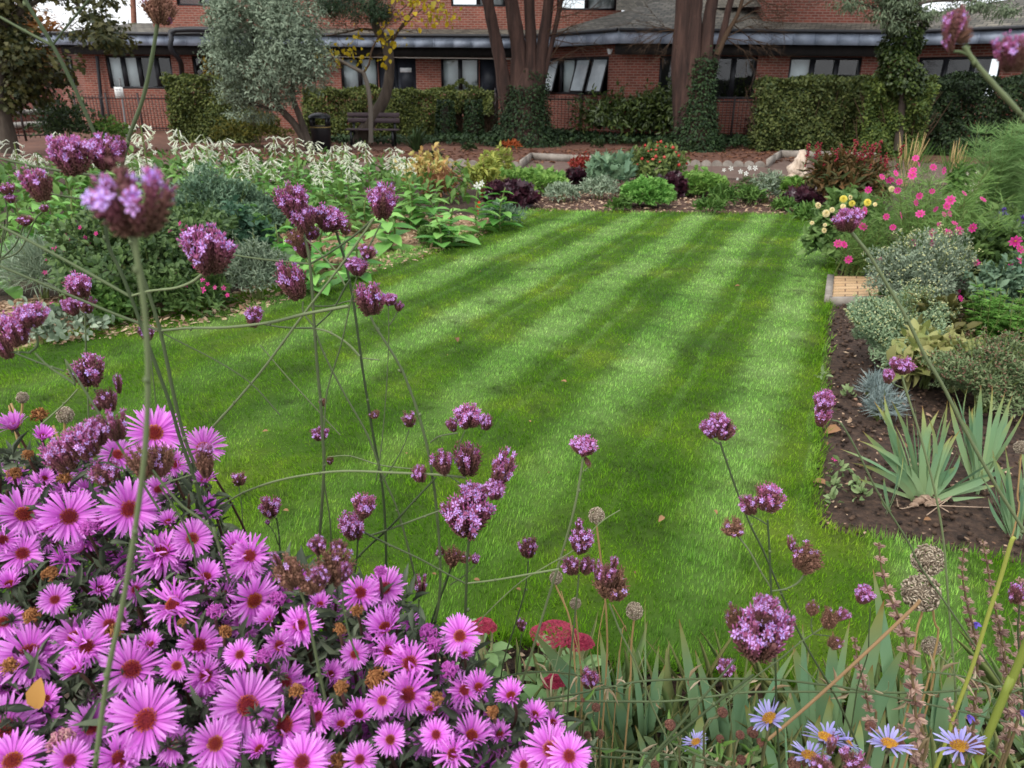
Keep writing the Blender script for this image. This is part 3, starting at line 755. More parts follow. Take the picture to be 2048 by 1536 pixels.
# ================================================================ leaves in volumes
def lump(D, seed, amp=.16, f=3.0):
    r = np.random.default_rng(seed); v = 0
    for k in range(6):
        w = nrm(r.normal(size=3)) * f * r.uniform(.6, 1.8); v = v + np.sin(D @ w * 2 + r.uniform(0, 6.28))
    return 1 + amp * v / 2.2
def blob_points(c, R3, n, seed=0, amp=.16, shell=.22, low=-.3, f=3.0):
    D = rdir(int(n * 1.8)); D = D[D[:, 2] > low][:n]
    r = 1 - np.abs(Nn(0, shell, len(D))); r = np.clip(r, .1, 1.1) * lump(D, seed, amp, f)
    return np.asarray(c) + D * r[:, None] * np.asarray(R3), D
def leafy(mb, P, D, T, L, w, up=.5, rnd=.8, hang=0.0):
    N = len(P)
    d = nrm(D * .7 + rdir(N) * rnd + np.array([0, 0, up - hang]))
    nh = nrm(D + np.array([0, 0, .8]) + rdir(N) * .5)
    l = L * U(.6, 1.3, N)
    mb.inst(T, frames(d, nh, l * w, l, l), P)
def ground_z(p): return np.array([p[0], p[1], 0.0])
def size_at(base_px, wpx, top_y):
    b = G(*base_px); m = mpp(b); top = at(base_px[0], top_y, b[1])
    return b, wpx * m, max(.05, top[2])

GREEN = lambda n, a, b, tip=None, **k: plant_mat(n, a, b, **k)
M_stem = plant_mat('green_stem', (84, 104, 52), (120, 128, 72), trans=0)
M_twig = plant_mat('brown_twig', (62, 48, 38), (92, 72, 54), trans=0, rough=.9)
M_barkred = solid_mat('red_bark', (34, 26, 24), (64, 46, 40), 7, .95, bump=1.0, coord='Object', stretch=(1, 1, .12), c3=(86, 64, 56))
M_barkgrey = solid_mat('grey_bark', (54, 46, 40), (86, 76, 66), 9, .95, bump=.9, stretch=(1, 1, .2))
M_ivy = plant_mat('ivy_leaf', (23, 41, 24), (54, 75, 41), trans=.1, rough=.6, spec=.25)

def bush(name, label, cat, base_px, wpx, top_y, mat, T=OVAL, L=.05, wl=.5, n=1500, depth=None, group=None, amp=.16, shell=.25, up=.4, rnd=.8, stems=6, seed=None, extra=None, low=-.35, clump=None, part='foliage', smat=None, f=3.0, shoots=None, tips=None):
    b, w, h = size_at(base_px, wpx, top_y); tb_ = MB()
    dp = (w * .8 if depth is None else depth)
    seed = seed or int(abs(base_px[0]) * 7 + abs(base_px[1]))
    th = thing(name, label, cat, b, group)
    mb = MB()
    c = b + np.array([0, dp * .36, h * .5])
    P, D = blob_points(c, [w / 2, dp / 2, h * .52], n, seed, amp, shell, -1 if low < -.9 else low, f)
    if low > -.9:
        P[:, 2] = b[2] + (P[:, 2] - b[2])
    P[:, 2] = np.maximum(P[:, 2], .015 + U(0, .05, len(P)))
    leafy(mb, P, D, T, L, wl, up, rnd)
    sm = MB()
    ns_ = shoots if shoots is not None else int(6 + n ** .5 * .22)
    if stems and h > .12:
        Dq = rdir(ns_ * 3); Dq = Dq[Dq[:, 2] > .1][:ns_]
        for d_ in Dq:      # stray shoots that break the outline
            r0 = c + d_ * np.array([w / 2, dp / 2, h * .52]) * .75; e_ = r0 + nrm(d_ * [.6, .6, 1] + [0, 0, .5] + Nn(0, .25, 3)) * U(.18, .42) * max(h, w * .5); q_ = smooth_path([r0, (r0 + e_) / 2 + Nn(0, .012, 3), e_], 4)
            sm.tube(q_, np.linspace(.003, .0012, len(q_)) * (1 + h), 4, cap=False)
            m2 = 16; i_ = rng.integers(1, len(q_), m2); dd = nrm(rdir(m2) * .9 + nrm(e_ - r0) * .6); l2 = L * U(.5, 1.1, m2); mb.inst(T, frames(dd, rdir(m2) + [0, 0, .8], l2 * wl, l2, l2), q_[i_] + Nn(0, L * .15, (m2, 3)))
            if tips: tb_.inst(SPIN, frames(rdir(5), rdir(5), tips[1], tips[1]), q_[-1] + Nn(0, tips[1] * 1.6, (5, 3)))
    if tips:
        m2 = tips[2]; Pt, Dt = blob_points(c, [w / 2 * 1.03, dp / 2, h * .55], m2, seed, amp, .06, 0, f); tb_.inst(SPIN, frames(Dt, rdir(len(Dt)), tips[1], tips[1]), Pt)
        tb_.build('flower_parts', tips[0], th)  # unopened buds, and brown seeds on the dusty shrub; no open flowers
    mb.build(part, mat, th)
    if stems:
        for k in range(stems):
            a = U(0, 6.28); e = b + np.array([math.cos(a) * w * .3 * U(.2, 1), dp * .36 + math.sin(a) * dp * .3 * U(.2, 1), h * U(.5, .85)])
            s0 = b + np.array([Nn(0, w * .05), Nn(0, dp * .05) + dp * .36, 0]); m_ = (s0 + e) / 2 + np.array([Nn(0, .02), Nn(0, .02), .05 * h])
            sm.tube(smooth_path([s0, m_, e], 3), np.linspace(.006 + h * .008, .003, 7), 5)
        sm.build('stems', smat or M_stem, th)
    if extra: extra(th, b, w, dp, h)
    return th

def hedge(name, label, cat, x0, x1, Y0, Y1, ztop, thick, mat, n, L=.07, T=OVAL, group=None, z0=.02, bulge=.12, seed=1):
    a, b = P2(x0, Y0), P2(x1, Y1); Lw = np.linalg.norm(b - a); t_ = (b - a) / Lw; nn = np.array([-t_[1], t_[0]])
    th = thing(name, label, cat, (*((a + b) / 2 + nn * thick / 2), 0), group)
    core = MB(); R3 = np.stack([[*t_, 0], [*nn, 0], [0, 0, 1]], -1)
    # woody inside: many crossing twigs
    m_ = 260
    s_ = U(0.1, Lw - .1, m_)
    for k in range(m_):
        q0 = np.array([*(a + t_ * s_[k] + nn * thick * U(.3, .7)), 0]); q1 = q0 + np.array([Nn(0, .3), Nn(0, .2), ztop * U(.5, .92)])
        core.tube([q0, (q0 + q1) / 2 + Nn(0, .05, 3), q1], [.02, .014, .006], 4)
    core.build('branches', M_twig, th)
    # leaf faces: front, top, ends, back, and a body of leaves inside
    mb = MB()
    def pts(k):
        face = rng.choice(5, k, p=[.5, .22, .06, .06, .16]); s_ = U(0, Lw, k); v = U(0, 1, k); d_ = U(0, thick, k); z = z0 + (ztop - z0) * v ** .9
        D = np.zeros((k, 3)); 
        d_ = np.where(face == 0, np.abs(Nn(0, .12, k)) * thick, d_); D[face == 0, 1] = -1
        z = np.where(face == 1, ztop - np.abs(Nn(0, .07, k)), z); D[face == 1, 2] = 1
        s_ = np.where(face == 2, np.abs(Nn(0, .12, k)), s_); D[face == 2, 0] = -1
        s_ = np.where(face == 3, Lw - np.abs(Nn(0, .12, k)), s_); D[face == 3, 0] = 1
        D[face == 4, 1] = -.5
        loc = np.column_stack([s_, d_, z])
        wv = bulge * (np.sin(loc @ [2.3, 1.1, 3.1] + seed) + np.sin(loc @ [5.1, .7, -4.3] + seed * 2) + .7 * np.sin(loc @ [9.7, 3, 8.3]))
        loc[:, 1] += np.where(face == 0, -wv * .6, 0); loc[:, 2] += np.where(face == 1, wv * .45, 0); loc[:, 2] = np.maximum(loc[:, 2], .03)
        return loc, D
    loc, D = pts(n)
    P = np.column_stack([a[0] + loc[:, 0] * t_[0] + loc[:, 1] * nn[0], a[1] + loc[:, 0] * t_[1] + loc[:, 1] * nn[1], loc[:, 2]])
    leafy(mb, P, D @ R3.T, T, L, .6, .1, .7)
    mb.build('foliage', mat, th)
    return th

M_hornb = plant_mat('hedge_leaf', (52, 70, 32), (116, 124, 62), trans=.15, var=.1)
M_hornb2 = plant_mat('hedge_leaf_red', (52, 70, 36), (108, 116, 62), trans=.15, var=.1)
M_yew = plant_mat('yew_leaf', (26, 42, 26), (58, 76, 42), trans=.05, var=.1)
hedge('clipped_hedge', 'boxy clipped green hedge with yellowing corner left of the silver-leaved tree', 'hedge', 323, 484, 22, 22, 1.74, 1.1, M_hornb, 15000, .075, seed=2)
hedge('clipped_hedge', 'long low clipped hedge running behind the bench and leaning tree', 'hedge', 600, 905, 24.3, 24.3, 1.43, .9, M_hornb, 20000, .075, seed=5)
hedge('clipped_hedge', 'loose thin end of the low hedge beside the left big trunk', 'hedge', 905, 985, 24.4, 24.4, 1.42, .7, M_hornb, 2300, .08, seed=9, bulge=.3, z0=.75)
hedge('clipped_hedge', 'big square beech hedge with bronze tinted leaves right of the right trunk', 'hedge', 1532, 1752, 20.6, 20.4, 1.78, 1.2, M_hornb2, 19000, .085, seed=4)
hedge('ivy_hedge', 'rounded ivy-grown hedge block at the foot of the ivy-covered slim tree', 'hedge', 1748, 1876, 19.3, 19.0, 1.72, 1.1, plant_mat('ivy_hedge_leaf', (54, 78, 36), (112, 126, 58), trans=.15), 10500, .075, seed=7, bulge=.2)
hedge('yew_hedge', 'dark green yew hedge at the right edge behind the feathery plants', 'hedge', 1880, 2230, 20.2, 18.6, 1.8, 1.4, M_yew, 22000, .08, LANCE, seed=6, bulge=.2)
# ivy posts at the thin hedge end
for x, lab in ((892, 'ivy-smothered stump at the end of the long low hedge'), (948, 'ivy-smothered stump standing just left of the big left trunk')):
    b = at(x, 270, 23.6); b[2] = 0
    th = thing('ivy_stump', lab, 'ivy', b, 'ivy stumps'); m_ = MB(); m_.tube([b, b + [0, 0, 1.0]], [.14, .1], 7); m_.build('stump', M_barkgrey, th)
    m_ = MB(); k = 900; a_ = U(0, 6.28, k); z = U(0, 1.2, k); D = np.column_stack([np.cos(a_), np.sin(a_), np.zeros(k)]); P = b + D * (.2 + .12 * (1 - z / 1.2))[:, None]; P[:, 2] = z
    leafy(m_, P, D, OVAL, .075, .8, -.3, .4); m_.build('ivy', M_ivy, th)

# ---------------------------------------------------------------- trees
def limb(mb, px, Y, rpx, seg=9, k=4, dY=None):
    P = []
    for i, (x, y) in enumerate(px):
        yy = Y + (0 if dY is None else dY * i / (len(px) - 1)); P.append(at(x, y, yy))
    P = smooth_path(P, k); r = np.interp(np.linspace(0, 1, len(P)), np.linspace(0, 1, len(rpx)), rpx) * mpp(P[0])
    r = r * (1 + Nn(0, .03, len(P)))
    mb.tube(P, r, seg)
    return P, r
def ivy_on(mb, P, r, n, z0, z1, L=.07, spread=.5):
    zs = P[:, 2]; o = np.argsort(zs); z = z0 + (z1 - z0) * U(0, 1, n) ** 1.7; a = U(0, 6.28, n)
    c = np.column_stack([np.interp(z, zs[o], P[o, 0]), np.interp(z, zs[o], P[o, 1]), z]); rr = np.interp(z, zs[o], r[o])
    D = np.column_stack([np.cos(a), np.sin(a), np.zeros(n)])
    leafy(mb, c + D * (rr * (1 + np.abs(Nn(0, spread * .3, n))) + .02)[:, None], D, OVAL, L, .85, -.4, .4)
def twigs(mb, root, d, n, Ls, r0, levels=2):
    for k in range(n):
        dd = nrm(np.asarray(d) + Nn(0, .45, 3)); l = Ls * U(.5, 1.2); e = root + dd * l; m_ = root + dd * l * .5 + Nn(0, .05 * Ls, 3)
        mb.tube([root, m_, e], [r0, r0 * .6, r0 * .3], 4, cap=False)
        if levels > 1:
            for q in (m_, e): twigs(mb, q, dd + [0, 0, -.15], 3, Ls * .55, r0 * .5, levels - 1)

# tree with five stems rising from one ivy-clad foot
b = G(1048, 272); Yt = 22.3; base = np.array([at(1048, 272, Yt)[0], Yt, 0])
t1 = thing('multi_stem_tree', 'massive reddish-brown tree with five stems rising from an ivy-covered foot, left of the tilted-open windows', 'tree', base)
for px, rr in (([(1050, 290), (1018, 215), (1000, 120), (985, 50), (972, -20), (955, -140)], [28, 16, 12, 11, 10.5, 8]),
               ([(1045, 290), (1036, 200), (1038, 110), (1028, 40), (1018, -30), (1000, -150)], [28, 20, 15, 13, 12, 9]),
               ([(1048, 292), (1058, 180), (1062, 90), (1059, 20), (1058, -40), (1060, -160)], [36, 18, 11, 10, 10, 8]),
               ([(1052, 290), (1072, 200), (1082, 110), (1093, 40), (1100, -20), (1118, -150)], [28, 16, 12, 10.5, 9, 6]),
               ([(1056, 288), (1078, 190), (1098, 110), (1112, 50), (1125, -10), (1150, -120)], [20, 7, 5, 4.5, 4, 3])):
    m_ = MB(); P, r = limb(m_, px, Yt, rr, 10); m_.build('trunk', M_barkred, t1, True)
    pass
    tw = MB()
    if px[-1][0] > 1100:
        for q in (.35, .5, .62, .75, .88): twigs(tw, P[int(q * len(P))], [1, -.2, .35], 2, 1.0, .016, 2)
        tw.build('twigs', M_twig, t1)
m_ = MB(); m_.tube(smooth_path([[base[0], Yt, -.05], [base[0] + .02, Yt, .35], [base[0] + .05, Yt, .9], [base[0] + .08, Yt, 1.5], [base[0] + .1, Yt + .05, 2.0]], 3), np.interp(np.linspace(0, 1, 13), [0, .2, .5, .8, 1], [.8, .62, .48, .40, .3]) * (1 + Nn(0, .03, 13)), 12); m_.build('trunk', M_barkred, t1, True)
m_ = MB()
fp = np.array([[base[0] + .02, Yt, 0], [base[0], Yt, .5], [base[0] + .03, Yt, 1.2], [base[0] + .1, Yt, 1.9]])
ivy_on(m_, fp, np.array([.86, .60, .44, .36]), 5600, 0.0, 1.6, .06, .7)
for o_, zt_, n_ in ((.30, 1.9, 1500), (-.28, 1.6, 900), (.05, 2.0, 1100)): ivy_on(m_, fp + [o_, -.05, 0], np.array([.4, .32, .26, .2]), n_, .3, zt_, .06, .8)
m_.build('ivy', M_ivy, t1)
def crown(th, c, R3, n, mat, L, T=LANCE, seed=3, shell=.3, hang=.3, k=9, part='crown', wl=.4):
    """clusters of leaves in several overlapping masses"""
    mb = MB(); r_ = np.random.default_rng(seed)
    for i in range(k):
        cc = np.asarray(c) + nrm(r_.normal(size=3)) * np.asarray(R3) * r_.uniform(.2, .8); RR = np.asarray(R3) * r_.uniform(.28, .5)
        P, D = blob_points(cc, RR, n // k, seed + i, .25, shell, -1)
        leafy(mb, P, D, T, L, wl, 0, .9, hang)
    return mb.build(part, mat, th)
M_cypress = plant_mat('cypress_spray', (22, 36, 24), (48, 62, 38), trans=.05)
crown(t1, [base[0] + .3, Yt - .5, 8.2], [4.6, 4.2, 3.2], 6000, M_cypress, .34, LANCE, 21)

Yt2 = 21.0; base2 = np.array([at(1385, 285, Yt2)[0], Yt2, 0])
t2 = thing('ivy_clad_tree', 'big multi-trunk tree with thick dark ivy to window height, standing left of the beech hedge', 'tree', base2)
for px, rr in (([(1378, 296), (1368, 200), (1362, 110), (1366, 40), (1368, -30), (1366, -150)], [30, 22, 17, 16, 14, 9]),
               ([(1385, 298), (1386, 200), (1382, 110), (1387, 30), (1388, -40), (1390, -150)], [36, 25, 19, 17, 15, 10]),
               ([(1392, 296), (1404, 200), (1410, 120), (1418, 40), (1428, -20), (1440, -140)], [32, 18, 14, 12, 11, 8]),
               ([(1400, 290), (1418, 180), (1434, 110), (1450, 50), (1462, 0), (1500, -110)], [20, 8, 7, 6.5, 6, 3])):
    m_ = MB(); P, r = limb(m_, px, Yt2, rr, 10); m_.build('trunk', M_barkred, t2, True)
tw = MB(); 
P, r = limb(tw, [(1434, 110), (1455, 65), (1475, 30), (1490, -20), (1500, -60)], Yt2 - .1, [6, 5, 4, 3, 2], 6)
for q in (.2, .4, .55, .7, .85): twigs(tw, P[int(q * len(P))], [1, -.1, -.05], 3, 1.3, .016, 3)
for q in (.6, .8): twigs(tw, at(1350, 60, Yt2), [-1, -.2, -.1], 3, 1.0, .012, 3)
tw.build('branch', M_twig, t2)
m_ = MB(); fp = np.array([[base2[0], Yt2, 0], [base2[0], Yt2, .6], [base2[0] - .03, Yt2, 1.4], [base2[0] - .02, Yt2, 2.3], [base2[0] + .02, Yt2, 2.9]])
ivy_on(m_, fp + [.06, 0, 0], np.array([.62, .44, .34, .28, .2]), 6500, 0, 2.3, .06, .6)
ivy_on(m_, fp + [.22, -.1, 0], np.array([.25, .2, .2, .15, .1]), 700, .2, 2.6, .06, .5)
m_.build('ivy', M_ivy, t2)
crown(t2, [base2[0] + .3, Yt2 - .5, 8.0], [4.6, 4.2, 3.2], 6000, M_cypress, .34, LANCE, 33)

# leaning tree with dark conifer-like top
Y3 = 21.8; base3 = np.array([at(715, 285, Y3)[0], Y3, 0])
t3 = thing('leaning_tree', 'slim brown tree leaning right then curving up into a dark feathery crown behind the bench', 'tree', base3)
m_ = MB(); P, r = limb(m_, [(712, 292), (735, 252), (765, 205), (777, 165), (779, 120), (770, 85), (752, 55), (745, 20), (748, -40)], Y3, [15, 13, 11, 9.5, 9, 9, 8, 7, 5], 9); m_.build('trunk', M_barkgrey, t3, True)
m_ = MB(); 
for px, rr in (([(777, 100), (792, 70), (808, 45), (830, 10), (850, -30)], [3.5, 3, 2.5, 2, 1]), ([(770, 90), (800, 60), (835, 25), (870, 5)], [2, 2, 1.5, 1]), ([(752, 60), (722, 58), (690, 65), (650, 72)], [2.5, 2, 1.5, 1])):
    P, r = limb(m_, px, Y3, rr, 5)
    for q in (.4, .6, .8): twigs(m_, P[int(q * len(P))], [Nn(), -.1, .2], 2, .6, .008, 2)
m_.build('branch', M_twig, t3)
m_ = MB()
for (x, y, w_, h_) in ((705, 20, 60, 34), (680, 0, 60, 30), (745, 5, 50, 34), (720, -30, 90, 40), (655, 12, 34, 22), (765, 28, 30, 18)):
    c = at(x, y, Y3 - U(0, .6)); s_ = mpp(c); P, D = blob_points(c, [w_ * s_, .9, h_ * s_], 1500, x, .3, .4, -1)
    leafy(m_, P, D, NEEDLE, .13, .13, -.1, 1.0)
m_.build('crown', plant_mat('conifer_needles', (22, 42, 26), (50, 74, 40), trans=.05), t3)
# grey-stemmed small tree with sparse yellow leaves
t4 = thing('yellow_leaf_tree', 'thin grey crooked tree with sparse bright yellow autumn leaves in front of the dark doors', 'tree', (at(742, 275, 21.2)[0], 21.2, 0))
m_ = MB(); P4, r = limb(m_, [(742, 285), (741, 215), (736, 175), (727, 145)], 21.2, [5, 4.5, 4.5, 4], 7); P5, r = limb(m_, [(727, 145), (700, 132), (670, 115), (640, 108), (620, 108)], 21.2, [4, 3.6, 3, 2.4, 1.5], 7)
m_.build('trunk', plant_mat('grey_limb', (98, 90, 82), (124, 116, 106), trans=0, rough=.9), t4, True)
m_ = MB(); P6, r = limb(m_, [(727, 145), (738, 128), (744, 100), (760, 70), (790, 30), (830, 0)], 21.2, [2.5, 2, 1.8, 1.5, 1.2, 1], 5)
for Q in (P5, P6):
    for q in (.3, .5, .7, .9): twigs(m_, Q[int(q * (len(Q) - 1))], [Nn(), -.2, .4], 2, .5, .006, 2)
m_.build('branch', M_twig, t4)
m_ = MB()
for (x, y, k) in ((650, 102, 14), (690, 98, 18), (716, 70, 10), (720, 118, 10), (778, 72, 14), (785, 92, 12), (772, 55, 10), (640, 125, 8), (800, 20, 16), (840, 8, 26), (870, 22, 24), (890, 38, 14), (905, 25, 10), (820, 45, 10), (860, 45, 8), (752, 120, 6), (880, -10, 20), (665, 115, 8)):
    c = at(x, y, 21.1); P = c + Nn(0, 1, (k, 3)) * [.16, .3, .12]; leafy(m_, P, rdir(k), OVAL, .13, .8, -.6, .8)
m_.build('crown', plant_mat('yellow_leaf', (206, 178, 40), (150, 140, 34), trans=.4), t4)

# silver-leaved tree
Y5 = 19.0; base5 = np.array([at(615, 290, Y5)[0], Y5, 0])
t5 = thing('silver_leaf_tree', 'broad grey-green silver-leaved tree with dark slanting stems left of the litter bin', 'tree', base5)
m_ = MB()
for px, rr in (([(622, 300), (590, 250), (560, 215), (535, 160), (510, 90), (500, 20)], [9, 7, 6, 5, 4, 3]), ([(622, 300), (600, 235), (585, 190), (590, 130), (600, 70)], [9, 6, 5, 4, 3]), ([(596, 255), (570, 225), (530, 215), (480, 200)], [5, 4, 3, 2])):
    P, r = limb(m_, px, Y5, rr, 7)
    for q in (.5, .65, .8, .95): twigs(m_, P[int(q * (len(P) - 1))], [Nn(), -.3, .4], 3, .8, .01, 2)
m_.build('trunk', M_barkgrey, t5, True)
m_ = MB()
for i, (x, y, w_, h_, k) in enumerate(((520, 0, 78, 46, 2600), (455, 40, 42, 40, 1700), (560, 40, 62, 50, 2200), (500, 85, 70, 46, 2600), (590, 95, 58, 46, 2000), (440, 95, 30, 36, 800), (465, 130, 48, 36, 1500), (540, 135, 66, 42, 2200), (610, 145, 46, 36, 1200), (480, 180, 46, 30, 1200), (550, 185, 50, 28, 1300), (610, 40, 44, 60, 1300), (530, -70, 110, 60, 2600), (640, 120, 28, 36, 500), (505, 225, 50, 22, 700), (440, 10, 30, 26, 600))):
    c = at(x, y, Y5 + U(-.7, .3)); s_ = mpp(c); P, D = blob_points(c, [w_ * s_ * .95, .8, h_ * s_ * .95], k, i + 50, .32, .3, -1, 4)
    leafy(m_, P, D, LANCE, .09, .38, .0, .8)
m_.build('crown', plant_mat('silver_leaf', (98, 114, 94), (150, 164, 140), trans=.15, rough=.7), t5)
bush('green_shrub', 'loose olive-green shrub with yellowing shoots under the silver-leaved tree', 'shrub', (500, 296), 125, 232, plant_mat('olive_leaf', (60, 78, 34), (130, 124, 52)), LANCE, .11, .35, 2200, 1.2, amp=.3)

# autumn tree hanging in at the upper left
Y6 = 17.5; base6 = np.array([at(8, 300, Y6)[0], Y6, 0])
t6 = thing('autumn_tree', 'dark autumn tree with orange-tinged leaves hanging over the far-left railings', 'tree', base6)
m_ = MB(); P, r = limb(m_, [(18, 305), (10, 240), (2, 190), (-5, 100), (0, 0), (10, -100)], Y6, [20, 13, 11, 10, 9, 6], 9); 
for px, rr in (([(0, 60), (60, 10), (130, -20), (220, -10)], [6, 5, 4, 2]), ([(130, -20), (170, 30), (200, 60), (215, 100)], [2.5, 2, 1.5, 1]), ([(0, 120), (50, 130), (90, 150)], [4, 3, 1.5])):
    Q, _ = limb(m_, px, Y6, rr, 6)
    for q in (.4, .7, .95): twigs(m_, Q[int(q * (len(Q) - 1))], [Nn(), -.2, -.2], 3, .6, .008, 2)
m_.build('trunk', M_barkgrey, t6, True)
m_ = MB()
for i, (x, y, w_, h_, k) in enumerate(((10, 60, 50, 60, 1100), (50, 112, 50, 42, 800), (30, 150, 60, 45, 1000), (110, 150, 34, 26, 300), (60, 175, 46, 24, 520), (10, 200, 40, 24, 500), (-40, 80, 70, 120, 1500), (20, -20, 60, 40, 900), (180, 28, 34, 20, 190), (210, 76, 44, 18, 330), (165, 66, 26, 12, 110), (235, 95, 30, 12, 110), (215, 0, 34, 10, 90), (140, 125, 20, 18, 70), (160, -5, 60, 14, 150), (205, 48, 34, 16, 150))):
    c = at(x, y, Y6 + U(-.6, .6)); s_ = mpp(c); P, D = blob_points(c, [w_ * s_, .7, h_ * s_], int(k * 1.0), i + 80, .35, .4, -1, 4)
    leafy(m_, P, D, LOBED, .12, .8, -.2, .8, .2)
m_.build('crown', plant_mat('autumn_leaf', (38, 50, 26), (90, 86, 42), trans=.25), t6)
tf = thing('bare_topped_tree', 'far orange autumn tree glowing beyond the dark tree, at the top left corner', 'tree', (*P2(60, 36), 0))
m_ = MB(); m_.tube([[*P2(60, 36), 0], [*P2(62, 36), 4]], [.2, .1], 7); m_.build('trunk', M_barkgrey, tf)
m_ = MB()
for i, (x, y, w_, h_) in enumerate(((60, 80, 46, 60), (95, 100, 24, 46), (20, 60, 50, 70))):
    c = at(x, y, 36); s_ = mpp(c); P, D = blob_points(c, [w_ * s_, 1.4, h_ * s_], 1300, i + 180, .35, .4, -1, 4); leafy(m_, P, D, OVAL, .2, .8, -.2, .8)
m_.build('crown', plant_mat('orange_leaf', (150, 92, 44), (112, 92, 50), trans=.3), tf)
# thin reddish trunk just left of the upper storey
tt_ = thing('bare_pine', 'straight thin pinkish trunk rising above the roof left of the upper storey', 'tree', (*P2(268, 31), 0))
m_ = MB(); limb(m_, [(272, 250), (270, 120), (268, 45), (264, -40)], 31.5, [6, 6, 5.5, 5], 8); m_.build('trunk', solid_mat('pine_bark', (128, 84, 70), (166, 120, 100), 9, .9), tt_)
m_ = MB(); P, D = blob_points(at(262, -60, 31.5), [1.2, 1.2, .9], 700, 5, .3, .4, -1); leafy(m_, P, D, NEEDLE, .22, .1, 0, 1); m_.build('crown', M_cypress, tt_)

# slim tree wrapped in ivy, grey-green leaves above
Y7 = 19.2; base7 = np.array([at(1790, 290, Y7)[0], Y7, 0])
t7 = thing('ivy_wrapped_tree', 'slim tree wrapped in a shaggy column of ivy with grey-green leaves on top', 'tree', base7)
m_ = MB(); P, r = limb(m_, [(1795, 300), (1808, 170), (1806, 100), (1800, 40), (1798, -30)], Y7, [9, 6, 5.5, 5, 4], 7); 
for px in ([(1800, 50), (1760, 20), (1700, 0), (1660, -10)], [(1800, 30), (1850, 5), (1930, 0), (2000, 15)], [(1800, 10), (1780, -30), (1700, -50)]):
    Q, _ = limb(m_, px, Y7 - .3, [4, 3, 2, 1], 5)
    for q in (.3, .5, .7, .95): twigs(m_, Q[int(q * (len(Q) - 1))], [Nn(), -.2, -.25], 3, .6, .007, 2)
m_.build('trunk', M_barkgrey, t7, True)
m_ = MB(); k = 5200; z = U(1.5, 3.65, k); a_ = U(0, 6.28, k); D = np.column_stack([np.cos(a_), np.sin(a_), np.zeros(k)])
cx_ = np.interp(z, [1.5, 2.6, 3.7], [at(1806, 170, Y7)[0], at(1803, 90, Y7)[0], at(1800, 20, Y7)[0]])
rr = .42 * (1 + .25 * np.sin(z * 5 + a_) + .15 * np.sin(z * 11 + 2 * a_)) * U(.7, 1.05, k)
leafy(m_, np.column_stack([cx_ + D[:, 0] * rr, Y7 + D[:, 1] * rr, z]), D, OVAL, .08, .8, -.4, .5); m_.build('ivy', plant_mat('ivy_mid', (34, 52, 24), (74, 88, 40), trans=.1, rough=.4), t7)
m_ = MB()
for i, (x, y, w_, h_, k) in enumerate(((1760, 30, 26, 16, 260), (1700, 8, 36, 14, 320), (1850, 25, 30, 14, 260), (1960, 8, 60, 18, 520), (1800, 8, 44, 20, 500), (1900, 25, 30, 12, 160), (1790, 50, 24, 14, 220), (2010, 22, 40, 12, 260), (1750, -20, 80, 20, 500))):
    c = at(x, y, Y7 - .5); s_ = mpp(c); P, D = blob_points(c, [w_ * s_, .5, h_ * s_], k, i + 380, .35, .45, -1, 4); leafy(m_, P, D, LANCE, .1, .3, -.5, .7)
m_.build('crown', plant_mat('grey_green_leaf', (74, 92, 66), (132, 146, 116), trans=.2), t7)

# shrubs under the trees
bush('laurel_bush', 'dark spreading bush with drooping shoots between the two big trees', 'shrub', (1262, 288), 200, 196, plant_mat('laurel_leaf', (42, 60, 30), (88, 104, 48), spec=.5, rough=.4), LANCE, .17, .4, 2600, 1.6, amp=.32, up=-.1)
bush('laurel_bush', 'dark bush hugging the left side of the right-hand big trunk', 'shrub', (1330, 290), 90, 185, MATS['laurel_leaf'], LANCE, .17, .4, 1300, 1.2, amp=.3, up=-.1)
bush('climbing_shrub', 'leafy climber spilling over the railings right of the right-hand trunk', 'shrub', (1478, 276), 110, 176, MATS['laurel_leaf'], OVAL, .12, .6, 900, .6, amp=.35, f=5)
bush('purple_shrub', 'small dark purple-brown shrub at the foot of the railings by the beech hedge', 'shrub', (1512, 286), 44, 238, plant_mat('purple_dark', (44, 30, 34), (74, 46, 46)), OVAL, .1, .6, 500, .7)
bush('holly_bush', 'ragged dark green bush before the ramp at the far left', 'shrub', (120, 302), 110, 205, plant_mat('holly_leaf', (34, 50, 28), (66, 84, 44)), OVAL, .1, .6, 1100, 1.2, amp=.4, f=5)
bush('small_green_bush', 'bright green low bush beside the sign pole', 'shrub', (215, 300), 70, 246, plant_mat('fresh_leaf', (70, 106, 40), (110, 140, 60)), OVAL, .09, .6, 700, .9, amp=.3)
bush('yellow_shrub', 'yellowing shrub peeping over the left clipped hedge beside the silver tree', 'shrub', (438, 262), 60, 128, plant_mat('yellowing_leaf', (170, 140, 50), (128, 120, 54), trans=.35), OVAL, .16, .7, 330, .8, amp=.3)

# spiky clump
def strap_clump(name, label, cat, base_px, n, Lr, wd, mat, spread=1.0, group=None, droop=.35, part='leaf', each=False, base=None, T=None):
    b = G(*base_px) if base is None else base
    th = thing(name, label, cat, b, group); mb = MB()
    for k in range(n):
        a = U(0, 6.28); e = U(.15, 1.0) * spread; l = U(*Lr); w_ = wd * U(.7, 1.2)
        prof = strap_profile(l, w_, e, droop * U(.5, 1.4)); c, s_ = math.cos(a), math.sin(a)
        V, F4, u = prof; R3 = np.array([[-s_, c, 0], [c, s_, 0], [0, 0, 1]]).T
        R3 = np.stack([[-s_, c, 0], [c, s_, 0], [0, 0, 1]], -1)
        P = V @ R3.T + b + np.array([Nn(0, .02), Nn(0, .02), 0])
        if each: mb = MB()
        mb.add(P, F4, U(), u)
        if each: mb.build(part, mat, th)
    if not each: mb.build(part, mat, th)
    return th
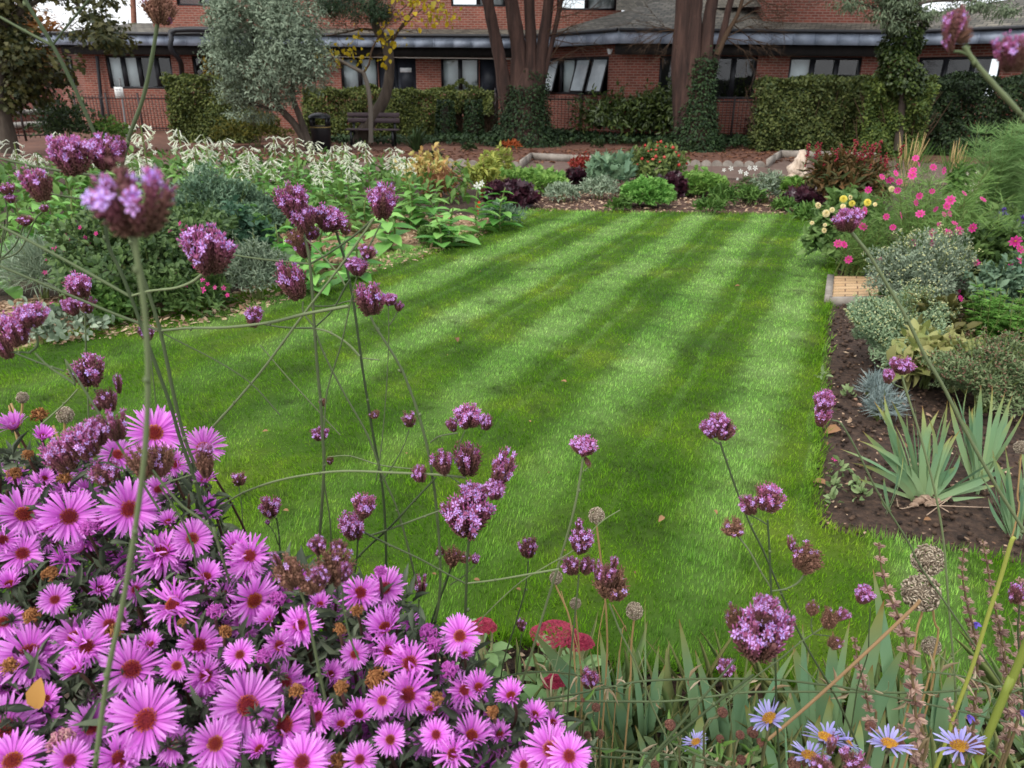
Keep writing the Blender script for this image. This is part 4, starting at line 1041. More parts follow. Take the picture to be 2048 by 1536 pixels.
def strap_profile(l, w, lean, droop, ns=8):
    """strap leaf in (side, out, up) with a keel"""
    V, u = [], []; y = z = 0; ang = math.pi / 2 - lean * .9
    for i in range(ns + 1):
        t_ = i / ns; hw = w * .5 * (1 if t_ < .45 else max(.02, 1 - ((t_ - .45) / .55) ** 1.6))
        V += [[-hw, y, z + hw * .35], [0, y, z], [hw, y, z + hw * .35]]; u += [t_] * 3
        y += math.cos(ang) * l / ns; z += math.sin(ang) * l / ns; ang -= droop * 2.2 * t_ / ns * 2
    V = np.array(V); V[:, 2] = np.maximum(V[:, 2], .01 - 0 * V[:, 2])
    F4 = []
    for i in range(ns):
        a = i * 3; F4 += [[a, a + 1, a + 4, a + 3], [a + 1, a + 2, a + 5, a + 4]]
    return V, np.array(F4), np.array(u)
strap_clump('spiky_clump', 'spiky dark green strap-leaved clump beside the bench', 'plant', (832, 304), 70, (.45, .8), .05, plant_mat('dark_strap', (26, 44, 26), (54, 74, 40)), 1.1, droop=.5)

# ivy carpet under the trees (uncountable)
m_ = MB(); ivp = g2((880, 270), (1000, 262), (1200, 262), (1540, 268), (1780, 290), (1780, 312), (1600, 300), (1400, 300), (1180, 290), (1000, 296), (880, 292))
P = sample_poly(ivp, 190); k = len(P); P3 = np.column_stack([P, U(.03, .22, k)]); leafy(m_, P3, np.tile([[0, -.3, 1.]], (k, 1)), OVAL, .1, .85, .1, .7)
ivp2 = g2((600, 285), (720, 282), (880, 285), (880, 292), (600, 292)); P = sample_poly(ivp2, 150); k = len(P); leafy(m_, np.column_stack([P, U(.02, .15, k)]), np.tile([[0, -.3, 1.]], (k, 1)), OVAL, .1, .85, .1, .7)
o = m_.build('ivy_ground_cover', M_ivy); tag(o, 'dark ivy carpet spreading over the ground under the big trees', 'ivy', kind='stuff')
# small green tufts and litter on the reddish ground
m_ = MB(); lit = g2((200, 300), (1800, 300), (1900, 330), (200, 325)); P = sample_poly(lit, 26); k = len(P)
m_.inst(LANCE, frames(np.column_stack([Nn(0, 1, (k, 2)), np.full(k, .1)]), np.column_stack([Nn(0, .3, (k, 2)), np.ones(k)]), U(.03, .06, k), U(.08, .16, k)), np.column_stack([P, np.full(k, .02)]))
o = m_.build('leaf_litter', plant_mat('litter', (96, 60, 44), (138, 98, 72), trans=0)); tag(o, 'rust-coloured needle and leaf litter under the trees', 'leaf litter', kind='stuff')
for (x, y, s_, lab) in ((1022, 300, 22, 'rusty orange fern tuft in the litter before the left big trunk'), (1195, 296, 16, 'low green tuft on the litter left of the laurel'), (1385, 305, 24, 'low dark green tuft on the litter before the right trunk'), (870, 318, 12, 'small green weed on the path edge right of the spiky clump'), (938, 303, 16, 'little green seedling clump on the bank between spiky clump and tree')):
    bush('ground_tuft', lab, 'plant', (x, y), s_ * 1.5, y - s_ * .7, plant_mat('rust_fern', (140, 66, 34), (170, 90, 44)) if 'rusty' in lab else MATS['holly_leaf'], LANCE, .12, .3, 120, stems=0, group='tufts under the trees')

# ---------------------------------------------------------------- bench, bin, sign, kerbs, stump, slab
M_wood = solid_mat('bench_slats', (66, 54, 58), (88, 74, 78), 6, .7, stretch=(.3, 3, 3))
M_black = solid_mat('black_plastic', (20, 21, 24), (30, 31, 34), 5, .35)
Yb = 21.4
bn = thing('park_bench', 'dark purplish-brown slatted bench behind the white flowers with its back to the hedge', 'bench', (at(748, 285, Yb)[0], Yb, 0))
xa, xb_ = at(694, 280, Yb)[0], at(798, 280, Yb)[0]
m_ = MB()
for z_ in (.60, .74): m_.box((xa, Yb + .28 - .02, z_), (xb_, Yb + .30, z_ + .125))
m_.build('backrest', M_wood, bn)
m_ = MB()
for k in range(4): m_.box((xa, Yb - .18 + k * .11, .42), (xb_, Yb - .085 + k * .11, .455))
m_.build('seat', M_wood, bn)
for x_ in (xa + .15, xb_ - .15):
    m_ = MB(); m_.box((x_ - .03, Yb - .16, 0), (x_ + .03, Yb - .1, .418)); m_.box((x_ - .03, Yb + .302, 0), (x_ + .03, Yb + .36, .84)); m_.box((x_ - .026, Yb - .098, .36), (x_ + .026, Yb + .30, .417)); m_.build('leg', M_black, bn)
Yn = 19.6; xb0 = at(643, 280, Yn)[0]
lb = thing('litter_bin', 'black litter bin with a domed hood on corner posts, right of the silver tree trunk', 'litter bin', (xb0, Yn, 0))
m_ = MB(); m_.tube([[xb0, Yn, 0], [xb0, Yn, .04], [xb0, Yn, .06], [xb0, Yn, .58], [xb0, Yn, .62]], [.2, .2, .23, .26, .26], 14); m_.build('body', M_black, lb, True)
m_ = MB(); m_.tube([[xb0, Yn, .80], [xb0, Yn, .84], [xb0, Yn, .90], [xb0, Yn, .93]], [.29, .28, .2, .04], 14); m_.build('hood', M_black, lb, True)
for dx, dy in ((-.19, -.14), (.19, -.14), (-.19, .14), (.19, .14)):
    m_ = MB(); m_.box((xb0 + dx - .03, Yn + dy - .03, .60), (xb0 + dx + .03, Yn + dy + .03, .82)); m_.build('post', M_black, lb)
m_ = MB(); m_.tube([[xb0, Yn, .575], [xb0, Yn, .60]], [.266, .268], 14); m_.build('band', solid_mat('gold_band', (120, 104, 60), (150, 130, 76), 3, .4), lb)
Ys = 22.5
sg = thing('pole_sign', 'small white notice on a thin grey pole before the brick corner at left', 'sign', (at(246, 240, Ys)[0], Ys, 0))
m_ = MB(); m_.tube([[at(248, 240, Ys)[0], Ys, 0], at(239, 156, Ys)], .028, 8); m_.build('pole', M_rail if False else solid_mat('galvanised', (118, 120, 122), (150, 152, 154), 5, .5, .3), sg)
c0, c1 = at(232, 196, Ys - .04), at(245, 174, Ys - .04)
m_ = MB(); m_.box((c0[0], Ys - .055, c0[2]), (c1[0], Ys - .035, c1[2])); pn = m_.build('sign_panel', solid_mat('sign_white', (214, 214, 212), (226, 226, 224), 3, .5), sg)
m_ = MB()
for k, (f0, f1) in enumerate(((.8, .3), (.66, .2), (.5, .25), (.36, .3), (.2, .25))):
    z_ = c0[2] + (c1[2] - c0[2]) * f0; m_.box((c0[0] + .03 + (.02 if k % 2 else 0), Ys - .0585, z_ - .008), (c1[0] - .03 - f1 * .06, Ys - .0555, z_ + .008))
m_.build('faded_lines', solid_mat('faded_ink', (150, 150, 152), (170, 170, 172), 3, .7), sg)

M_conc = solid_mat('kerb_concrete', (120, 112, 104), (158, 150, 140), 7, .9, bump=.3)
def kerb(label, pts, scallop=False, h=.1):
    P = [G(x, y) for x, y in pts]; th_w = .05
    mb = MB()
    for a, b in zip(P[:-1], P[1:]):
        d = b - a; Lk = np.linalg.norm(d[:2]); t_ = d[:2] / Lk; R3 = np.stack([[*t_, 0], [-t_[1], t_[0], 0], [0, 0, 1]], -1)
        if scallop:
            k = max(1, int(Lk / .21))
            for q in range(k):
                cx_, hw = (q + .5) * Lk / k, Lk / k / 2 - .006
                A = np.linspace(0, math.pi, 9); ring = [[cx_ + hw * math.cos(v), h * .45 + hw * .8 * math.sin(v)] for v in A]; ring = [[cx_ + hw, 0]] + ring + [[cx_ - hw, 0]]
                V = [[r[0], -th_w / 2, r[1]] for r in ring] + [[r[0], th_w / 2, r[1]] for r in ring] + [[cx_, -th_w / 2, .01], [cx_, th_w / 2, .01]]
                m = len(ring); V = np.array(V) @ R3.T + [a[0], a[1], 0]
                tt_ = U(); mb.add(V, [[2 * m, i, i + 1] for i in range(m - 1)] + [[2 * m + 1, m + i + 1, m + i] for i in range(m - 1)], tt_)
                mb.add(V, [[i, m + i, m + i + 1, i + 1] for i in range(m - 1)], tt_)
        else:
            k = max(1, int(Lk / .9))
            for q in range(k): mb.box((Lk * q / k + .004, -th_w / 2, 0), (Lk * (q + 1) / k - .004, th_w / 2, h), M=R3, org=[a[0], a[1], 0])
    o = mb.build('path_edging', M_conc); tag(o, label, 'edging', 'concrete edging along the far path')
kerb('scalloped concrete edging left of the recessed bay in the path', [(885, 331), (935, 333), (1040, 336)], True)
kerb('plain concrete edging boards round the recessed bay in the middle of the path', [(1041, 337), (1062, 320), (1140, 324), (1222, 328)], False, .16)
kerb('scalloped concrete edging between the two path bays', [(1224, 329), (1380, 332), (1530, 335)], True)
kerb('plain concrete edging boards behind the pale driftwood stump', [(1533, 336), (1560, 316), (1650, 318), (1750, 322)], False, .18)

sb, sw, sh = size_at((1592, 380), 42, 300)
stp = thing('weathered_stump', 'pale weathered driftwood stump standing on end at the path edge', 'stump', sb)
m_ = MB()
for k, (dx, dr, top) in enumerate(((0, 1, 1.0), (-.35, .8, .62), (.3, .7, .78), (.5, .5, .45), (-.1, .8, .9), (.1, .6, .95))):
    x0 = sb[0] + dx * sw * .5; m_.tube(smooth_path([[x0, sb[1] + Nn(0, .03), 0], [x0 + Nn(0, .02), sb[1] + Nn(0, .04), sh * top * .4], [sb[0] + dx * sw * .25 + Nn(0, .02), sb[1], sh * top * .75], [sb[0] + dx * sw * .12, sb[1], sh * top]], 4), np.interp(np.linspace(0, 1, 13), [0, .4, .75, 1], np.array([.34, .32, .24, .13]) * sw * dr) * (1 + Nn(0, .2, 13)), 9)
m_.build('wood', solid_mat('driftwood', (128, 102, 84), (206, 186, 166), 5, .9, bump=1.0, stretch=(2.5, 2.5, .6), c3=(224, 208, 192)), stp, True)
m_ = MB(); m_.tube(smooth_path([[sb[0] - sw * .5, sb[1] - .1, 0], [sb[0] - sw * .4, sb[1] - .1, sh * .22], [sb[0] - sw * .1, sb[1] - .12, sh * .28], [sb[0] + .1, sb[1] - .12, 0]], 4), [.06, .07, .07, .06, .06, .05, .06, .06, .06, .06, .06, .05, .04], 7)
m_.build('root', solid_mat('root_wood', (74, 56, 44), (120, 94, 74), 6, .9, bump=.8), stp, True)

c = [G(1666, 563), G(1757, 563), G(1768, 606), G(1662, 608)]
sl_ = thing('paving_slab', 'tan block-paved slab with pale edging strip set at the lawn edge', 'paving', (c[0] + c[2]) / 2)
me = bpy.data.meshes.new('pavers'); V = [(*q[:2], 0) for q in c] + [(*q[:2], .05) for q in c]
o_ = np.array([*((c[0] + c[2]) / 2)[:2], 0]); me.from_pydata([tuple(np.array(v) - o_) for v in V], [], [(4, 7, 6, 5), (0, 1, 5, 4), (1, 2, 6, 5), (2, 3, 7, 6), (3, 0, 4, 7)])
wx = np.linalg.norm(c[1] - c[0]); wy = np.linalg.norm(c[3] - c[0]); set_uv(me, [(0, wy), (wx, wy), (wx, 0), (0, 0)] * 2)
me.materials.append(brick_mat('paver_blocks', (200, 168, 130), (184, 150, 112), (120, 96, 76), .2, .1, .006, .85, 3)); ob = bpy.data.objects.new('pavers', me); COL.objects.link(ob); ob.parent = sl_
sl_.location = (*o_[:2], 0)
m_ = MB()
for a, b in ((c[3], c[2]), (c[3], c[0])):
    d = (b - a); Lk = np.linalg.norm(d); t_ = d / Lk; R3 = np.stack([t_, [-t_[1], t_[0], 0], [0, 0, 1]], -1); m_.box((-.03, -.06 if a is c[3] and b is c[2] else .0, .0), (Lk, -.005 if b is c[2] else .055, .062), M=R3, org=[a[0], a[1], 0])
m_.build('edging', M_conc, sl_)
m_ = MB(); lp_ = G(1735, 558); m_.tube([lp_, lp_ + [0, 0, .07]], [.035, .03], 8); tag(m_.build('blue_cap', solid_mat('blue_plastic', (92, 108, 150), (110, 124, 160), 4, .4)), 'little blue-grey plastic cap behind the paving slab', 'marker')

# ================================================================ far bed and left bed plants
M_ger = plant_mat('geranium_leaf', (84, 138, 60), (140, 186, 96), trans=.2)
M_ger2 = plant_mat('lady_mantle_leaf', (98, 142, 62), (140, 176, 88), trans=.2)
M_grey = plant_mat('grey_shrub_leaf', (108, 128, 104), (164, 178, 152), trans=.15)
M_purple = plant_mat('heuchera_leaf', (44, 26, 36), (82, 44, 56), trans=.1, rough=.35, spec=.5)
M_mid = plant_mat('mid_green_leaf', (64, 100, 42), (108, 142, 68), trans=.25)
M_tob = plant_mat('tobacco_leaf', (84, 146, 62), (148, 196, 104), trans=.3, rough=.45)
def sprinkle(th, b, w, dp, h, n, mat, size, T=STAR, name='flower', upper=.2, many=False, facing=(0, -.8, .6)):
    P, D = blob_points(b + np.array([0, 0, h * .52]), [w / 2 * 1.02, dp / 2, h * .55], n * 3, int(w * 999), .16, .05, upper)
    f = P[D[:, 1] < .35][:n]
    if many:
        mb = MB(); k = len(f); d = nrm(np.asarray(facing) + Nn(0, .4, (k, 3))); s_ = size * U(.7, 1.2, k) * .5; mb.inst(T, frames(d, rdir(k), s_, s_, s_), f); mb.build(name, mat, th)
    else:
        for p in f:
            mb = MB(); d = nrm(np.asarray(facing) + Nn(0, .4, 3)); s_ = size * U(.7, 1.2) * .5; mb.inst(T, frames(d[None], rdir(1), s_, s_, s_), p[None]); mb.build(name, mat, th)
for lab, base, w, top, mt, T, L, n in (
    ('wide low mat of pale green leaves at the left end of the far bed', (1048, 392), 160, 352, M_ger2, LOBED, .09, 1500),
    ('neat round bright green leafy mound in the middle of the far bed', (1298, 420), 96, 368, M_ger, LOBED, .075, 2300),
    ('wider yellow-green leafy mound with a flat top right of the round mound', (1404, 396), 108, 356, M_ger2, LOBED, .085, 1900),
    ('small yellow-green leafy mound right of the blue-green plants, before the stump', (1588, 396), 74, 364, M_ger2, LOBED, .085, 900),
    ('pale green leafy mat between the dark plants and the grey shrub', (1130, 382), 66, 354, M_ger, LOBED, .085, 600)):
    bush('leafy_mound', lab, 'plant', base, w, top, mt, T, L, .9, n, group='green leafy mounds in the far bed', up=.2, rnd=.5, shell=.12, amp=.08, stems=3)
for lab, base, w, top, n in (('dark purple frilly-leaved plant at the front of the far bed', (1020, 420), 86, 378, 700), ('small dark purple plant behind the grey shrub', (1155, 384), 42, 350, 260), ('dark purple leaves tucked right of the round green mound', (1345, 398), 44, 360, 300), ('dark purple leafy plant at the far right end of the bed', (1610, 418), 56, 390, 420)):
    bush('purple_leaf_plant', lab, 'plant', base, w, top, M_purple, LOBED, .13, .95, n, group='purple-leaved plants in the far bed', up=.2, shell=.2, amp=.2, stems=2)
for lab, base, w, top, n in (('low grey-green shrub in front of the purple plant in the far bed', (1128, 408), 76, 374, 700), ('grey-green shrub left of the round green mound', (1200, 402), 72, 362, 700), ('blue-grey wispy plant with pale blue flowers before the stump', (1535, 410), 56, 352, 500)):
    bush('grey_shrub', lab, 'shrub', base, w, top, M_grey, LANCE, .07, .25, n, group='grey shrubs in the far bed', amp=.25)
bush('cardoon', 'blue-green plant with big toothed leaves behind the grey shrubs', 'plant', (1222, 388), 80, 326, plant_mat('cardoon_leaf', (96, 128, 100), (130, 158, 122)), LOBED, .22, .45, 170, stems=3, up=.6)
rb = bush('rose_bush', 'open rose bush with red buds in the middle of the far bed', 'rose bush', (1316, 384), 110, 300, plant_mat('rose_leaf', (74, 96, 50), (124, 140, 74)), OVAL, .075, .6, 1700, amp=.3, f=4,
          extra=lambda th, b, w, dp, h: sprinkle(th, b, w, dp, h, 22, plant_mat('red_bud', (176, 46, 40), (206, 96, 84)), .06, SPIN, 'bud'))
bush('red_stonecrop', 'rust-red flowered stonecrop beside the path left of the rose bush', 'plant', (1165, 372), 52, 318, plant_mat('rust_head', (128, 40, 36), (158, 62, 50)), TINY, .04, .9, 1500, low=-.1, shell=.2, amp=.2, part='flower_heads', stems=14)
def stalky(name, label, cat, base_px, w_px, top_y, n, leafmat, L, wl, lf_n, T=LANCE, group=None, smat=None, tipmat=None, tipsize=.1, tipT=SPIN, tipn=0, tipname='flower_parts', bend=.12, dpt=None):
    """upright stems each set with leaves along it"""
    b, w, h = size_at(base_px, w_px, top_y); th = thing(name, label, cat, b, group); sm, lm_, tm = MB(), MB(), MB()
    for k in range(n):
        x0 = b + np.array([Nn(0, w * .12), Nn(0, w * .12), 0]); e = b + np.array([U(-.5, .5) * w, U(-.5, .5) * (dpt or w), h * U(.7, 1.05)])
        P = smooth_path([x0, (x0 + e) / 2 + [Nn(0, bend * w), 0, .03], e], 4); sm.tube(P, np.linspace(.005, .002, len(P)) * max(1, h * 1.4), 4)
        t_ = U(.1, .98, lf_n); i = (t_ * (len(P) - 1)).astype(int); q = P[i]
        a_ = U(0, 6.28, lf_n); D = np.column_stack([np.cos(a_), np.sin(a_), np.full(lf_n, .15)]); l = L * U(.6, 1.2, lf_n) * (1.1 - .5 * t_)
        lm_.inst(T, frames(nrm(D + [0, 0, .35]), np.array([[0, 0, 1.]]), l * wl, l, l), q)
        if tipmat:
            j = np.arange(tipn); pp = P[-1] + np.outer(-j / max(1, tipn) * tipsize * 4, [0, 0, 1]); tm.inst(tipT, frames(nrm(rdir(tipn) + [0, 0, 1.2]), rdir(tipn), tipsize * .35, tipsize, tipsize * .35), pp)
    sm.build('stems', smat or M_stem, th); lm_.build('foliage', leafmat, th)
    if tipmat: tm.build(tipname, tipmat, th)
    return th
stalky('bistort', 'tall bushy plant with thin dark red flower spikes right of the stump', 'plant', (1690, 408), 150, 292, 60, plant_mat('bistort_leaf', (62, 76, 40), (118, 84, 52)), .14, .3, 26, tipmat=plant_mat('bistort_spike', (122, 26, 40), (156, 52, 62)), tipsize=.045, tipn=9)
bush('bistort', 'leafy green and reddish base growth at the foot of the red-spiked plant', 'plant', (1700, 420), 140, 330, MATS['bistort_leaf'], LANCE, .16, .3, 1300, amp=.25)
for lab, bpx, w, top, n in (('clump of tall straw-coloured feather grass plumes before the ivy hedge', (1812, 372), 60, 262, 16), ('second clump of straw grass plumes left of the feathery green plants', (1905, 372), 46, 276, 13)):
    b, w_, h = size_at(bpx, w, top); th = thing('plume_grass', lab, 'ornamental grass', b, 'straw-coloured grass clumps'); mb, sm = MB(), MB()
    for k in range(n):
        x0 = b + [Nn(0, .06), Nn(0, .06), 0]; e = b + np.array([U(-.5, .5) * w_, Nn(0, .1), h * U(.7, 1.05)]); P = smooth_path([x0, (x0 + e) / 2, e], 6); sm.tube(P, .004, 4)
        q = P[int(len(P) * .45):]; mb.tube(q, np.interp(np.linspace(0, 1, len(q)), [0, .3, 1], [.006, .016, .003]), 5)
    sm.build('stems', plant_mat('straw', (172, 146, 96), (204, 178, 128), trans=.1), th); mb.build('plumes', MATS['straw'], th)
    mb = MB(); P, D = blob_points(b + [0, 0, h * .2], [w_ * .6, w_ * .5, h * .4], 160, 3); leafy(mb, P, D, NEEDLE, .4, .03, 1.2, .5); mb.build('blades', M_mid, th)
# white anemones with dark stems
wf = stalky('white_anemone', 'wiry dark-stemmed plant with small white flowers in the far bed', 'plant', (1500, 404), 100, 350, 26, plant_mat('dark_green_leaf', (56, 80, 42), (100, 126, 66)), .09, .4, 26)
M_white = plant_mat('white_petal', (226, 226, 218), (238, 238, 232), trans=.3)
for (x, y, s_) in ((1448, 340, 7), (1462, 337, 9), (1481, 343, 9), (1492, 347, 9), (1499, 336, 9), (1510, 336, 10), (1496, 385, 6), (1553, 392, 5), (1475, 358, 5)):
    p = at(x, y, wf.location[1] - .1); m_ = MB(); m_.inst(STAR, frames(nrm(np.array([[Nn(0, .3), -1, .3]])), rdir(1), s_ * mpp(p) * .6), p[None]); m_.build('flower', M_white, wf)
for k, (x, y, w, h_, lab) in enumerate(((1420, 432, 46, 26, 'fern-like green sprig on the bark at the bed front'), (1448, 420, 40, 40, 'taller fern sprig right of the first one'), (1240, 425, 30, 20, 'small green spiky tuft left of the round mound'), (1500, 415, 60, 34, 'mid-green low plant with a white bloom on the bed front'), (1570, 425, 40, 18, 'low green mat near the bed corner'), (1620, 444, 50, 24, 'low pale green leaves at the lawn corner below the purple plant'))):
    bush('bed_plant', lab, 'plant', (x, y), w, y - h_, M_mid, LANCE, .1, .3, 150, group='small plants at the front of the far bed', up=.5, stems=2, amp=.3)
# yellow and peach hostas/hydrangea
bush('fading_plant', 'peach and cream leaved fading plant right of the white flowers', 'plant', (850, 400), 90, 322, plant_mat('peach_leaf', (206, 164, 104), (190, 190, 116), trans=.35), OVAL, .085, .6, 620, amp=.4, smat=plant_mat('reddish_stem', (120, 64, 48), (140, 80, 58), trans=0), stems=14)
bush('fading_plant', 'taller yellow-green arching plant left of the path bay', 'plant', (968, 400), 62, 322, plant_mat('lime_leaf', (176, 178, 86), (140, 156, 76), trans=.35), LANCE, .11, .4, 360, amp=.4, smat=MATS['reddish_stem'], stems=10)
bush('lime_spike', 'lime-yellow leafy shoot bending over the path edge', 'plant', (1005, 372), 26, 306, MATS['lime_leaf'], LANCE, .12, .4, 80, stems=3)
bush('flaming_plant', 'small orange-brown drying plant behind the broad-leaved tobacco plants', 'plant', (880, 410), 60, 352, plant_mat('orange_brown', (140, 96, 70), (160, 120, 80)), LANCE, .12, .3, 160, amp=.3)

# flowering tobacco
TOBV = []
def tobacco_variant(h=1.0, seed=0, flowers=True, leaves=13, Lf=.30):
    global rng, U, Nn
    st, lf_, fl = MB(), MB(), MB()
    st.tube(smooth_path([[0, 0, 0], [Nn(0, .03), Nn(0, .03), h * .5], [Nn(0, .05), Nn(0, .05), h]], 4), np.linspace(.014, .006, 9), 6)
    for k in range(leaves):
        z = h * (.04 + .62 * (k / leaves) ** .9) if flowers else h * (.05 + .9 * (k / leaves)); a = k * 2.4 + U(0, .5); l = Lf * (1.15 - .75 * k / leaves) * U(.85, 1.15)
        D = np.array([[math.cos(a), math.sin(a), U(.1, .6)]]); lf_.inst(BIGLEAF, frames(D, np.array([[0, 0, 1.]]), l * .48, l, l), np.array([[0, 0, z]]))
    out = [st, lf_]
    if flowers:
        n = int(U(12, 34)); zs_ = U(.14, .34)
        for k in range(n):
            a = U(0, 6.28); z = h - U(0, zs_); D = nrm(np.array([math.cos(a), math.sin(a), U(-.9, .5)])); r0 = np.array([0, 0, z]) + D * .02; mid = r0 + D * .04 + [0, 0, .01]; e = mid + nrm(D + [0, 0, -.8]) * U(.06, .1)
            fl.tube([r0, mid, e], [.002, .004, .007], 5, u=.6)
            fl.inst(STAR, frames(nrm(e - mid)[None], rdir(1), .026), e[None])
        out.append(fl)
    return out
BIGLEAF = strip_T([(0, .08), (.12, .2), (.35, .46), (.6, .5), (.82, .3), (1, .02)], .38, .22)
for v in range(8):
    parts = tobacco_variant(1.0, v); TOBV.append([p.mesh('tobacco', None) for p in parts])
TOBL = [[p.mesh('tobacco', None) for p in tobacco_variant(.55, 9, False, 15, .30)] for v in range(3)]
M_tobfl = plant_mat('tobacco_flower', (214, 218, 186), (240, 240, 232), trans=.3)
for ms in TOBV: ms[0].materials.append(M_stem); ms[1].materials.append(M_tob); ms[2].materials.append(M_tobfl)
for ms in TOBL: ms[0].materials.append(M_stem); ms[1].materials.append(M_tob)
tob = [(300, 262, 8.2), (20, 296, 8.6), (62, 318, 9.0), (345, 266, 9.2), (412, 278, 9.6), (388, 300, 9.0), (455, 288, 10), (498, 306, 9.4), (555, 284, 10.2), (590, 286, 10.6), (632, 292, 10.6), (660, 298, 10), (680, 294, 10.8), (700, 330, 9.3), (735, 290, 10.4), (788, 308, 9.7), (820, 326, 9.2), (120, 278, 9.4), (170, 292, 9.8), (480, 336, 8.6), (230, 300, 9.6), (270, 318, 8.8), (545, 330, 9.2), (640, 338, 9.0)]
tob_lab = ['tallest white flowering tobacco plant standing above the others behind the blurred verbena head', 'white tobacco plant at the left picture edge behind the verbena stems', 'white tobacco plant second from the left edge', 'white tobacco plant just right of the tallest one', 'white tobacco plant under the right edge of the clipped hedge', 'shorter white tobacco plant before the clipped hedge end', 'white tobacco plant below the silver tree left side', 'full white tobacco head in the middle of the row below the silver tree', 'white tobacco plant left of the litter bin trunk', 'white tobacco plant right below the silver tree trunk', 'white tobacco plant standing in front of the litter bin', 'dense white tobacco plant between the bin and the bench', 'white tobacco plant in front of the bench left end', 'lower white tobacco plant in front of the bench', 'white tobacco plant in front of the bench right half', 'white tobacco plant right of the bench', 'rightmost small white tobacco plant by the fading peach plant', 'white tobacco plant behind the wide verbena head at left', 'white tobacco plant half hidden by the wide verbena head', 'low white tobacco plant in front of the full head', 'white tobacco plant right behind the wide verbena head', 'white tobacco plant directly right of the blurred verbena flowers', 'low white tobacco plant left of the ones before the bin', 'lowest white tobacco plant before the bin']
for i, ((x, y, Y), lab) in enumerate(zip(tob, tob_lab)):
    p = at(x, y, Y); h = p[2] + .06; th = thing('flowering_tobacco', lab, 'flowering plant', (p[0], Y, 0), 'white flowering tobacco plants in the left bed')
    ms = TOBV[i % 8]; R3 = zframe(np.array([Nn(0, .05), Nn(0, .05), 1]), U(0, 6.28))
    k = U(.95, 1.2)
    for nm, me in zip(('stem', 'leaves', 'flowers'), ms): inst(nm, me, th, (0, 0, 0), R3, (k, k, h))
front = [(600, 455, 560), (655, 430, 540), (560, 470, 560), (500, 420, 520), (690, 445, 530), (740, 400, 470), (640, 520, 590), (905, 428, 490), (955, 385, 470), (880, 450, 500), (380, 420, 500), (130, 470, 560), (250, 430, 540), (60, 420, 560), (20, 480, 590), (820, 380, 460), (780, 430, 500), (470, 385, 470), (300, 400, 500), (560, 385, 460), (180, 400, 520), (660, 370, 440), (860, 395, 460), (600, 372, 445), (1000, 395, 462), (100, 385, 510), (420, 372, 455), (720, 480, 560)]
fl_lab = ['broad-leaved tobacco plant right behind the tall middle verbena heads', 'bright leafy tobacco plant between the two middle verbena stems', 'broad-leaved plant with a curled yellow-edged leaf behind the brown verbena head', 'leafy tobacco plant left of the tall middle verbena heads', 'leafy tobacco plant just left of the upper right verbena head of the middle group', 'leafy tobacco plant behind the upper right verbena head of the middle group', 'leafy plant at the chip-covered bed edge below the middle verbena heads', 'leafy tobacco plant at the far lawn edge corner', 'tall leafy stalk with one white bloom near the far lawn corner', 'low leafy plant on the chips by the far lawn edge', 'leafy tobacco plant behind the small verbena head at left centre', 'large-leaved plant behind the pink-flowered shrub, left side', 'leafy plant hidden behind the blurred verbena stem', 'pale leafy plant beneath the left verbena heads', 'leafy plant at the left edge below the verbena heads', 'leafy plant left of the fading peach plant', 'leafy tobacco plant right of the upper right verbena head', 'leafy tobacco plant in the middle rows below the silver tree', 'leafy tobacco plant right of the blurred verbena flowers', 'leafy tobacco plant above the tall middle verbena heads', 'leafy plant above the pink-flowered shrub', 'leafy plant in the row before the bench', 'leafy plant just below the fading peach plant', 'leafy plant in the row before the bin', 'last leafy plant of the row beside the far bed', 'leafy plant at left under the wide verbena head', 'leafy plant below the clipped hedge end', 'leafy plant reaching over the wood chips near the lawn']
for i, ((x, ty, by), lab) in enumerate(zip(front, fl_lab)):
    b = G(x, by); tp = at(x, ty - 20, b[1]); h = max(.25, tp[2]); th = thing('leafy_tobacco', lab, 'leafy plant', b, 'broad-leaved plants in the left bed')
    R3 = zframe(np.array([Nn(0, .08), Nn(0, .08), 1]), U(0, 6.28)); k = U(.9, 1.15) * (1.1 if b[1] > 7 else .85)
    for nm, me in zip(('stem', 'leaves'), TOBL[i % 3]): inst(nm, me, th, (0, 0, 0), R3, (k, k, h / .55))
m_ = MB(); p = at(955, 372, front and G(955, 470)[1]); m_.inst(STAR, frames(np.array([[0, -1, .3.real]]), rdir(1), .05), p[None]); m_.inst(STAR, frames(np.array([[-.6, -.8, .1]]), rdir(1), .04), p[None] + [[.05, 0, .03]]); 
tag(m_.build('white_bloom', M_white), 'single white bloom above the leafy stalk near the far lawn corner', 'flower')
m_ = MB(); p = G(956, 417, .12); m_.inst(OVAL, frames(np.array([[.2, -.3, 1]]), np.array([[0, -1., 0]]), .05, .1), p[None]); m_.tube([p, [p[0], p[1], 0]], .004, 4); tag(m_.build('red_flower', plant_mat('scarlet', (214, 58, 30), (220, 80, 40))), 'tiny scarlet flower at the far lawn edge under the leafy stalk', 'flower')

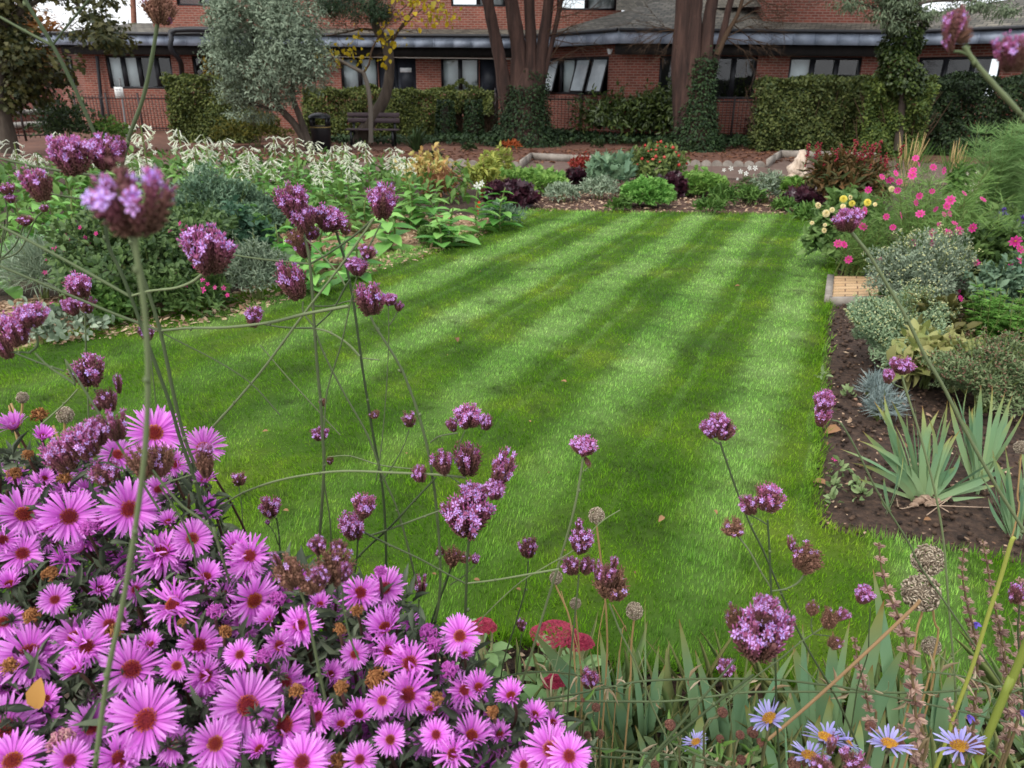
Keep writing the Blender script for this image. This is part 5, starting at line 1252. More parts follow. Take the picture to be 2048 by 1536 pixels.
# blue-grey and grey shrubs of the left bed, low leaves filling between
M_blue = plant_mat('blue_grey_leaf', (82, 110, 88), (126, 152, 120), trans=.2)
for lab, base, w, top, n, mt, T, L, wl in (
    ('blue-grey finely cut foliage plant right of the blurred verbena head', (430, 520), 170, 358, 8000, M_blue, LANCE, .045, .4),
    ('blue-grey foliage plant behind the middle verbena stems left side', (510, 510), 130, 400, 5500, M_blue, LANCE, .045, .4),
    ('darker blue-green foliage plant between the grey shrub and tobacco leaves', (480, 560), 110, 440, 1500, plant_mat('teal_leaf', (52, 84, 66), (84, 118, 90)), OVAL, .07, .6),
    ('silvery grey low shrub at the lawn edge right of the pink-flowered shrub', (505, 612), 120, 500, 3200, M_grey, LANCE, .05, .2),
    ('hazy grey-green wispy shrub at the left edge', (75, 610), 120, 500, 2200, M_grey, NEEDLE, .14, .05),
    ('low dark green foliage before the pink-flowered shrub along the lawn', (330, 640), 190, 570, 1500, MATS['dark_green_leaf'], LANCE, .09, .25),
    ('low leafy plant with tiny pale flowers at the lawn edge left', (200, 655), 120, 590, 1100, M_mid, OVAL, .06, .5),
    ('sparse low pale weeds on the chips at the left edge', (90, 690), 200, 650, 420, M_grey, OVAL, .05, .6),
    ('low blue-grey tuft on the far lawn edge below the leafy stalk', (1000, 455), 76, 418, 420, M_blue, LANCE, .08, .35),
    ('low green plant on the wood chips by the far lawn edge', (868, 492), 60, 462, 300, M_mid, LANCE, .07, .3)):
    bush('border_shrub', lab, 'shrub', base, w, top, mt, T, L, wl, n, group='foliage plants of the left bed', amp=.25, up=.5)
def pinkfl(th, b, w, dp, h):
    mp_ = plant_mat('magenta_petal', (206, 36, 132), (226, 70, 160), trans=.25)
    for (x, y, s_) in ((110, 500, 13), (142, 478, 8), (132, 470, 8), (170, 475, 7), (178, 488, 7), (128, 505, 9), (158, 507, 8), (192, 467, 8), (160, 455, 8), (95, 520, 7), (90, 545, 8), (340, 498, 10), (365, 460, 8), (340, 462, 8), (390, 533, 8), (348, 548, 9), (330, 572, 10), (372, 576, 9), (406, 580, 12), (430, 575, 8), (447, 576, 9), (455, 590, 8), (226, 540, 9), (240, 500, 8), (300, 575, 7), (310, 520, 7), (205, 528, 7), (104, 608, 8), (125, 605, 9), (260, 480, 7), (405, 560, 8), (415, 568, 7), (285, 550, 8), (310, 450, 7), (360, 447, 9), (372, 452, 7)):
        p = at(x, y, b[1] - dp * .13 + (620 - y) * .0028); m_ = MB(); m_.inst(STAR, frames(nrm(np.array([[Nn(0, .4), -1, .5]])), rdir(1), s_ * mpp(p) * .65), p[None]); m_.build('flower', mp_, th)
bush('pink_flowered_shrub', 'dark leafy shrub dotted with magenta flowers in the left bed behind the verbena stems', 'shrub', (255, 628), 340, 446, plant_mat('mirabilis_leaf', (50, 74, 42), (100, 124, 70), rough=.5), OVAL, .052, .55, 9500, 1.5, amp=.2, extra=pinkfl, stems=16)
# ground-level filling leaves between the rows
m_ = MB()
fp_ = g2((-200, 600), (60, 560), (400, 580), (560, 545), (700, 500), (820, 460), (950, 425), (930, 380), (700, 350), (200, 350), (-300, 400)); P = sample_poly(fp_, 75); k = len(P)
leafy(m_, np.column_stack([P, U(.05, .42, k)]), np.tile([[0, -.3, 1.]], (k, 1)), OVAL, .13, .5, .3, .8)
o = m_.build('undergrowth', M_mid); tag(o, 'mixed low green undergrowth filling the left bed', 'undergrowth', kind='stuff')

# ================================================================ right border
M_cos = plant_mat('cosmos_leaf', (88, 124, 58), (132, 164, 90), trans=.25)
M_cosp = plant_mat('cosmos_petal', [(0, (170, 30, 96)), (.5, (222, 50, 148)), (1, (236, 92, 176))], [(0, (150, 20, 80)), (.5, (206, 40, 130)), (1, (226, 70, 160))], trans=.3)
M_eye = plant_mat('yellow_eye', (206, 164, 40), (180, 120, 30), trans=0)
def feathery(name, label, cat, base_px, w_px, top_y, n, per, L, mat, group=None, flowers=(), wl=.035):
    b, w, h = size_at(base_px, w_px, top_y); th = thing(name, label, cat, b, group); sm, lm_ = MB(), MB()
    for k in range(n):
        x0 = b + [Nn(0, w * .14), Nn(0, w * .1), 0]; e = b + np.array([U(-.5, .5) * w, U(-.35, .35) * w, h * U(.55, 1.0)]); P = smooth_path([x0, (x0 + e) / 2 + [Nn(0, .04), 0, .04], e], 5); sm.tube(P, np.linspace(.006, .002, len(P)), 4)
        t_ = U(.15, 1, per); i = (t_ * (len(P) - 1)).astype(int); a_ = U(0, 6.28, per); D = nrm(np.column_stack([np.cos(a_), np.sin(a_), U(.1, .9, per)])); l = L * U(.5, 1.2, per)
        lm_.inst(NEEDLE, frames(D, rdir(per), l * wl, l, l), P[i] + D * U(0, .04, per)[:, None])
        lm_.inst(NEEDLE, frames(nrm(D + rdir(per) * .5), rdir(per), l * wl * .8, l * .6, l), P[i] + D * (l * .5)[:, None])
    sm.build('stems', M_stem, th); lm_.build('foliage', mat, th)
    for (x, y, s_) in flowers:
        p = at(x, y, b[1] - w * .38 + U(-.1, .1)); f = nrm(np.array([[Nn(0, .6), -1, .45 + Nn(0, .5)]])); sz = s_ * mpp(p) * .48
        m_ = MB(); m_.inst(DAISY8, frames(f, rdir(1), sz), p[None]); o_ = m_.build('flower', M_cosp, th)
        m_ = MB(); m_.inst(SPIN, frames(f, rdir(1), sz * .22, sz * .12), p[None]); m_.build('flower_centre', M_eye, o_)
    return th
Z = lambda x, y, s_: (1300 + x / 2.738, 250 + y / 2.738, s_ / 2.738 * 1.25)
feathery('cosmos', 'tall pink cosmos with feathery leaves left of the big feathery green plants', 'cosmos', (1835, 565), 215, 330, 66, 90, .15, M_cos, 'pink cosmos plants',
    [Z(*q) for q in ((1345, 265, 36), (1315, 300, 46), (1270, 285, 36), (1365, 310, 34), (1440, 250, 38), (1435, 275, 44), (1455, 182, 34), (1470, 215, 28), (1550, 232, 38), (1608, 250, 40), (1355, 358, 34), (1195, 355, 36), (1475, 388, 36), (1455, 425, 36), (1545, 362, 30), (1645, 412, 50), (1625, 445, 40), (1480, 487, 46), (1372, 495, 40), (1293, 502, 34), (1610, 490, 34), (1640, 485, 36))])
feathery('cosmos', 'lower pink cosmos with a row of round blooms above the grey shrub', 'cosmos', (1900, 600), 190, 420, 40, 90, .15, M_cos, 'pink cosmos plants',
    [Z(*q) for q in ((1545, 595, 52), (1632, 592, 52), (1692, 580, 50), (1765, 563, 48), (1668, 540, 38), (1330, 560, 32), (1563, 460, 34), (1545, 645, 40), (1436, 650, 46), (1822, 408, 40), (1720, 375, 34), (1583, 545, 26), (1785, 755, 46), (1815, 803, 38), (1722, 852, 34), (1685, 912, 32))])
feathery('cosmos', 'pink cosmos flowers beside the dahlias at the lawn corner', 'cosmos', (1705, 560), 90, 430, 22, 60, .12, M_cos, 'pink cosmos plants',
    [Z(*q) for q in ((1175, 468, 44), (1165, 557, 46), (1062, 655, 40), (1030, 650, 44), (1088, 737, 42), (1300, 805, 42), (1258, 745, 40), (1325, 825, 30), (1425, 745, 36))])
feathery('cosmos', 'pink cosmos spilling in at the right picture edge', 'cosmos', (2040, 640), 70, 470, 16, 60, .12, M_cos, 'pink cosmos plants',
    [Z(*q) for q in ((2000, 635, 60), (2025, 680, 50), (2028, 745, 50), (1975, 785, 48), (1995, 830, 40), (1988, 862, 58), (1660, 962, 38), (1700, 950, 36), (1932, 1052, 30))])
M_fen = plant_mat('fennel_leaf', (96, 134, 74), (150, 182, 116), trans=.4)
feathery('feathery_plant', 'tall bright green feathery plant against the yew hedge', 'plant', (1965, 500), 120, 228, 46, 220, .17, M_fen, 'feathery green plants', wl=.03)
feathery('feathery_plant', 'tall feathery green plant cut by the right picture edge', 'plant', (2060, 520), 120, 222, 46, 220, .17, M_fen, 'feathery green plants', wl=.03)
# dahlias
db, dw, dh = size_at((1700, 520), 120, 395)
dl = bush('dahlia', 'dahlia bush with round creamy yellow pompon blooms at the lawn corner', 'dahlia', (1700, 545), 130, 415, plant_mat('dahlia_leaf', (74, 104, 54), (122, 150, 84)), OVAL, .09, .55, 1700, amp=.25, stems=12)
POM = MB()
for r_, n_ in ((1, 16), (.85, 14), (.65, 11), (.45, 8), (.25, 5)):
    for k in range(n_):
        a = k / n_ * 6.283 + r_ * 3; D = nrm(np.array([math.cos(a) * r_, 1.1 - r_, math.sin(a) * r_])); POM.inst(OVAL, frames(D[None], np.array([[0, 1., 0]]), .34, .42), np.array([[0, 0, 0]]) + D * .55 * r_ + [[0, .3 * (1 - r_), 0]], tint=U())
pomme = POM.mesh('pompon', plant_mat('pompon_petal', (232, 216, 150), (240, 226, 190), trans=.25)); pomme2 = pomme.copy(); pomme2.materials.clear(); pomme2.materials.append(plant_mat('pompon_yellow', [(0, (190, 170, 40)), (1, (238, 226, 110))], (232, 214, 90), trans=.25))
for i, (x, y, s_, yel) in enumerate(((1636, 411, 15, 0), (1652, 427, 18, 0), (1664, 420, 13, 0), (1687, 398, 17, 1), (1700, 395, 12, 0), (1704, 407, 15, 1), (1735, 405, 17, 1), (1750, 409, 10, 0), (1648, 461, 13, 0), (1686, 413, 13, 0), (1783, 378, 14, 0), (1650, 450, 9, 0), (1624, 446, 10, 0))):
    p = at(x, y, dl.location[1] - .25); sz = s_ * mpp(p) * .47; f = nrm(np.array([Nn(0, .2), -1, .4])); 
    o_ = inst('pompon_bloom', pomme2 if yel else pomme, dl, p - np.array(dl.location), frames(f[None], rdir(1))[0], (sz, sz, sz))
wb = bush('white_phlox', 'cream-white flower cluster among the cosmos behind', 'plant', (1905, 500), 60, 350, M_mid, OVAL, .08, .5, 400, extra=lambda th, b, w, dp, h: sprinkle(th, b, w, dp, h, 26, plant_mat('cream_petal', (222, 216, 186), (236, 232, 212)), .045, STAR, 'flower', .3))
for lab, base, w, top, n, mt, T, L, wl, kw in (
    ('upper grey-green bushy shrub with tiny buds below the cosmos', (1862, 640), 190, 498, 11000, M_grey, LANCE, .026, .35, dict(tips=(plant_mat('pale_bud', (196, 200, 130), (214, 214, 170)), .007, 500), shoots=60)),
    ('big round grey-green shrub with pale buds behind the irises', (1812, 762), 212, 618, 19000, plant_mat('grey_green_shrub', (110, 136, 102), (160, 180, 142), trans=.2), LANCE, .024, .38, dict(tips=(plant_mat('pale_bud', (196, 200, 130), (214, 214, 170)), .006, 900), shoots=60)),
    ('dark olive leafy plant in the middle of the right border', (1870, 760), 120, 640, 900, plant_mat('olive_dark', (70, 78, 38), (112, 106, 60)), OVAL, .08, .45, {}),
    ('cream-and-green broad-leaved plant under the grey shrub', (1865, 790), 110, 700, 300, plant_mat('cream_green', (128, 138, 76), (176, 172, 116), trans=.25), OVAL, .12, .5, {}),
    ('silvery lavender tuft on the soil left of the irises', (1752, 805), 46, 765, 500, plant_mat('lavender_leaf', (110, 126, 126), (150, 164, 160)), NEEDLE, .06, .12, {}),
    ('hazy grey tuft among the iris leaves', (1770, 850), 70, 800, 400, MATS['lavender_leaf'], NEEDLE, .07, .1, {}),
    ('dusty green seeding shrub at the right edge', (1990, 850), 190, 715, 11000, plant_mat('dusty_leaf', (84, 108, 68), (138, 150, 108), trans=.15), LANCE, .024, .35, dict(shoots=70, tips=(plant_mat('brown_seed', (104, 76, 60), (140, 110, 90)), .006, 900))),
    ('dark leafy mass behind the cosmos', (1990, 620), 160, 470, 2400, MATS['dark_green_leaf'], OVAL, .08, .5, {}),
    ('purple-flowered salvia patch at right behind the cosmos', (2000, 560), 60, 440, 500, MATS['dark_green_leaf'], LANCE, .08, .4, {}),
    ('blue-green leafy plant right of the upper grey shrub', (2000, 660), 90, 540, 900, M_blue, OVAL, .06, .5, {}),
    ('low green growth behind the paving slab', (1760, 560), 110, 500, 700, MATS['dark_green_leaf'], OVAL, .07, .5, {}),
    ('low dusty green plant right of the paving slab', (1800, 618), 60, 575, 300, M_mid, LANCE, .06, .35, {})):
    bush('border_shrub', lab, 'shrub', base, w, top, mt, T, L, wl, n, group='shrubs of the right border', amp=.3, up=.5, stems=10, **kw)
def buds_on(base, w_px, top, n, col, lab, size=.02):
    pass
for i, (x, y) in enumerate(((2010, 418), (2003, 425), (1995, 432), (1950, 462), (2048, 430))):
    p = at(x, y, 6.2); b = np.array([p[0], 6.2, 0]); th = thing('purple_salvia', ['violet salvia spike right of the cosmos', 'violet salvia spike leaning left beside its taller neighbour', 'short violet salvia spike lowest of its group', 'violet salvia spike half hidden in the pink cosmos', 'violet salvia spike at the right picture edge'][i], 'salvia', b, 'violet salvia spikes'); m_ = MB(); m_.tube([b, p], .004, 4); m_.build('stem', M_stem, th)
    m_ = MB(); k = 30; m_.inst(SPIN, frames(rdir(k) + [0, 0, .4], rdir(k), .008, .025), p + np.column_stack([Nn(0, .008, k), Nn(0, .008, k), -U(0, .16, k)])); m_.build('flower_parts', plant_mat('violet_petal', (70, 44, 128), (100, 70, 160)), th)
stalky('euphorbia', 'fresh green narrow-leaved plant at the right edge of the border', 'plant', (1975, 765), 130, 575, 44, plant_mat('euphorbia_leaf', (86, 136, 50), (132, 178, 84), trans=.3), .075, .24, 90, bend=.05)
stalky('euphorbia', 'second fresh green narrow-leaved clump cut by the right picture edge', 'plant', (2045, 790), 110, 600, 40, MATS['euphorbia_leaf'], .07, .22, 70, bend=.05)

m_ = MB(); rp_ = [(3.6, 2.3), (3.3, 3.4), (3.5, 5), (4.2, 6.5), (5.2, 9), (9.5, 13), (9.5, 2.3)]; P = sample_poly(rp_, 190); k = len(P)
leafy(m_, np.column_stack([P, U(.02, .35, k) * (1 + .5 * clumpy(P, 3, 5))]), np.tile([[0, -.3, 1.]], (k, 1)), OVAL, .1, .45, .5, .8)
o = m_.build('undergrowth', M_mid); tag(o, 'green ground cover filling the back of the right border', 'undergrowth', kind='stuff')
# iris clumps on the dark soil
M_iris = plant_mat('iris_leaf', [(0, (136, 166, 122)), (.7, (104, 144, 112)), (.93, (126, 146, 94)), (1, (150, 116, 76))], [(0, (158, 180, 126)), (.6, (142, 172, 124)), (.9, (166, 166, 96)), (1, (150, 96, 54))], rough=.5, trans=.2, spec=.35, nscale=0)
def blade_px(th, base, tip, wpx, Yb, Yt=None, bend=0.0, mat=None, name='leaf', ns=10, u1=1.0, tint=None):
    """one sword leaf from a base pixel to a tip pixel; both have real distances"""
    A = at(*base, Yb); B = at(*tip, Yt if Yt else Yb); w = wpx * mpp(B) 
    d = B - A; side = nrm(np.cross(d, [0, 1., 0]) + Nn(0, .25, 3)); M_ = (A + B) / 2 + np.array([bend * np.linalg.norm(d), 0, abs(bend) * .4 * np.linalg.norm(d)])
    V, u = [], []; yaw = nrm(np.cross(side, d))
    for i in range(ns + 1):
        t_ = i / ns; c_ = (1 - t_) ** 2 * A + 2 * t_ * (1 - t_) * M_ + t_ * t_ * B; hw = w * .5 * min(1, .75 + t_) * (1 if t_ < .5 else max(.03, 1 - ((t_ - .5) / .5) ** 1.8)); V += [c_ - side * hw, c_ + yaw * hw * .14, c_ + side * hw]; u += [t_ * u1] * 3
    F4 = []
    for i in range(ns):
        a = i * 3; F4 += [[a, a + 1, a + 4, a + 3], [a + 1, a + 2, a + 5, a + 4]]
    m_ = MB(); m_.add(V, F4, U() if tint is None else tint, u); return m_.build(name, mat or M_iris, th)
def iris_clump(label, base, Y, blades_, group='iris clumps'):
    b = at(*base, Y); b[2] = 0; th = thing('iris', label, 'iris', b, group)
    blades_ = list(blades_) + [(q[0] + U(-8, 8), q[1] - U(0, 6), q[2] + U(-26, 26), q[3] + U(8, 46), q[4] * .9) + ((q[5] + Nn(0, .06),) if len(q) > 5 else ()) for q in blades_[::1]]
    for q in blades_:
        bx, by, tx, ty, w = q[:5]; bend = (q[5] if len(q) > 5 else 0) * 1.8 + Nn(0, .07)
        blade_px(th, (bx, by), (tx, ty), w * .92, G(bx, by, .01)[1] if by > 900 else Y, G(bx, by, .01)[1] + (q[6] if len(q) > 6 else Nn(0, .05)), bend)
    return th
ic = iris_clump('iris fan with splayed grey-green sword leaves and bare rhizomes on the dark soil', (1845, 1000), 2.72,
    [(1822, 985, 1768, 790, 15, .02), (1830, 985, 1782, 800, 14), (1838, 990, 1828, 800, 14, .03), (1845, 992, 1845, 812, 15), (1850, 992, 1878, 820, 15, -.03), (1855, 994, 1902, 838, 16, -.04), (1862, 994, 1920, 860, 15, -.05), (1838, 994, 1725, 862, 18, .03), (1830, 996, 1680, 898, 15, .08), (1826, 1000, 1716, 928, 15, .04), (1868, 994, 1905, 870, 18, -.06), (1872, 996, 2006, 910, 18, .05), (1875, 1000, 1998, 996, 12, .02), (1870, 998, 1985, 952, 14, .12), (1820, 992, 1805, 880, 12), (1850, 990, 1860, 850, 13), (1858, 990, 1895, 800, 12, .02), (1866, 985, 1908, 890, 20, -.02), (1826, 988, 1790, 850, 12)])
rz = MB()
for (x, y, s_) in ((1838, 1003, 16), (1850, 998, 18), (1860, 1008, 15), (1872, 1003, 14), (1828, 1010, 12)):
    p = G(x, y, .02); r_ = s_ * mpp(p) * .5; rz.tube([p - [r_ * 1.4, 0, 0.005], p - [r_ * .5, 0, 0], p + [r_ * .5, 0, .004], p + [r_ * 1.4, 0, -.004]], [r_ * .5, r_, r_ * .9, r_ * .4], 7)
rz.build('rhizomes', solid_mat('rhizome', (120, 96, 80), (166, 142, 122), 30, .9, bump=.5), ic, True)
rt = MB()
for k in range(4): 
    p = G(U(1815, 1880), U(998, 1022), .02); rt.tube(smooth_path([p, p + [Nn(0, .05), Nn(0, .03), .02], p + [Nn(0, .1), Nn(0, .05), -.01]], 4), .0025, 4)
rt.build('roots', plant_mat('root', (168, 140, 118), (190, 168, 146), trans=0), ic)
iris_clump('iris fan of upright leaves behind and right of the splayed one', (1950, 930), 3.0,
    [(1945, 960, 1898, 800, 15, .02), (1950, 960, 1935, 775, 15), (1955, 962, 1962, 770, 16), (1960, 962, 1985, 770, 16, -.02), (1965, 962, 2010, 785, 16, -.04), (1970, 962, 2018, 812, 18, -.05), (1958, 960, 1950, 800, 14), (1964, 960, 2000, 850, 16, -.03), (1942, 960, 1905, 850, 14, .03), (1948, 960, 1905, 770, 12, .03), (1952, 990, 1948, 900, 12), (1968, 960, 2025, 790, 12, -.04)])
iris_clump('iris fan at the right edge with leaves cut by the picture', (2025, 1040), 2.5,
    [(2020, 1070, 1955, 930, 14, .03), (2026, 1070, 1985, 900, 14, .02), (2030, 1072, 2010, 890, 15), (2035, 1072, 2035, 880, 15), (2040, 1072, 2062, 900, 15, -.02), (2024, 1080, 1990, 960, 13, .02), (2034, 1080, 2045, 960, 14), (2018, 1066, 2002, 960, 12)])
iris_clump('lone short green iris shoot on the bare soil left of the splayed clump', (1772, 1030), 2.4,
    [(1772, 1030, 1806, 912, 15, .02), (1780, 1025, 1768, 955, 9)])
for i, (x, y, lab) in enumerate(((1680, 945, 'tiny weed rosette on the dark soil near the lawn edge'), (1670, 985, 'small pale seedling on soil below the magenta petal'), (1715, 980, 'two-leaved seedling right of the small pale one'), (1668, 1010, 'flat weed rosette nearest the lawn corner'), (1645, 760, 'seedling at the lawn edge left of the dead leaf'), (1700, 795, 'weed sprig beside the pebbles'), (1722, 1000, 'weed seedling left of the lone iris shoot'))):
    bush('soil_weed', lab, 'weed', (x, y + 8), 22, y - 6, plant_mat('weed_leaf', (110, 134, 84), (150, 168, 118), trans=.2), OVAL, .035, .45, 16, stems=0, group='weeds on the right soil')
p = G(1669, 919, .01); m_ = MB(); m_.inst(STAR, frames(np.array([[.1, -.3, 1.]]), rdir(1), .016), p[None]); tag(m_.build('fallen_petal', MATS['magenta_petal']), 'single magenta petal lying on the dark soil', 'petal')
# ================================================================ foreground: verbena
M_vstem = plant_mat('verbena_stem', (52, 68, 40), (112, 124, 86), trans=0, rough=.6, var=.3)
M_vhead = plant_mat('verbena_bract', [(0, (84, 66, 50)), (.5, (106, 74, 64)), (.82, (136, 78, 94)), (1, (190, 100, 158))], [(0, (122, 98, 74)), (.5, (140, 102, 86)), (.85, (168, 104, 118)), (1, (214, 132, 186))], trans=.2, rough=.75, var=.3)
M_vspent = plant_mat('verbena_spent', [(0, (88, 68, 50)), (.6, (118, 84, 68)), (1, (132, 80, 84))], [(0, (136, 110, 82)), (.6, (160, 122, 98)), (1, (164, 108, 106))], trans=.1, rough=.85, var=.3)
M_vflo = plant_mat('verbena_floret', [(0, (140, 80, 190)), (.2, (192, 160, 240)), (1, (204, 182, 250))], [(0, (180, 100, 190)), (.2, (222, 166, 238)), (1, (232, 184, 246))], trans=.25, var=.2)
M_vtube = plant_mat('verbena_tube', (204, 100, 176), (228, 146, 208), trans=.25, var=.2)

def verbena_head(kind, seed):
    """height 1, base at the origin; returns bracts, tubes and florets"""
    global rng, U, Nn
    br, tb, fl = MB(), MB(), MB()
    n = {'full': 26, 'mid': 21, 'spent': 26, 'near': 12, 'sparse': 9, 'column': 24}[kind]
    amax = {'full': 1.15, 'mid': 1.2, 'spent': 1.35, 'near': 1.25, 'sparse': .95, 'column': .9}[kind]
    pf = {'full': .92, 'mid': .62, 'spent': .12, 'near': .8, 'sparse': .75, 'column': .7}[kind]
    for k in range(n):
        ph = k * 2.39996 + U(-.2, .2); th_ = amax * math.sqrt((k + .6) / n) * U(.85, 1.1)
        d = np.array([math.sin(th_) * math.cos(ph), math.sin(th_) * math.sin(ph), math.cos(th_)])
        rimdrop = .14 * (th_ / amax) ** 2
        L = U(.66, .98) * (1 - rimdrop)
        if kind == 'column': L *= .85 + .3 * (1 - th_ / amax)
        s0 = d * .06; m_ = d * L * .5 + [0, 0, -.03]; e = d * L * .9 + [0, 0, .12 + .1 * th_]; e = e * [1.0, 1.0, 1] 
        P = smooth_path([s0, m_, e], 4); T_ = nrm(np.gradient(P, axis=0))
        blooming = U() < pf; top = 1 if blooming else .7
        br.tube(P, np.linspace(.03, .07, len(P)), 5, u=np.linspace(0, top * .9, len(P)), tint=.25)
        nr = 12
        for q in np.linspace(.12, 1, nr):
            i = min(len(P) - 1, int(q * (len(P) - 1))); t = T_[i]; c = P[i]; a = nrm(np.cross(t, [.3, .2, 1.0])); b = np.cross(t, a); j = np.arange(5) / 5 * 6.283 + q * 9 + U()
            rad = np.cos(j)[:, None] * a + np.sin(j)[:, None] * b; dirs = nrm(rad * .55 + t + Nn(0, .1, (5, 3)))
            l = .15 * U(.8, 1.2, 5) * (.75 + .35 * q); br.inst(SPIN3, frames(dirs, rad, .026, l, .026), c + rad * (.03 + .03 * q), tint=U(0, 1, 5), du=np.full(5, q * top))
        if blooming:
            nt_ = rng.integers(2, 4) if kind != 'near' else 5
            for j in range(nt_):
                a_ = U(0, 6.28); a = nrm(np.cross(T_[-1], [.3, .2, 1.0])); b = np.cross(T_[-1], a); rad = math.cos(a_) * a + math.sin(a_) * b
                r0 = P[-1] - T_[-1] * U(0, .16) + rad * .04; dd = nrm(T_[-1] + rad * U(.2, .7) + [0, 0, .2]); l = U(.06, .12)
                tb.tube([r0, r0 + dd * l], [.016, .022], 5, tint=U(), u=.5, cap=False)
                sz = (.112 if kind != 'near' else .125) * U(.8, 1.15); fl.inst(STAR, frames(nrm(dd + Nn(0, .35, 3))[None], rdir(1), sz), (r0 + dd * (l + .004))[None])
        if U() < .22 and kind in ('full', 'mid', 'column', 'sparse'):   # a few florets on the flank, facing out
            i = int(U(.45, .85) * (len(P) - 1)); rad = nrm(np.array([d[0], d[1], .1])); r0 = P[i] + rad * .09
            tb.tube([P[i], r0], [.018, .024], 5, tint=U(), u=.5, cap=False); fl.inst(STAR, frames(nrm(rad + Nn(0, .3, 3))[None], rdir(1), .074), r0[None])
    spent = kind == 'spent'
    R = [br.mesh('verbena_head', M_vspent if spent else M_vhead)]
    R.append(tb.mesh('tubes', M_vtube) if tb.V else None); R.append(fl.mesh('florets', M_vflo) if fl.V else None)
    return R
VH = {k: [verbena_head(k, i) for i in range(m)] for k, m in (('full', 4), ('mid', 4), ('spent', 3), ('near', 1), ('sparse', 2), ('column', 2))}
cnt = [0]
TOC = nrm(-VIEW)
def head(th, x, y, w, h, kind='full', lean=0.0, Y=.8, tilt=0.0):
    """a flower head seen w by h pixels round (x, y); lean degrees to the right"""
    c = at(x, y, Y); m = mpp(c); H = h * m * 1.0; Wd = w * m
    up = nrm(np.array([math.sin(math.radians(lean)), -.12 + tilt, math.cos(math.radians(lean))]))
    base = c - up * H * .5
    cnt[0] += 1; v = VH[kind][cnt[0] % len(VH[kind])]
    k = {'full': 1.5, 'mid': 1.52, 'spent': 1.62, 'near': 1.55, 'sparse': 1.3, 'column': 1.25}[kind]
    M_ = zframe(up, U(0, 6.28)); sc = (Wd / k, Wd / k, H / 1.1)
    o = inst('flower_head', v[0], th, base - np.array(th.location), M_, sc)
    if v[1]: inst('flower_tubes', v[1], o)
    if v[2]: inst('florets', v[2], o)
    return base
def verbena(label, Y, stems, heads, r=5, name='verbena', group='tall verbena plants', cat='verbena', loc=None, ground=True):
    """stems: pixel paths; a leading number is the width in pixels, (x,y) or (x,y,Y); the ones marked 'g' run down to the soil"""
    s0 = stems[0]; e = [q for q in s0 if isinstance(q, tuple)][-1]
    b = at(e[0], e[1], Y)
    th = thing(name, label, cat, (b[0], Y, 0), group)
    for st in stems:
        g = False; wpx = r; pts = []
        tint = U(.1, .6)
        for q in st:
            if q == 'g': g = True
            elif q == 'p': tint = .95
            elif isinstance(q, (int, float)): wpx = q
            else: pts.append(at(q[0], q[1], q[2] if len(q) > 2 else Y))
        if g:
            a, c = pts[-2], pts[-1]; d = nrm(c - a); 
            z = c[2]; slope = d[0] / min(-.2, d[2]); slope = max(-.35, min(.35, slope)); pts += [np.array([c[0] - slope * (-z) * -1 * .5 if False else c[0] + slope * -z * .5, Y, z * .5]), np.array([c[0] + slope * -z * .8, Y, 0.0])]
        P = smooth_path(pts, 5); rr = wpx * mpp(at(1024, 768, Y)) * .5 * (1 + .06 * np.sin(np.arange(len(P)) * 1.7))
        m_ = MB(); m_.tube(P, rr * np.linspace(.85, 1.1, len(P)), 6, tint=tint)
        # swollen nodes with tiny bracts
        for c in pts[1:-1][::2]:
            m_.inst(SPIN, frames(nrm(np.array([[Nn(0, .3), Nn(0, .3), 1]])), rdir(1), wpx * mpp(c) * .66, wpx * mpp(c) * 2.2, wpx * mpp(c) * .66), c[None] - [[0, 0, wpx * mpp(c) * 1.2]], tint=.7)
        m_.build('stem', M_vstem, th, True)
    for hd in heads:
        head(th, *hd[:4], *(hd[4:6] if len(hd) > 5 else (hd[4] if len(hd) > 4 else 'full', 0)), Y=hd[6] if len(hd) > 6 else Y)
    return th

verbena('nearest verbena stem with one big out-of-focus purple head, crossing the whole left side', .30,
        [[13, (268, 465), (278, 540), (291, 640), (296, 760), (290, 900), (270, 1060), (243, 1220), (215, 1350), (190, 1536), (176, 1640), 'p', 'g']], [(262, 388, 196, 165, 'near', 0)])
verbena('tall verbena with its head cut by the top edge and one long level branch', .74,
        [[8, (316, 40), (303, 120), (285, 200), (255, 285), (240, 380), (262, 485), (290, 565), (321, 664), (346, 782), (369, 876), (395, 940), (422, 996), (457, 1081), (480, 1180), (500, 1300), 'g'],
         [6, (0, 532), (120, 582), (230, 628), (321, 662)], [6, 'p', (323, 661), (380, 656), (450, 655), (540, 645), (610, 628), (697, 612)],
         [3, (321, 664), (372, 690), (430, 720), (500, 765), (560, 830)]],
        [(318, 10, 70, 64, 'spent', 8), (338, 42, 16, 18, 'sparse', 40), (737, 594, 70, 74, 'mid', -4, .76)])
verbena('tall verbena leaning left over the corner with a wide lilac head and a curved branch', .70,
        [[8, (20, -60), (55, 8), (105, 90), (160, 200), (200, 310), (214, 476), (240, 540), (261, 592), (300, 698), (340, 808), (360, 876), (390, 960), (416, 1043), (434, 1101), (450, 1220), 'g'],
         [5, (0, 34), (50, 62), (103, 90)], [4, (105, 90), (140, 45), (190, -14)], [6, (-40, 437), (0, 452), (130, 520), (259, 592)],
         [5, 'p', (262, 592), (300, 582), (350, 576), (385, 563), (408, 545)], [5, (0, 317), (75, 334), (150, 346), (208, 352)], [4, (104, 388), (150, 396), (190, 402), (216, 416)]],
        [(138, 306, 92, 84, 'full', -4, .66), (205, 300, 74, 76, 'full', 8, .69), (240, 296, 26, 50, 'column', 12, .72), (72, 362, 68, 78, 'mid', -4, .66), (413, 497, 106, 104, 'full', 2, .68)])
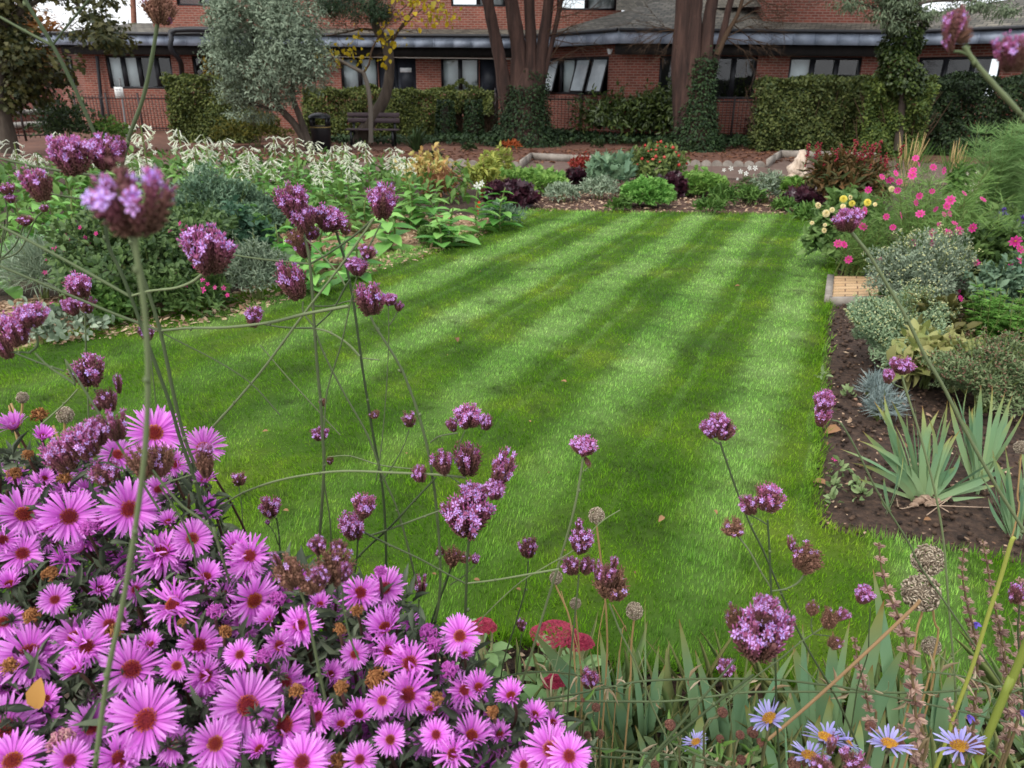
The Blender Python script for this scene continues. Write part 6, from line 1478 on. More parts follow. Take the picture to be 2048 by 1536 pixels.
verbena('straight verbena in the middle left with a cluster of full lilac heads at its top', .86,
        [[6.5, (600, 440), (609, 473), (620, 528), (629, 656), (635, 740), (641, 800), (645, 870), (648, 930), (644, 1010), (638, 1090), (632, 1200), 'g'],
         [4, (455, 508), (520, 518), (570, 523), (620, 528)], [4, (620, 528), (660, 505), (710, 470), (748, 437)], [4, (525, 648), (570, 655), (629, 656)],
         [4.5, 'p', (629, 656), (660, 665), (695, 687), (719, 712)], [3.5, (629, 656), (665, 620), (690, 575), (700, 560)], [4.5, (629, 656), (648, 708), (690, 790), (735, 870), (765, 950), (795, 1020), (820, 1110), (835, 1180)],
         [3.5, (606, 603), (607, 625), (625, 650)], [3, 'p', (609, 475), (640, 506), (675, 545), (690, 570)]],
        [(582, 398, 76, 76, 'full', -6), (606, 432, 56, 66, 'full', -14), (590, 473, 48, 36, 'spent', -25), (604, 492, 42, 48, 'mid', -10, .89), (765, 398, 68, 78, 'full', 6, .84), (622, 462, 42, 34, 'mid', 10, .9), (584, 562, 66, 82, 'column', -14), (508, 633, 40, 48, 'column', 14, .9)])
verbena('verbena with long crossing diagonal stem running from the upper right head down to the asters', .80,
        [[5, 'p', (748, 437), (690, 520), (609, 626), (565, 686), (523, 742), (470, 805), (412, 870), (380, 920), (340, 980), 'g'], [3.5, (762, 446), (745, 480), (727, 515), (714, 545)], [3, (714, 552), (700, 610), (682, 690), (655, 780), (648, 860)]],
        [(735, 502, 40, 32, 'mid', 12), (714, 530, 48, 44, 'full', -4)])
verbena('verbena with a flat pinkish head leaning right, its dark stem passing between the middle heads', .9,
        [[5.5, (672, 462), (689, 517), (700, 566), (709, 618), (724, 730), (735, 800), (748, 880), (763, 960), (770, 1040), (772, 1130), (770, 1260), 'g'],
         [3, (735, 605), (700, 602), (660, 612), (615, 612)], [3, 'p', (719, 716), (742, 718), (758, 720)]],
        [(660, 435, 78, 56, 'full', 22), (692, 456, 32, 26, 'spent', 20), (748, 828, 26, 18, 'spent', -20)])
verbena('verbena bearing the chunky brown crown-shaped head, its stem arching down to the right', .82,
        [[6, (741, 634), (755, 660), (779, 697), (804, 740), (822, 785), (837, 829), (854, 892), (866, 960), (872, 1009), (880, 1112), (878, 1200), (862, 1290), 'g'],
         [2.5, (777, 612), (777, 690), (772, 790), (762, 900), (752, 960)], [2.5, (796, 622), (786, 640), (777, 652)], [2.5, (818, 860), (806, 895), (780, 940), (764, 962)]],
        [(778, 597, 38, 28, 'full', -5), (798, 611, 22, 24, 'mid', 12), (818, 838, 36, 38, 'sparse', 0)])
verbena('slim verbena with a small round head beside the tall middle stem', .95,
        [[3.5, (645, 880), (650, 905), (648, 960), (660, 1040), (664, 1130), 'g'], [3, 'p', (655, 914), (700, 912), (760, 930), (825, 938)], [3, 'p', (520, 690), (580, 760), (630, 815), (680, 870)]],
        [(640, 866, 42, 30, 'full', -4), (660, 920, 18, 20, 'spent', 10), (645, 803, 18, 20, 'spent', 0)])
verbena('verbena with a tight bouquet of full purple heads before the middle of the lawn', .78,
        [[6.5, (938, 1078), (935, 1110), (933, 1165), (931, 1220), (930, 1280), (929, 1350), 'g'], [5, (931, 1167), (880, 1140), (840, 1118), (780, 1090), (735, 1068), (700, 1048)], [5, 'p', (931, 1167), (990, 1160), (1060, 1148), (1118, 1138)],
         [3.5, (932, 962), (930, 985), (929, 1000)], [3.5, (900, 953), (916, 964), (930, 976)], [3, (930, 862), (922, 880), (915, 905)], [3.5, (860, 885), (880, 872), (915, 866)]],
        [(937, 832, 66, 50, 'full', 0, .84), (903, 848, 26, 36, 'mid', -12, .83), (973, 843, 28, 38, 'mid', 14, .83), (885, 922, 50, 62, 'mid', -8), (935, 915, 68, 84, 'mid', 0, .8), (1004, 940, 54, 92, 'column', 16), (990, 978, 46, 46, 'full', 10, .76), (948, 985, 66, 44, 'full', 0, .77), (935, 1030, 108, 96, 'full', 0, .75), (893, 1018, 26, 40, 'sparse', -30, .75)])
verbena('verbena whose long arching branch sweeps right across the lawn to the bouquet of heads', .80,
        [[5.5, 'p', (434, 1016), (490, 984), (560, 960), (640, 946), (700, 942), (780, 945), (870, 949), (932, 955)], [5, (872, 955), (830, 1000), (780, 1054), (720, 1110), (650, 1190), (620, 1260), 'g'], [5, (895, 1016), (850, 1032), (780, 1058), (738, 1072)]],
        [(838, 946, 38, 40, 'mid', -4)])
verbena('verbena with a stepped lilac head in front of the lawn just above the asters', .76,
        [[4.5, (716, 1075), (712, 1130), (700, 1200), (690, 1290), 'g']], [(728, 1012, 56, 58, 'column', 10), (704, 1050, 62, 66, 'full', -6)])
verbena('verbena with a ragged brown head low over the lawn behind the bouquet', .86,
        [[5.5, (905, 1128), (890, 1170), (868, 1230), (850, 1290), 'g'], [3, (950, 1130), (930, 1150), (900, 1170)]],
        [(905, 1112, 42, 46, 'spent', 5), (880, 1103, 26, 20, 'sparse', -60), (932, 1114, 30, 26, 'spent', 60), (951, 1117, 20, 24, 'full', 12)])
verbena('thin verbena with a few-flowered upright head over the aster edge', .84, [[4.5, (838, 1198), (836, 1240), (834, 1320), 'g']], [(842, 1168, 36, 52, 'sparse', 2)])
verbena('pale-stemmed verbena with one neat head alone over the middle of the lawn', .84,
        [[6, 'p', (1166, 918), (1156, 980), (1144, 1036), (1120, 1120), (1095, 1200), (1068, 1290), (1041, 1376), (1020, 1450), 'g'], [2.5, (1162, 945), (1170, 940), (1178, 934)]],
        [(1168, 890, 58, 44, 'full', 0), (1176, 925, 14, 24, 'spent', 150)])
verbena('small round verbena head on a thin stem, left of the two-tiered one', 1.0, [[4, (1057, 1122), (1050, 1180), (1030, 1250), (1008, 1320), (998, 1380), 'g']], [(1057, 1094, 44, 52, 'mid', 0)])
verbena('two-tiered verbena head touching the pale crossing stem right of centre', .80,
        [[4.5, (1158, 1150), (1150, 1230), (1140, 1330), (1135, 1420), 'g'], [3, 'p', (1240, 1020), (1200, 1046), (1150, 1098), (1100, 1128), (1040, 1165), (980, 1220), (935, 1270)]],
        [(1158, 1048, 22, 30, 'sparse', 0), (1163, 1082, 56, 60, 'column', 4), (1142, 1130, 44, 46, 'mid', -20), (1175, 1130, 40, 44, 'mid', 20)])
verbena('bulky reddish-brown verbena head with two raised flowering spikes right of the two-tiered one', .70,
        [[5, 'p', (1219, 1208), (1240, 1262), (1266, 1315), (1290, 1372), (1308, 1421), (1335, 1478), (1370, 1560), 'g']],
        [(1224, 1165, 84, 74, 'spent', 0), (1195, 1140, 22, 56, 'sparse', -5, .69), (1228, 1125, 22, 34, 'sparse', 8, .7), (1212, 1150, 44, 50, 'mid', 0, .68)])
verbena('small lilac verbena head low among the iris leaves', 1.0, [[4, (1185, 1382), (1187, 1430), (1190, 1500), 'g'], [3, 'p', (1160, 1352), (1090, 1345), (1030, 1350), (960, 1360)]], [(1180, 1358, 44, 48, 'column', 0)])
verbena('tiny few-spiked verbena head above the red stonecrop gap', 1.0, [[3, (1043, 1268), (1038, 1310), (1030, 1370), 'g']], [(1043, 1250, 26, 32, 'sparse', 0)])
verbena('large close verbena head with a tower of lilac flowers at lower right', .52,
        [[7, (1507, 1349), (1430, 1408), (1338, 1484), (1300, 1520), (1270, 1560), 'g'], [7, (1471, 1318), (1400, 1402), (1335, 1478), (1284, 1536), (1260, 1580)], [6, (1346, 1487), (1400, 1512), (1456, 1536), (1500, 1570)]],
        [(1522, 1262, 122, 140, 'full', 0), (1470, 1235, 46, 80, 'spent', -16, .54), (1562, 1250, 50, 90, 'mid', 14, .53), (1532, 1215, 60, 70, 'full', 2, .5)])
verbena('verbena with two domed heads on a slanting stem at the right part of the lawn', .86,
        [[5, (1440, 884), (1452, 920), (1475, 985), (1500, 1048), (1528, 1105), (1563, 1187), (1605, 1279), (1664, 1380), (1697, 1448), (1722, 1510), (1745, 1570), 'g'], [3, (1425, 878), (1432, 884), (1442, 890)]],
        [(1422, 855, 46, 46, 'full', -16), (1453, 860, 44, 46, 'mid', 14), (1437, 840, 48, 36, 'full', 0)])
verbena('verbena with a broad flowering head, a dried side head and a brown drooping one', .74,
        [[5.5, (1535, 1040), (1539, 1100), (1542, 1178), (1548, 1260), (1551, 1330), (1553, 1420), (1557, 1500), (1560, 1560), 'g'], [4, 'p', (1542, 1176), (1520, 1140), (1500, 1104), (1476, 1072)], [4.5, (1543, 1182), (1570, 1178), (1595, 1166), (1610, 1146)], [3.5, (1500, 1030), (1520, 1040), (1535, 1050)]],
        [(1540, 992, 70, 66, 'mid', 4), (1498, 1008, 46, 50, 'mid', -22), (1466, 1055, 56, 34, 'spent', -20), (1615, 1113, 70, 62, 'spent', 14), (1582, 1086, 22, 40, 'sparse', -12)])
verbena('verbena with a tall column-shaped head at the lawn edge, stem arching right over the soil', .92,
        [[4.5, (1664, 840), (1683, 849), (1715, 903), (1758, 989), (1815, 1081), (1841, 1133), (1900, 1219), (1945, 1285), (1975, 1326), (2013, 1383), (2040, 1430), 'g']],
        [(1648, 800, 50, 52, 'full', 4), (1645, 830, 38, 54, 'column', 0)])
verbena('verbena with two small heads before the round grey shrub, standing over the soil', .96,
        [[5, 'p', (1804, 752), (1815, 790), (1838, 863), (1855, 925), (1870, 984), (1887, 1081), (1898, 1219), (1906, 1310), (1912, 1391), (1918, 1480), 'g'], [3, (1782, 764), (1795, 772), (1808, 776)]],
        [(1806, 730, 52, 38, 'full', 2), (1777, 750, 26, 36, 'full', -6)])
verbena('verbena with a domed seed-brown and lilac head before the dahlias, long pale stem running right', .72,
        [[7, 'p', (1702, 464), (1735, 505), (1770, 562), (1815, 640), (1850, 712), (1885, 770), (1925, 850), (1960, 915), (2000, 985), (2048, 1062), (2110, 1170), 'g']],
        [(1696, 436, 64, 52, 'full', -8)])
verbena('verbena at the top right corner with a ragged two-part head', .48,
        [[10, 'p', (1928, 92), (1950, 125), (1990, 172), (2048, 236), (2120, 330), 'g'], [5, (1908, 103), (1922, 104), (1940, 112)], [5, (1932, 86), (1936, 96), (1938, 108)]],
        [(1910, 48, 52, 76, 'mid', 0), (1897, 88, 24, 36, 'sparse', -30), (1930, 68, 36, 36, 'spent', 40)])
verbena('blurred verbena head cut by the right edge near the top', .40, [[9, (2046, 132), (2060, 180), (2090, 300), 'g']], [(2028, 98, 86, 84, 'mid', -14)])
verbena('thin verbena with a small bright head at the lower right before the iris leaves', .86, [[3.5, (1741, 1216), (1738, 1262), (1735, 1310), (1716, 1370), (1705, 1440), 'g']], [(1728, 1188, 42, 44, 'full', 0)])
verbena('branched verbena with small brown heads and a few lilac flowers right of the largest head', .66,
        [[4, (1650, 1252), (1600, 1285), (1560, 1318), (1500, 1362), (1440, 1420), (1400, 1480), (1370, 1560), 'g'], [3, (1624, 1236), (1622, 1252), (1626, 1268)], [3, (1660, 1272), (1640, 1270), (1626, 1268)]],
        [(1625, 1215, 30, 34, 'spent', 0), (1660, 1235, 44, 50, 'spent', -8), (1686, 1228, 30, 36, 'mid', 30), (1672, 1284, 34, 30, 'spent', 20)])
verbena('small verbena head with lilac flowers just below the largest head', .74, [[3.5, (1454, 1356), (1458, 1400), (1465, 1480), 'g']], [(1452, 1334, 42, 42, 'full', 0)])
verbena('verbena heads rising from the bottom edge among the pale blue asters', .5, [[6, (1688, 1536), (1690, 1600), 'g']], [(1664, 1488, 24, 70, 'sparse', 0), (1708, 1526, 66, 46, 'mid', 8), (1642, 1530, 50, 40, 'mid', -12)])
verbena('verbena head half cut by the right edge at the lower right', .84, [[5, (2040, 1210), (2036, 1270), (2048, 1400), 'g']], [(2036, 1184, 36, 54, 'mid', 0)])
verbena('cluster of bright lilac verbena heads in front of the upper asters at left', .60,
        [[6.5, (305, 940), (328, 970), (365, 1012), (410, 1045), (434, 1081), (455, 1150), 'g'], [5, (319, 970), (345, 1010), (369, 1051), (388, 1105), (400, 1180), 'g'], [4.5, (275, 946), (240, 936), (210, 925), (175, 930)], [3.5, (215, 928), (220, 912), (226, 896)], [3.5, (325, 968), (350, 960), (384, 949)]],
        [(120, 905, 74, 84, 'full', -14), (165, 880, 76, 84, 'full', 0), (195, 862, 50, 70, 'full', 10), (232, 848, 62, 76, 'sparse', 2), (208, 942, 68, 56, 'mid', -4), (280, 922, 60, 72, 'spent', -10), (318, 915, 62, 84, 'spent', 10, .62), (410, 922, 46, 70, 'spent', 5), (412, 898, 34, 30, 'full', 10)])
verbena('left verbena with a domed head and a stepped brown one above the asters', .78,
        [[4, (188, 778), (200, 800), (225, 840), (240, 900), 'g'], [3.5, 'p', (156, 778), (130, 806), (104, 830), (70, 860)], [4, (23, 703), (75, 724), (128, 742)], [2.5, (170, 626), (172, 665), (172, 705)]],
        [(173, 738, 82, 72, 'mid', -4), (212, 798, 44, 54, 'mid', -6), (236, 766, 20, 50, 'sparse', 10), (192, 812, 22, 26, 'sparse', -30)])
verbena('verbena with two stacked pink-lilac heads before the pink-flowered shrub', .84, [[4, (170, 622), (172, 700), (175, 780), (178, 860), 'g']], [(157, 568, 60, 56, 'full', -6), (140, 612, 34, 40, 'full', -20), (174, 608, 36, 40, 'mid', 14)])
verbena('verbena with full purple heads cut by the left edge above the lawn', .66,
        [[5, (60, 705), (75, 690), (72, 665)], [5, (70, 706), (100, 735), (150, 770), (200, 830), 'g'], [4, (20, 705), (40, 704), (62, 706)]],
        [(62, 628, 66, 54, 'full', 8), (28, 655, 64, 76, 'full', 0), (5, 690, 44, 60, 'mid', -10)])
verbena('verbena with small distant heads at the left edge under the wide lilac head', 1.1,
        [[3, (10, 392), (15, 440), (8, 480), (0, 520), 'g'], [3, (84, 424), (70, 440), (40, 500), (0, 520)], [3, (48, 450), (30, 490), (0, 520)]],
        [(15, 376, 32, 26, 'mid', 0), (20, 396, 22, 20, 'full', 0), (88, 415, 18, 18, 'mid', 0), (50, 440, 36, 22, 'mid', 0)])
verbena('little lilac verbena head half hidden by the tall left stems over the lawn', .9, [[3, (297, 682), (302, 720), (310, 790), 'g']], [(292, 663, 34, 38, 'full', 0)])
verbena('small dome-shaped verbena head alone over the lawn right of the upper asters', .98, [[4, (553, 1036), (558, 1070), (562, 1130), 'g'], [2.5, (535, 1046), (548, 1065), (557, 1090)]], [(540, 1012, 52, 50, 'mid', 0), (535, 1044, 12, 12, 'full', 0)])
verbena('very small verbena head over the lawn left of the small dome-shaped one', 1.15, [[2.5, (478, 972), (484, 1020), (486, 1080), 'g']], [(478, 958, 36, 32, 'sparse', 0)])
verbena('verbena head peeping just above the asters beside the double stems', .72, [[4, (405, 1085), (410, 1130), 'g']], [(402, 1068, 48, 46, 'mid', 0)])
verbena('close brown verbena head full of dry spikes above the asters', .50,
        [[8, (600, 1180), (612, 1215), (625, 1275), (640, 1350), (655, 1420), (672, 1520), (680, 1600), 'g'], [5, (684, 1172), (688, 1220), (700, 1275), (718, 1320)]],
        [(575, 1140, 74, 78, 'spent', -12), (625, 1160, 66, 60, 'spent', 0), (672, 1128, 84, 84, 'spent', 10, .52), (640, 1150, 44, 50, 'mid', 4, .48), (690, 1140, 34, 56, 'mid', 12, .5), (636, 1088, 44, 50, 'mid', -6, .56), (676, 1095, 40, 40, 'mid', 12, .56), (552, 1120, 20, 50, 'sparse', -12, .5)])
# long green stems lying across the lower right
for lab, Y, pth, w in (('long green verbena stem lying level across the iris leaves, the lower of the pair', .95, [(1090, 1401), (1250, 1403), (1345, 1402), (1430, 1392), (1510, 1384), (1700, 1384), (1850, 1385), (1980, 1375), (2080, 1360)], 4.5), ('long green verbena stem lying level across the iris leaves, upper of the pair', .92, [(1080, 1400), (1150, 1388), (1230, 1372), (1290, 1362), (1403, 1358), (1545, 1359), (1640, 1369), (1700, 1377), (1900, 1418), (2080, 1460)], 4.5),
                       ('green stem lying across the bottom near the aster edge', .8, [(1180, 1495), (1260, 1504), (1350, 1512), (1440, 1535), (1500, 1560)], 5), ('second green stem at the bottom beneath the first near the asters', .82, [(1180, 1512), (1280, 1518), (1400, 1522), (1520, 1548)], 4.5),
                       ('thin seeding stem running from the right edge across the salvia spikes', .85, [(1855, 1343), (1920, 1352), (1975, 1368), (2015, 1385), (2060, 1370)], 4.5), ('thin pale stem crossing low over the iris leaves to the aster edge', 1.0, [(960, 1365), (1050, 1345), (1120, 1345), (1170, 1355), (1250, 1390)], 3)):
    e = at(*pth[-1], Y); th = thing('lying_stem', lab, 'stem', (e[0], Y, 0), 'green stems lying across the lower right'); m_ = MB(); P = [at(x, y, Y) for x, y in pth]
    P = smooth_path(P, 5); m_.tube(P, w * mpp(P[0]) * .5, 6, tint=U(.2, .5)); 
    for k in range(8):
        i = rng.integers(2, len(P) - 2); q = P[i]; d = nrm(Nn(0, 1, 3) + [0, 0, .4]); e2 = q + d * U(.02, .05); m_.tube(smooth_path([q, (q + e2) / 2 + Nn(0, .004, 3), e2], 3), .0008, 4, tint=.9)
    m_.build('stem', M_vstem, th, True); m_ = MB()
    k = 14; ii = rng.integers(0, len(P), k); m_.inst(LANCE, frames(rdir(k) + [0, 0, -.2], rdir(k), .004, U(.015, .04, k)), P[ii]); m_.build('dry_leaves', plant_mat('dry_bract', (150, 128, 96), (196, 180, 150), trans=.2), th)
for lab, Y, pth, w in (('thick light green stem rising steeply to the right edge', .62, [(1972, 1480), (2013, 1383), (2032, 1340), (2060, 1270)], 16), ('tall yellow-green hollow stem at the right, bent tip on top', .80, [(1868, 1545), (1905, 1440), (1945, 1332), (1975, 1235), (2000, 1160), (2022, 1086), (2030, 1074)], 8)):
    e = at(*pth[0], Y); th = thing('hollow_stem', lab, 'stem', (e[0], Y, 0)); m_ = MB(); P = smooth_path([np.array([e[0] - .05, Y, 0])] + [at(x, y, Y) for x, y in pth], 5); m_.tube(P, w * mpp(P[-1]) * .5, 8, tint=U()); m_.build('stem', plant_mat('yellow_green_stem', (112, 132, 52), (150, 156, 72), trans=0), th, True)
th = thing('dry_stalk', 'long tan woody stalk slanting up to the allium seed heads at lower right', 'stalk', (*at(1500, 1500, .85)[:2], 0)); m_ = MB(); m_.tube(smooth_path([at(x, y, .85) for x, y in ((1840, 1200), (1820, 1222), (1700, 1335), (1600, 1425), (1520, 1492), (1450, 1545))], 4), 7 * mpp(at(1700, 1300, .85)) * .5, 6); m_.build('stem', plant_mat('tan_stalk', (142, 112, 78), (174, 142, 104), trans=0), th)

# ================================================================ the aster bush
M_pet = plant_mat('aster_petal', [(0, (164, 60, 162)), (.3, (204, 92, 202)), (1, (220, 126, 222))], [(0, (194, 90, 190)), (.3, (228, 130, 224)), (1, (240, 172, 240))], trans=.3, rough=.6, var=.3, spec=.2)
M_disc = plant_mat('aster_disc', [(0, (110, 26, 34)), (.5, (150, 50, 38)), (.8, (196, 104, 34)), (1, (224, 150, 44))], [(0, (140, 44, 38)), (.5, (184, 88, 38)), (.8, (226, 150, 44)), (1, (236, 180, 60))], trans=.05, rough=.8, var=.3)
M_disc2 = plant_mat('aster_disc_dark', [(0, (110, 22, 40)), (.6, (156, 44, 44)), (1, (206, 110, 46))], [(0, (130, 34, 44)), (.6, (176, 74, 44)), (1, (220, 140, 60))], trans=.05, rough=.8, var=.3)
M_curl = plant_mat('aster_curled', (178, 62, 164), (214, 112, 206), trans=.2, var=.2)
M_deadf = plant_mat('dried_aster', (112, 66, 34), (190, 134, 84), trans=.1, rough=.9, var=.35)
M_pinkdead = plant_mat('fading_aster', (190, 110, 150), (222, 176, 168), trans=.2, var=.2)
M_cal = plant_mat('aster_calyx', (60, 72, 52), (92, 84, 78), trans=.1)
M_asleaf = plant_mat('aster_leaf', (48, 58, 44), (104, 116, 90), trans=.12, rough=.55, var=.1)
def petal_T():
    return strip_T([(0, .25), (.3, .42), (.7, .5), (.92, .36), (1, .08)], .0, .22)
PET = petal_T()
def aster(kind, seed):
    """unit radius, facing +z"""
    pt, dc = MB(), MB(); r_ = np.random.default_rng(seed)
    n = {'open': 88, 'cup': 80, 'back': 80, 'tired': 84, 'blue': 30}[kind]
    for lay in range(2):
        m = n // 2; a = (np.arange(m) + lay * .5) / m * 6.283 + r_.normal(0, .04, m)
        el = {'open': .12, 'cup': .75, 'back': -.35, 'tired': .2, 'blue': .05}[kind] + lay * .16 + r_.normal(0, .15 if kind != 'tired' else .42, m)
        l = r_.uniform(.62, .86, m) * (1 - .04 * lay); 
        drop = r_.uniform(0, .16); gap = r_.uniform(0, 6.28)
        for i in range(m):
            if r_.uniform() < drop or (kind == 'tired' and abs((a[i] - gap + 3.14) % 6.28 - 3.14) < .35): continue
            out = np.array([math.cos(a[i]), math.sin(a[i]), 0]); el0 = el[i] + .2; bend = {'open': -.45, 'cup': -.3, 'back': -.5, 'tired': r_.normal(-.2, 1.2), 'blue': -.3}[kind] + r_.normal(0, .2)
            side = np.cross(out, [0, 0, 1]); tw = r_.normal(0, .35); V, F4, u = [], None, []
            p = out * .2 + [0, 0, .02 + .03 * lay]; w = {'blue': .058}.get(kind, .040) * r_.uniform(.75, 1.2); ang = el0; sb_ = r_.normal(0, .12)
            ns = 5
            for s_ in range(ns + 1):
                t_ = s_ / ns; hw = w * (.45 + .55 * min(1, t_ * 2.2)) * (1 if t_ < .9 else .35); dirv = out * math.cos(ang) + np.array([0, 0, 1]) * math.sin(ang) + side * sb_ * t_
                nn_ = nrm(np.cross(side, dirv)); sd = side * math.cos(tw * t_) + nn_ * math.sin(tw * t_); V += [p - sd * hw + nn_ * hw * .25, p, p + sd * hw + nn_ * hw * .25]; u += [t_] * 3
                p = p + dirv * l[i] / ns; ang += bend / ns
            F4 = [];
            for s_ in range(ns):
                b = s_ * 3; F4 += [[b, b + 1, b + 4, b + 3], [b + 1, b + 2, b + 5, b + 4]]
            pt.add(V, F4, r_.uniform(), u)
    # disc: dome of tiny florets, the outer ring open and yellow-tipped
    R0 = .245; k = 170
    j = np.arange(k); rr = R0 * np.sqrt((j + .5) / k); aa = j * 2.39996; z = .05 + .07 * (1 - (rr / R0) ** 2)
    P = np.column_stack([rr * np.cos(aa), rr * np.sin(aa), z]); D = nrm(np.column_stack([rr * np.cos(aa) * 2.2, rr * np.sin(aa) * 2.2, np.full(k, .55)]) + r_.normal(0, .12, (k, 3)))
    dc.inst(SPIN3, frames(D, rdir(k), .017, .085 * r_.uniform(.8, 1.3, k), .017), P, tint=r_.uniform(0, 1, k), du=(rr / R0) ** 1.5)
    a8 = np.arange(12) / 12 * 6.283; dc.add(np.vstack([[[0, 0, .1]], np.column_stack([R0 * np.cos(a8), R0 * np.sin(a8), np.full(12, .03)])]), [[0, 1 + q, 1 + (q + 1) % 12] for q in range(12)], .2, 0)
    # green calyx behind
    cx_ = MB(); m = 26; a = np.arange(m) / m * 6.283; D = np.column_stack([np.cos(a), np.sin(a), -.2 + r_.normal(0, .15, m)]); cx_.inst(LANCE, frames(D, np.tile([[0, 0, 1.]], (m, 1)), .05, .26), np.tile([[0, 0, -.06]], (m, 1)) + D * .04)
    cx_.tube([[0, 0, -.22], [0, 0, -.1], [0, 0, .02]], [.04, .14, .17], 8)
    return [pt, dc, cx_]
def mk(parts, mats, names): return [p.mesh(nm, m) for p, m, nm in zip(parts, mats, names)]
AN = ('petals', 'flower_disc', 'calyx')
AV = {'open': [mk(aster('open', s_), (M_pet, M_disc if s_ % 2 else M_disc2, M_cal), AN) for s_ in range(7)], 'cup': [mk(aster('cup', 20 + s_), (M_pet, M_disc, M_cal), AN) for s_ in range(3)],
      'tired': [mk(aster('tired', 30 + s_), (M_pet, M_disc2, M_cal), AN) for s_ in range(5)], 'back': [mk(aster('back', 40), (M_pet, M_disc2, M_cal), AN)]}
def curly(kind, seed):
    r_ = np.random.default_rng(seed); mb, cx_ = MB(), MB(); n = 90 if kind != 'tan' else 140
    for k in range(n):
        a = r_.uniform(0, 6.28); e = r_.uniform(.0, 1.45); D = np.array([math.cos(a) * math.cos(e), math.sin(a) * math.cos(e), math.sin(e)]); r0 = D * .25; l = r_.uniform(.35, .7); side = nrm(np.cross(D, r_.normal(size=3)))
        P = [r0, r0 + D * l * .5 + side * .08, r0 + D * l * .8 + side * .25 * r_.uniform(-1, 1), r0 + D * l * .62 + side * .4 * r_.uniform(.2, 1)]
        mb.tube(smooth_path(P, 2), [.035, .045, .05, .05, .045, .04, .03], 4, tint=r_.uniform())
    m = 22; a = np.arange(m) / m * 6.283; D = np.column_stack([np.cos(a), np.sin(a), -.3 + r_.normal(0, .3, m)]); cx_.inst(LANCE, frames(D, np.tile([[0, 0, 1.]], (m, 1)), .08, .4), np.zeros((m, 3)) + D * .05); cx_.tube([[0, 0, -.35], [0, 0, -.1], [0, 0, .1]], [.06, .22, .28], 8)
    return [mb, cx_]
CN = ('curled_petals', 'calyx')
CV = {'dead': [mk(curly('dead', s_), (M_deadf, M_cal), CN) for s_ in range(3)], 'curl': [mk(curly('curl', 9 + s_), (M_curl, M_cal), CN) for s_ in range(2)], 'fade': [mk(curly('fade', 15), (M_pinkdead, M_cal), CN)]}

def a_top(x): return float(np.interp(x, [-300, 0, 200, 330, 430, 455, 560, 800, 860, 940, 970, 1080, 1160, 1200, 1260], [850, 895, 905, 905, 960, 1085, 1120, 1165, 1235, 1275, 1385, 1410, 1485, 1570, 1700]))
def a_surf(x, y): return float(np.interp(y, [820, 1000, 1150, 1300, 1430, 1536, 1750], [.80, .68, .60, .53, .47, .435, .37])) * (1 + .10 * max(0, x - 500) / 600)
root = np.array([-.28, .95, 0.0])
ab = thing('aster_bush', 'big bush of pink-purple asters filling the lower left foreground', 'aster bush', root)
AF = [(29, 855, 68, 'side'), (308, 867, 108), (407, 897, 82), (410, 962, 54, 'side'), (234, 911, 72), (47, 1031, 108), (138, 1034, 106), (258, 1019, 112), (5, 1080, 64), (45, 1108, 80), (164, 1100, 62, 'side'), (325, 1104, 98), (384, 1078, 78), (337, 1045, 52, 'side'), (470, 1097, 70, 'side'), (500, 1112, 84, 'tired'), (350, 930, 60, 'tired'), (85, 875, 52, 'side'), (316, 980, 54), (88, 958, 44, 'side'),
      (325, 1119, 100), (494, 1130, 90, 'tired'), (506, 1199, 104), (350, 1211, 112, 'tired'), (412, 1155, 72, 'side'), (59, 1308, 122), (5, 1245, 70), (150, 1275, 82), (219, 1249, 72), (172, 1294, 92, 'tired'), (262, 1340, 120), (397, 1292, 98, 'tired'), (410, 1352, 82), (353, 1333, 62), (294, 1440, 144), (494, 1412, 132), (569, 1365, 86), (600, 1252, 86), (569, 1452, 120, 'tired'), (8, 1460, 130), (25, 1524, 116), (184, 1455, 92), (238, 1517, 104), (430, 1487, 98), (430, 1530, 76), (615, 1530, 112), (628, 1437, 62), (403, 1385, 72, 'side'), (155, 1340, 72, 'side'),
      (772, 1177, 82), (720, 1186, 80, 'tired'), (772, 1257, 92, 'side'), (600, 1256, 70), (708, 1309, 56), (820, 1327, 96), (817, 1389, 102), (775, 1302, 72), (920, 1273, 82), (930, 1381, 76), (958, 1376, 70, 'side'), (1023, 1393, 72, 'side'), (1068, 1431, 62, 'side'), (872, 1470, 62), (907, 1509, 78), (943, 1473, 92, 'side'), (1107, 1446, 54), (1100, 1500, 104), (1138, 1513, 84), (1049, 1531, 64), (637, 1434, 72), (604, 1525, 100), (717, 1431, 74, 'side'), (682, 1450, 62, 'side'), (765, 1402, 64), (100, 1060, 60, 'side'), (200, 1180, 60, 'side'), (270, 1180, 56), (110, 1200, 60), (450, 1190, 60), (560, 1290, 66), (480, 1310, 60), (660, 1350, 60, 'side'), (345, 1490, 70), (140, 1520, 80), (520, 1500, 70, 'side'), (780, 1480, 64), (720, 1520, 66), (860, 1420, 56, 'side'), (1000, 1470, 60, 'side'), (930, 1310, 50, 'side'), (540, 1240, 60, 'side'), (640, 1210, 50, 'side'), (20, 1170, 66, 'side'), (300, 1290, 60, 'side'), (90, 1400, 66, 'side')]
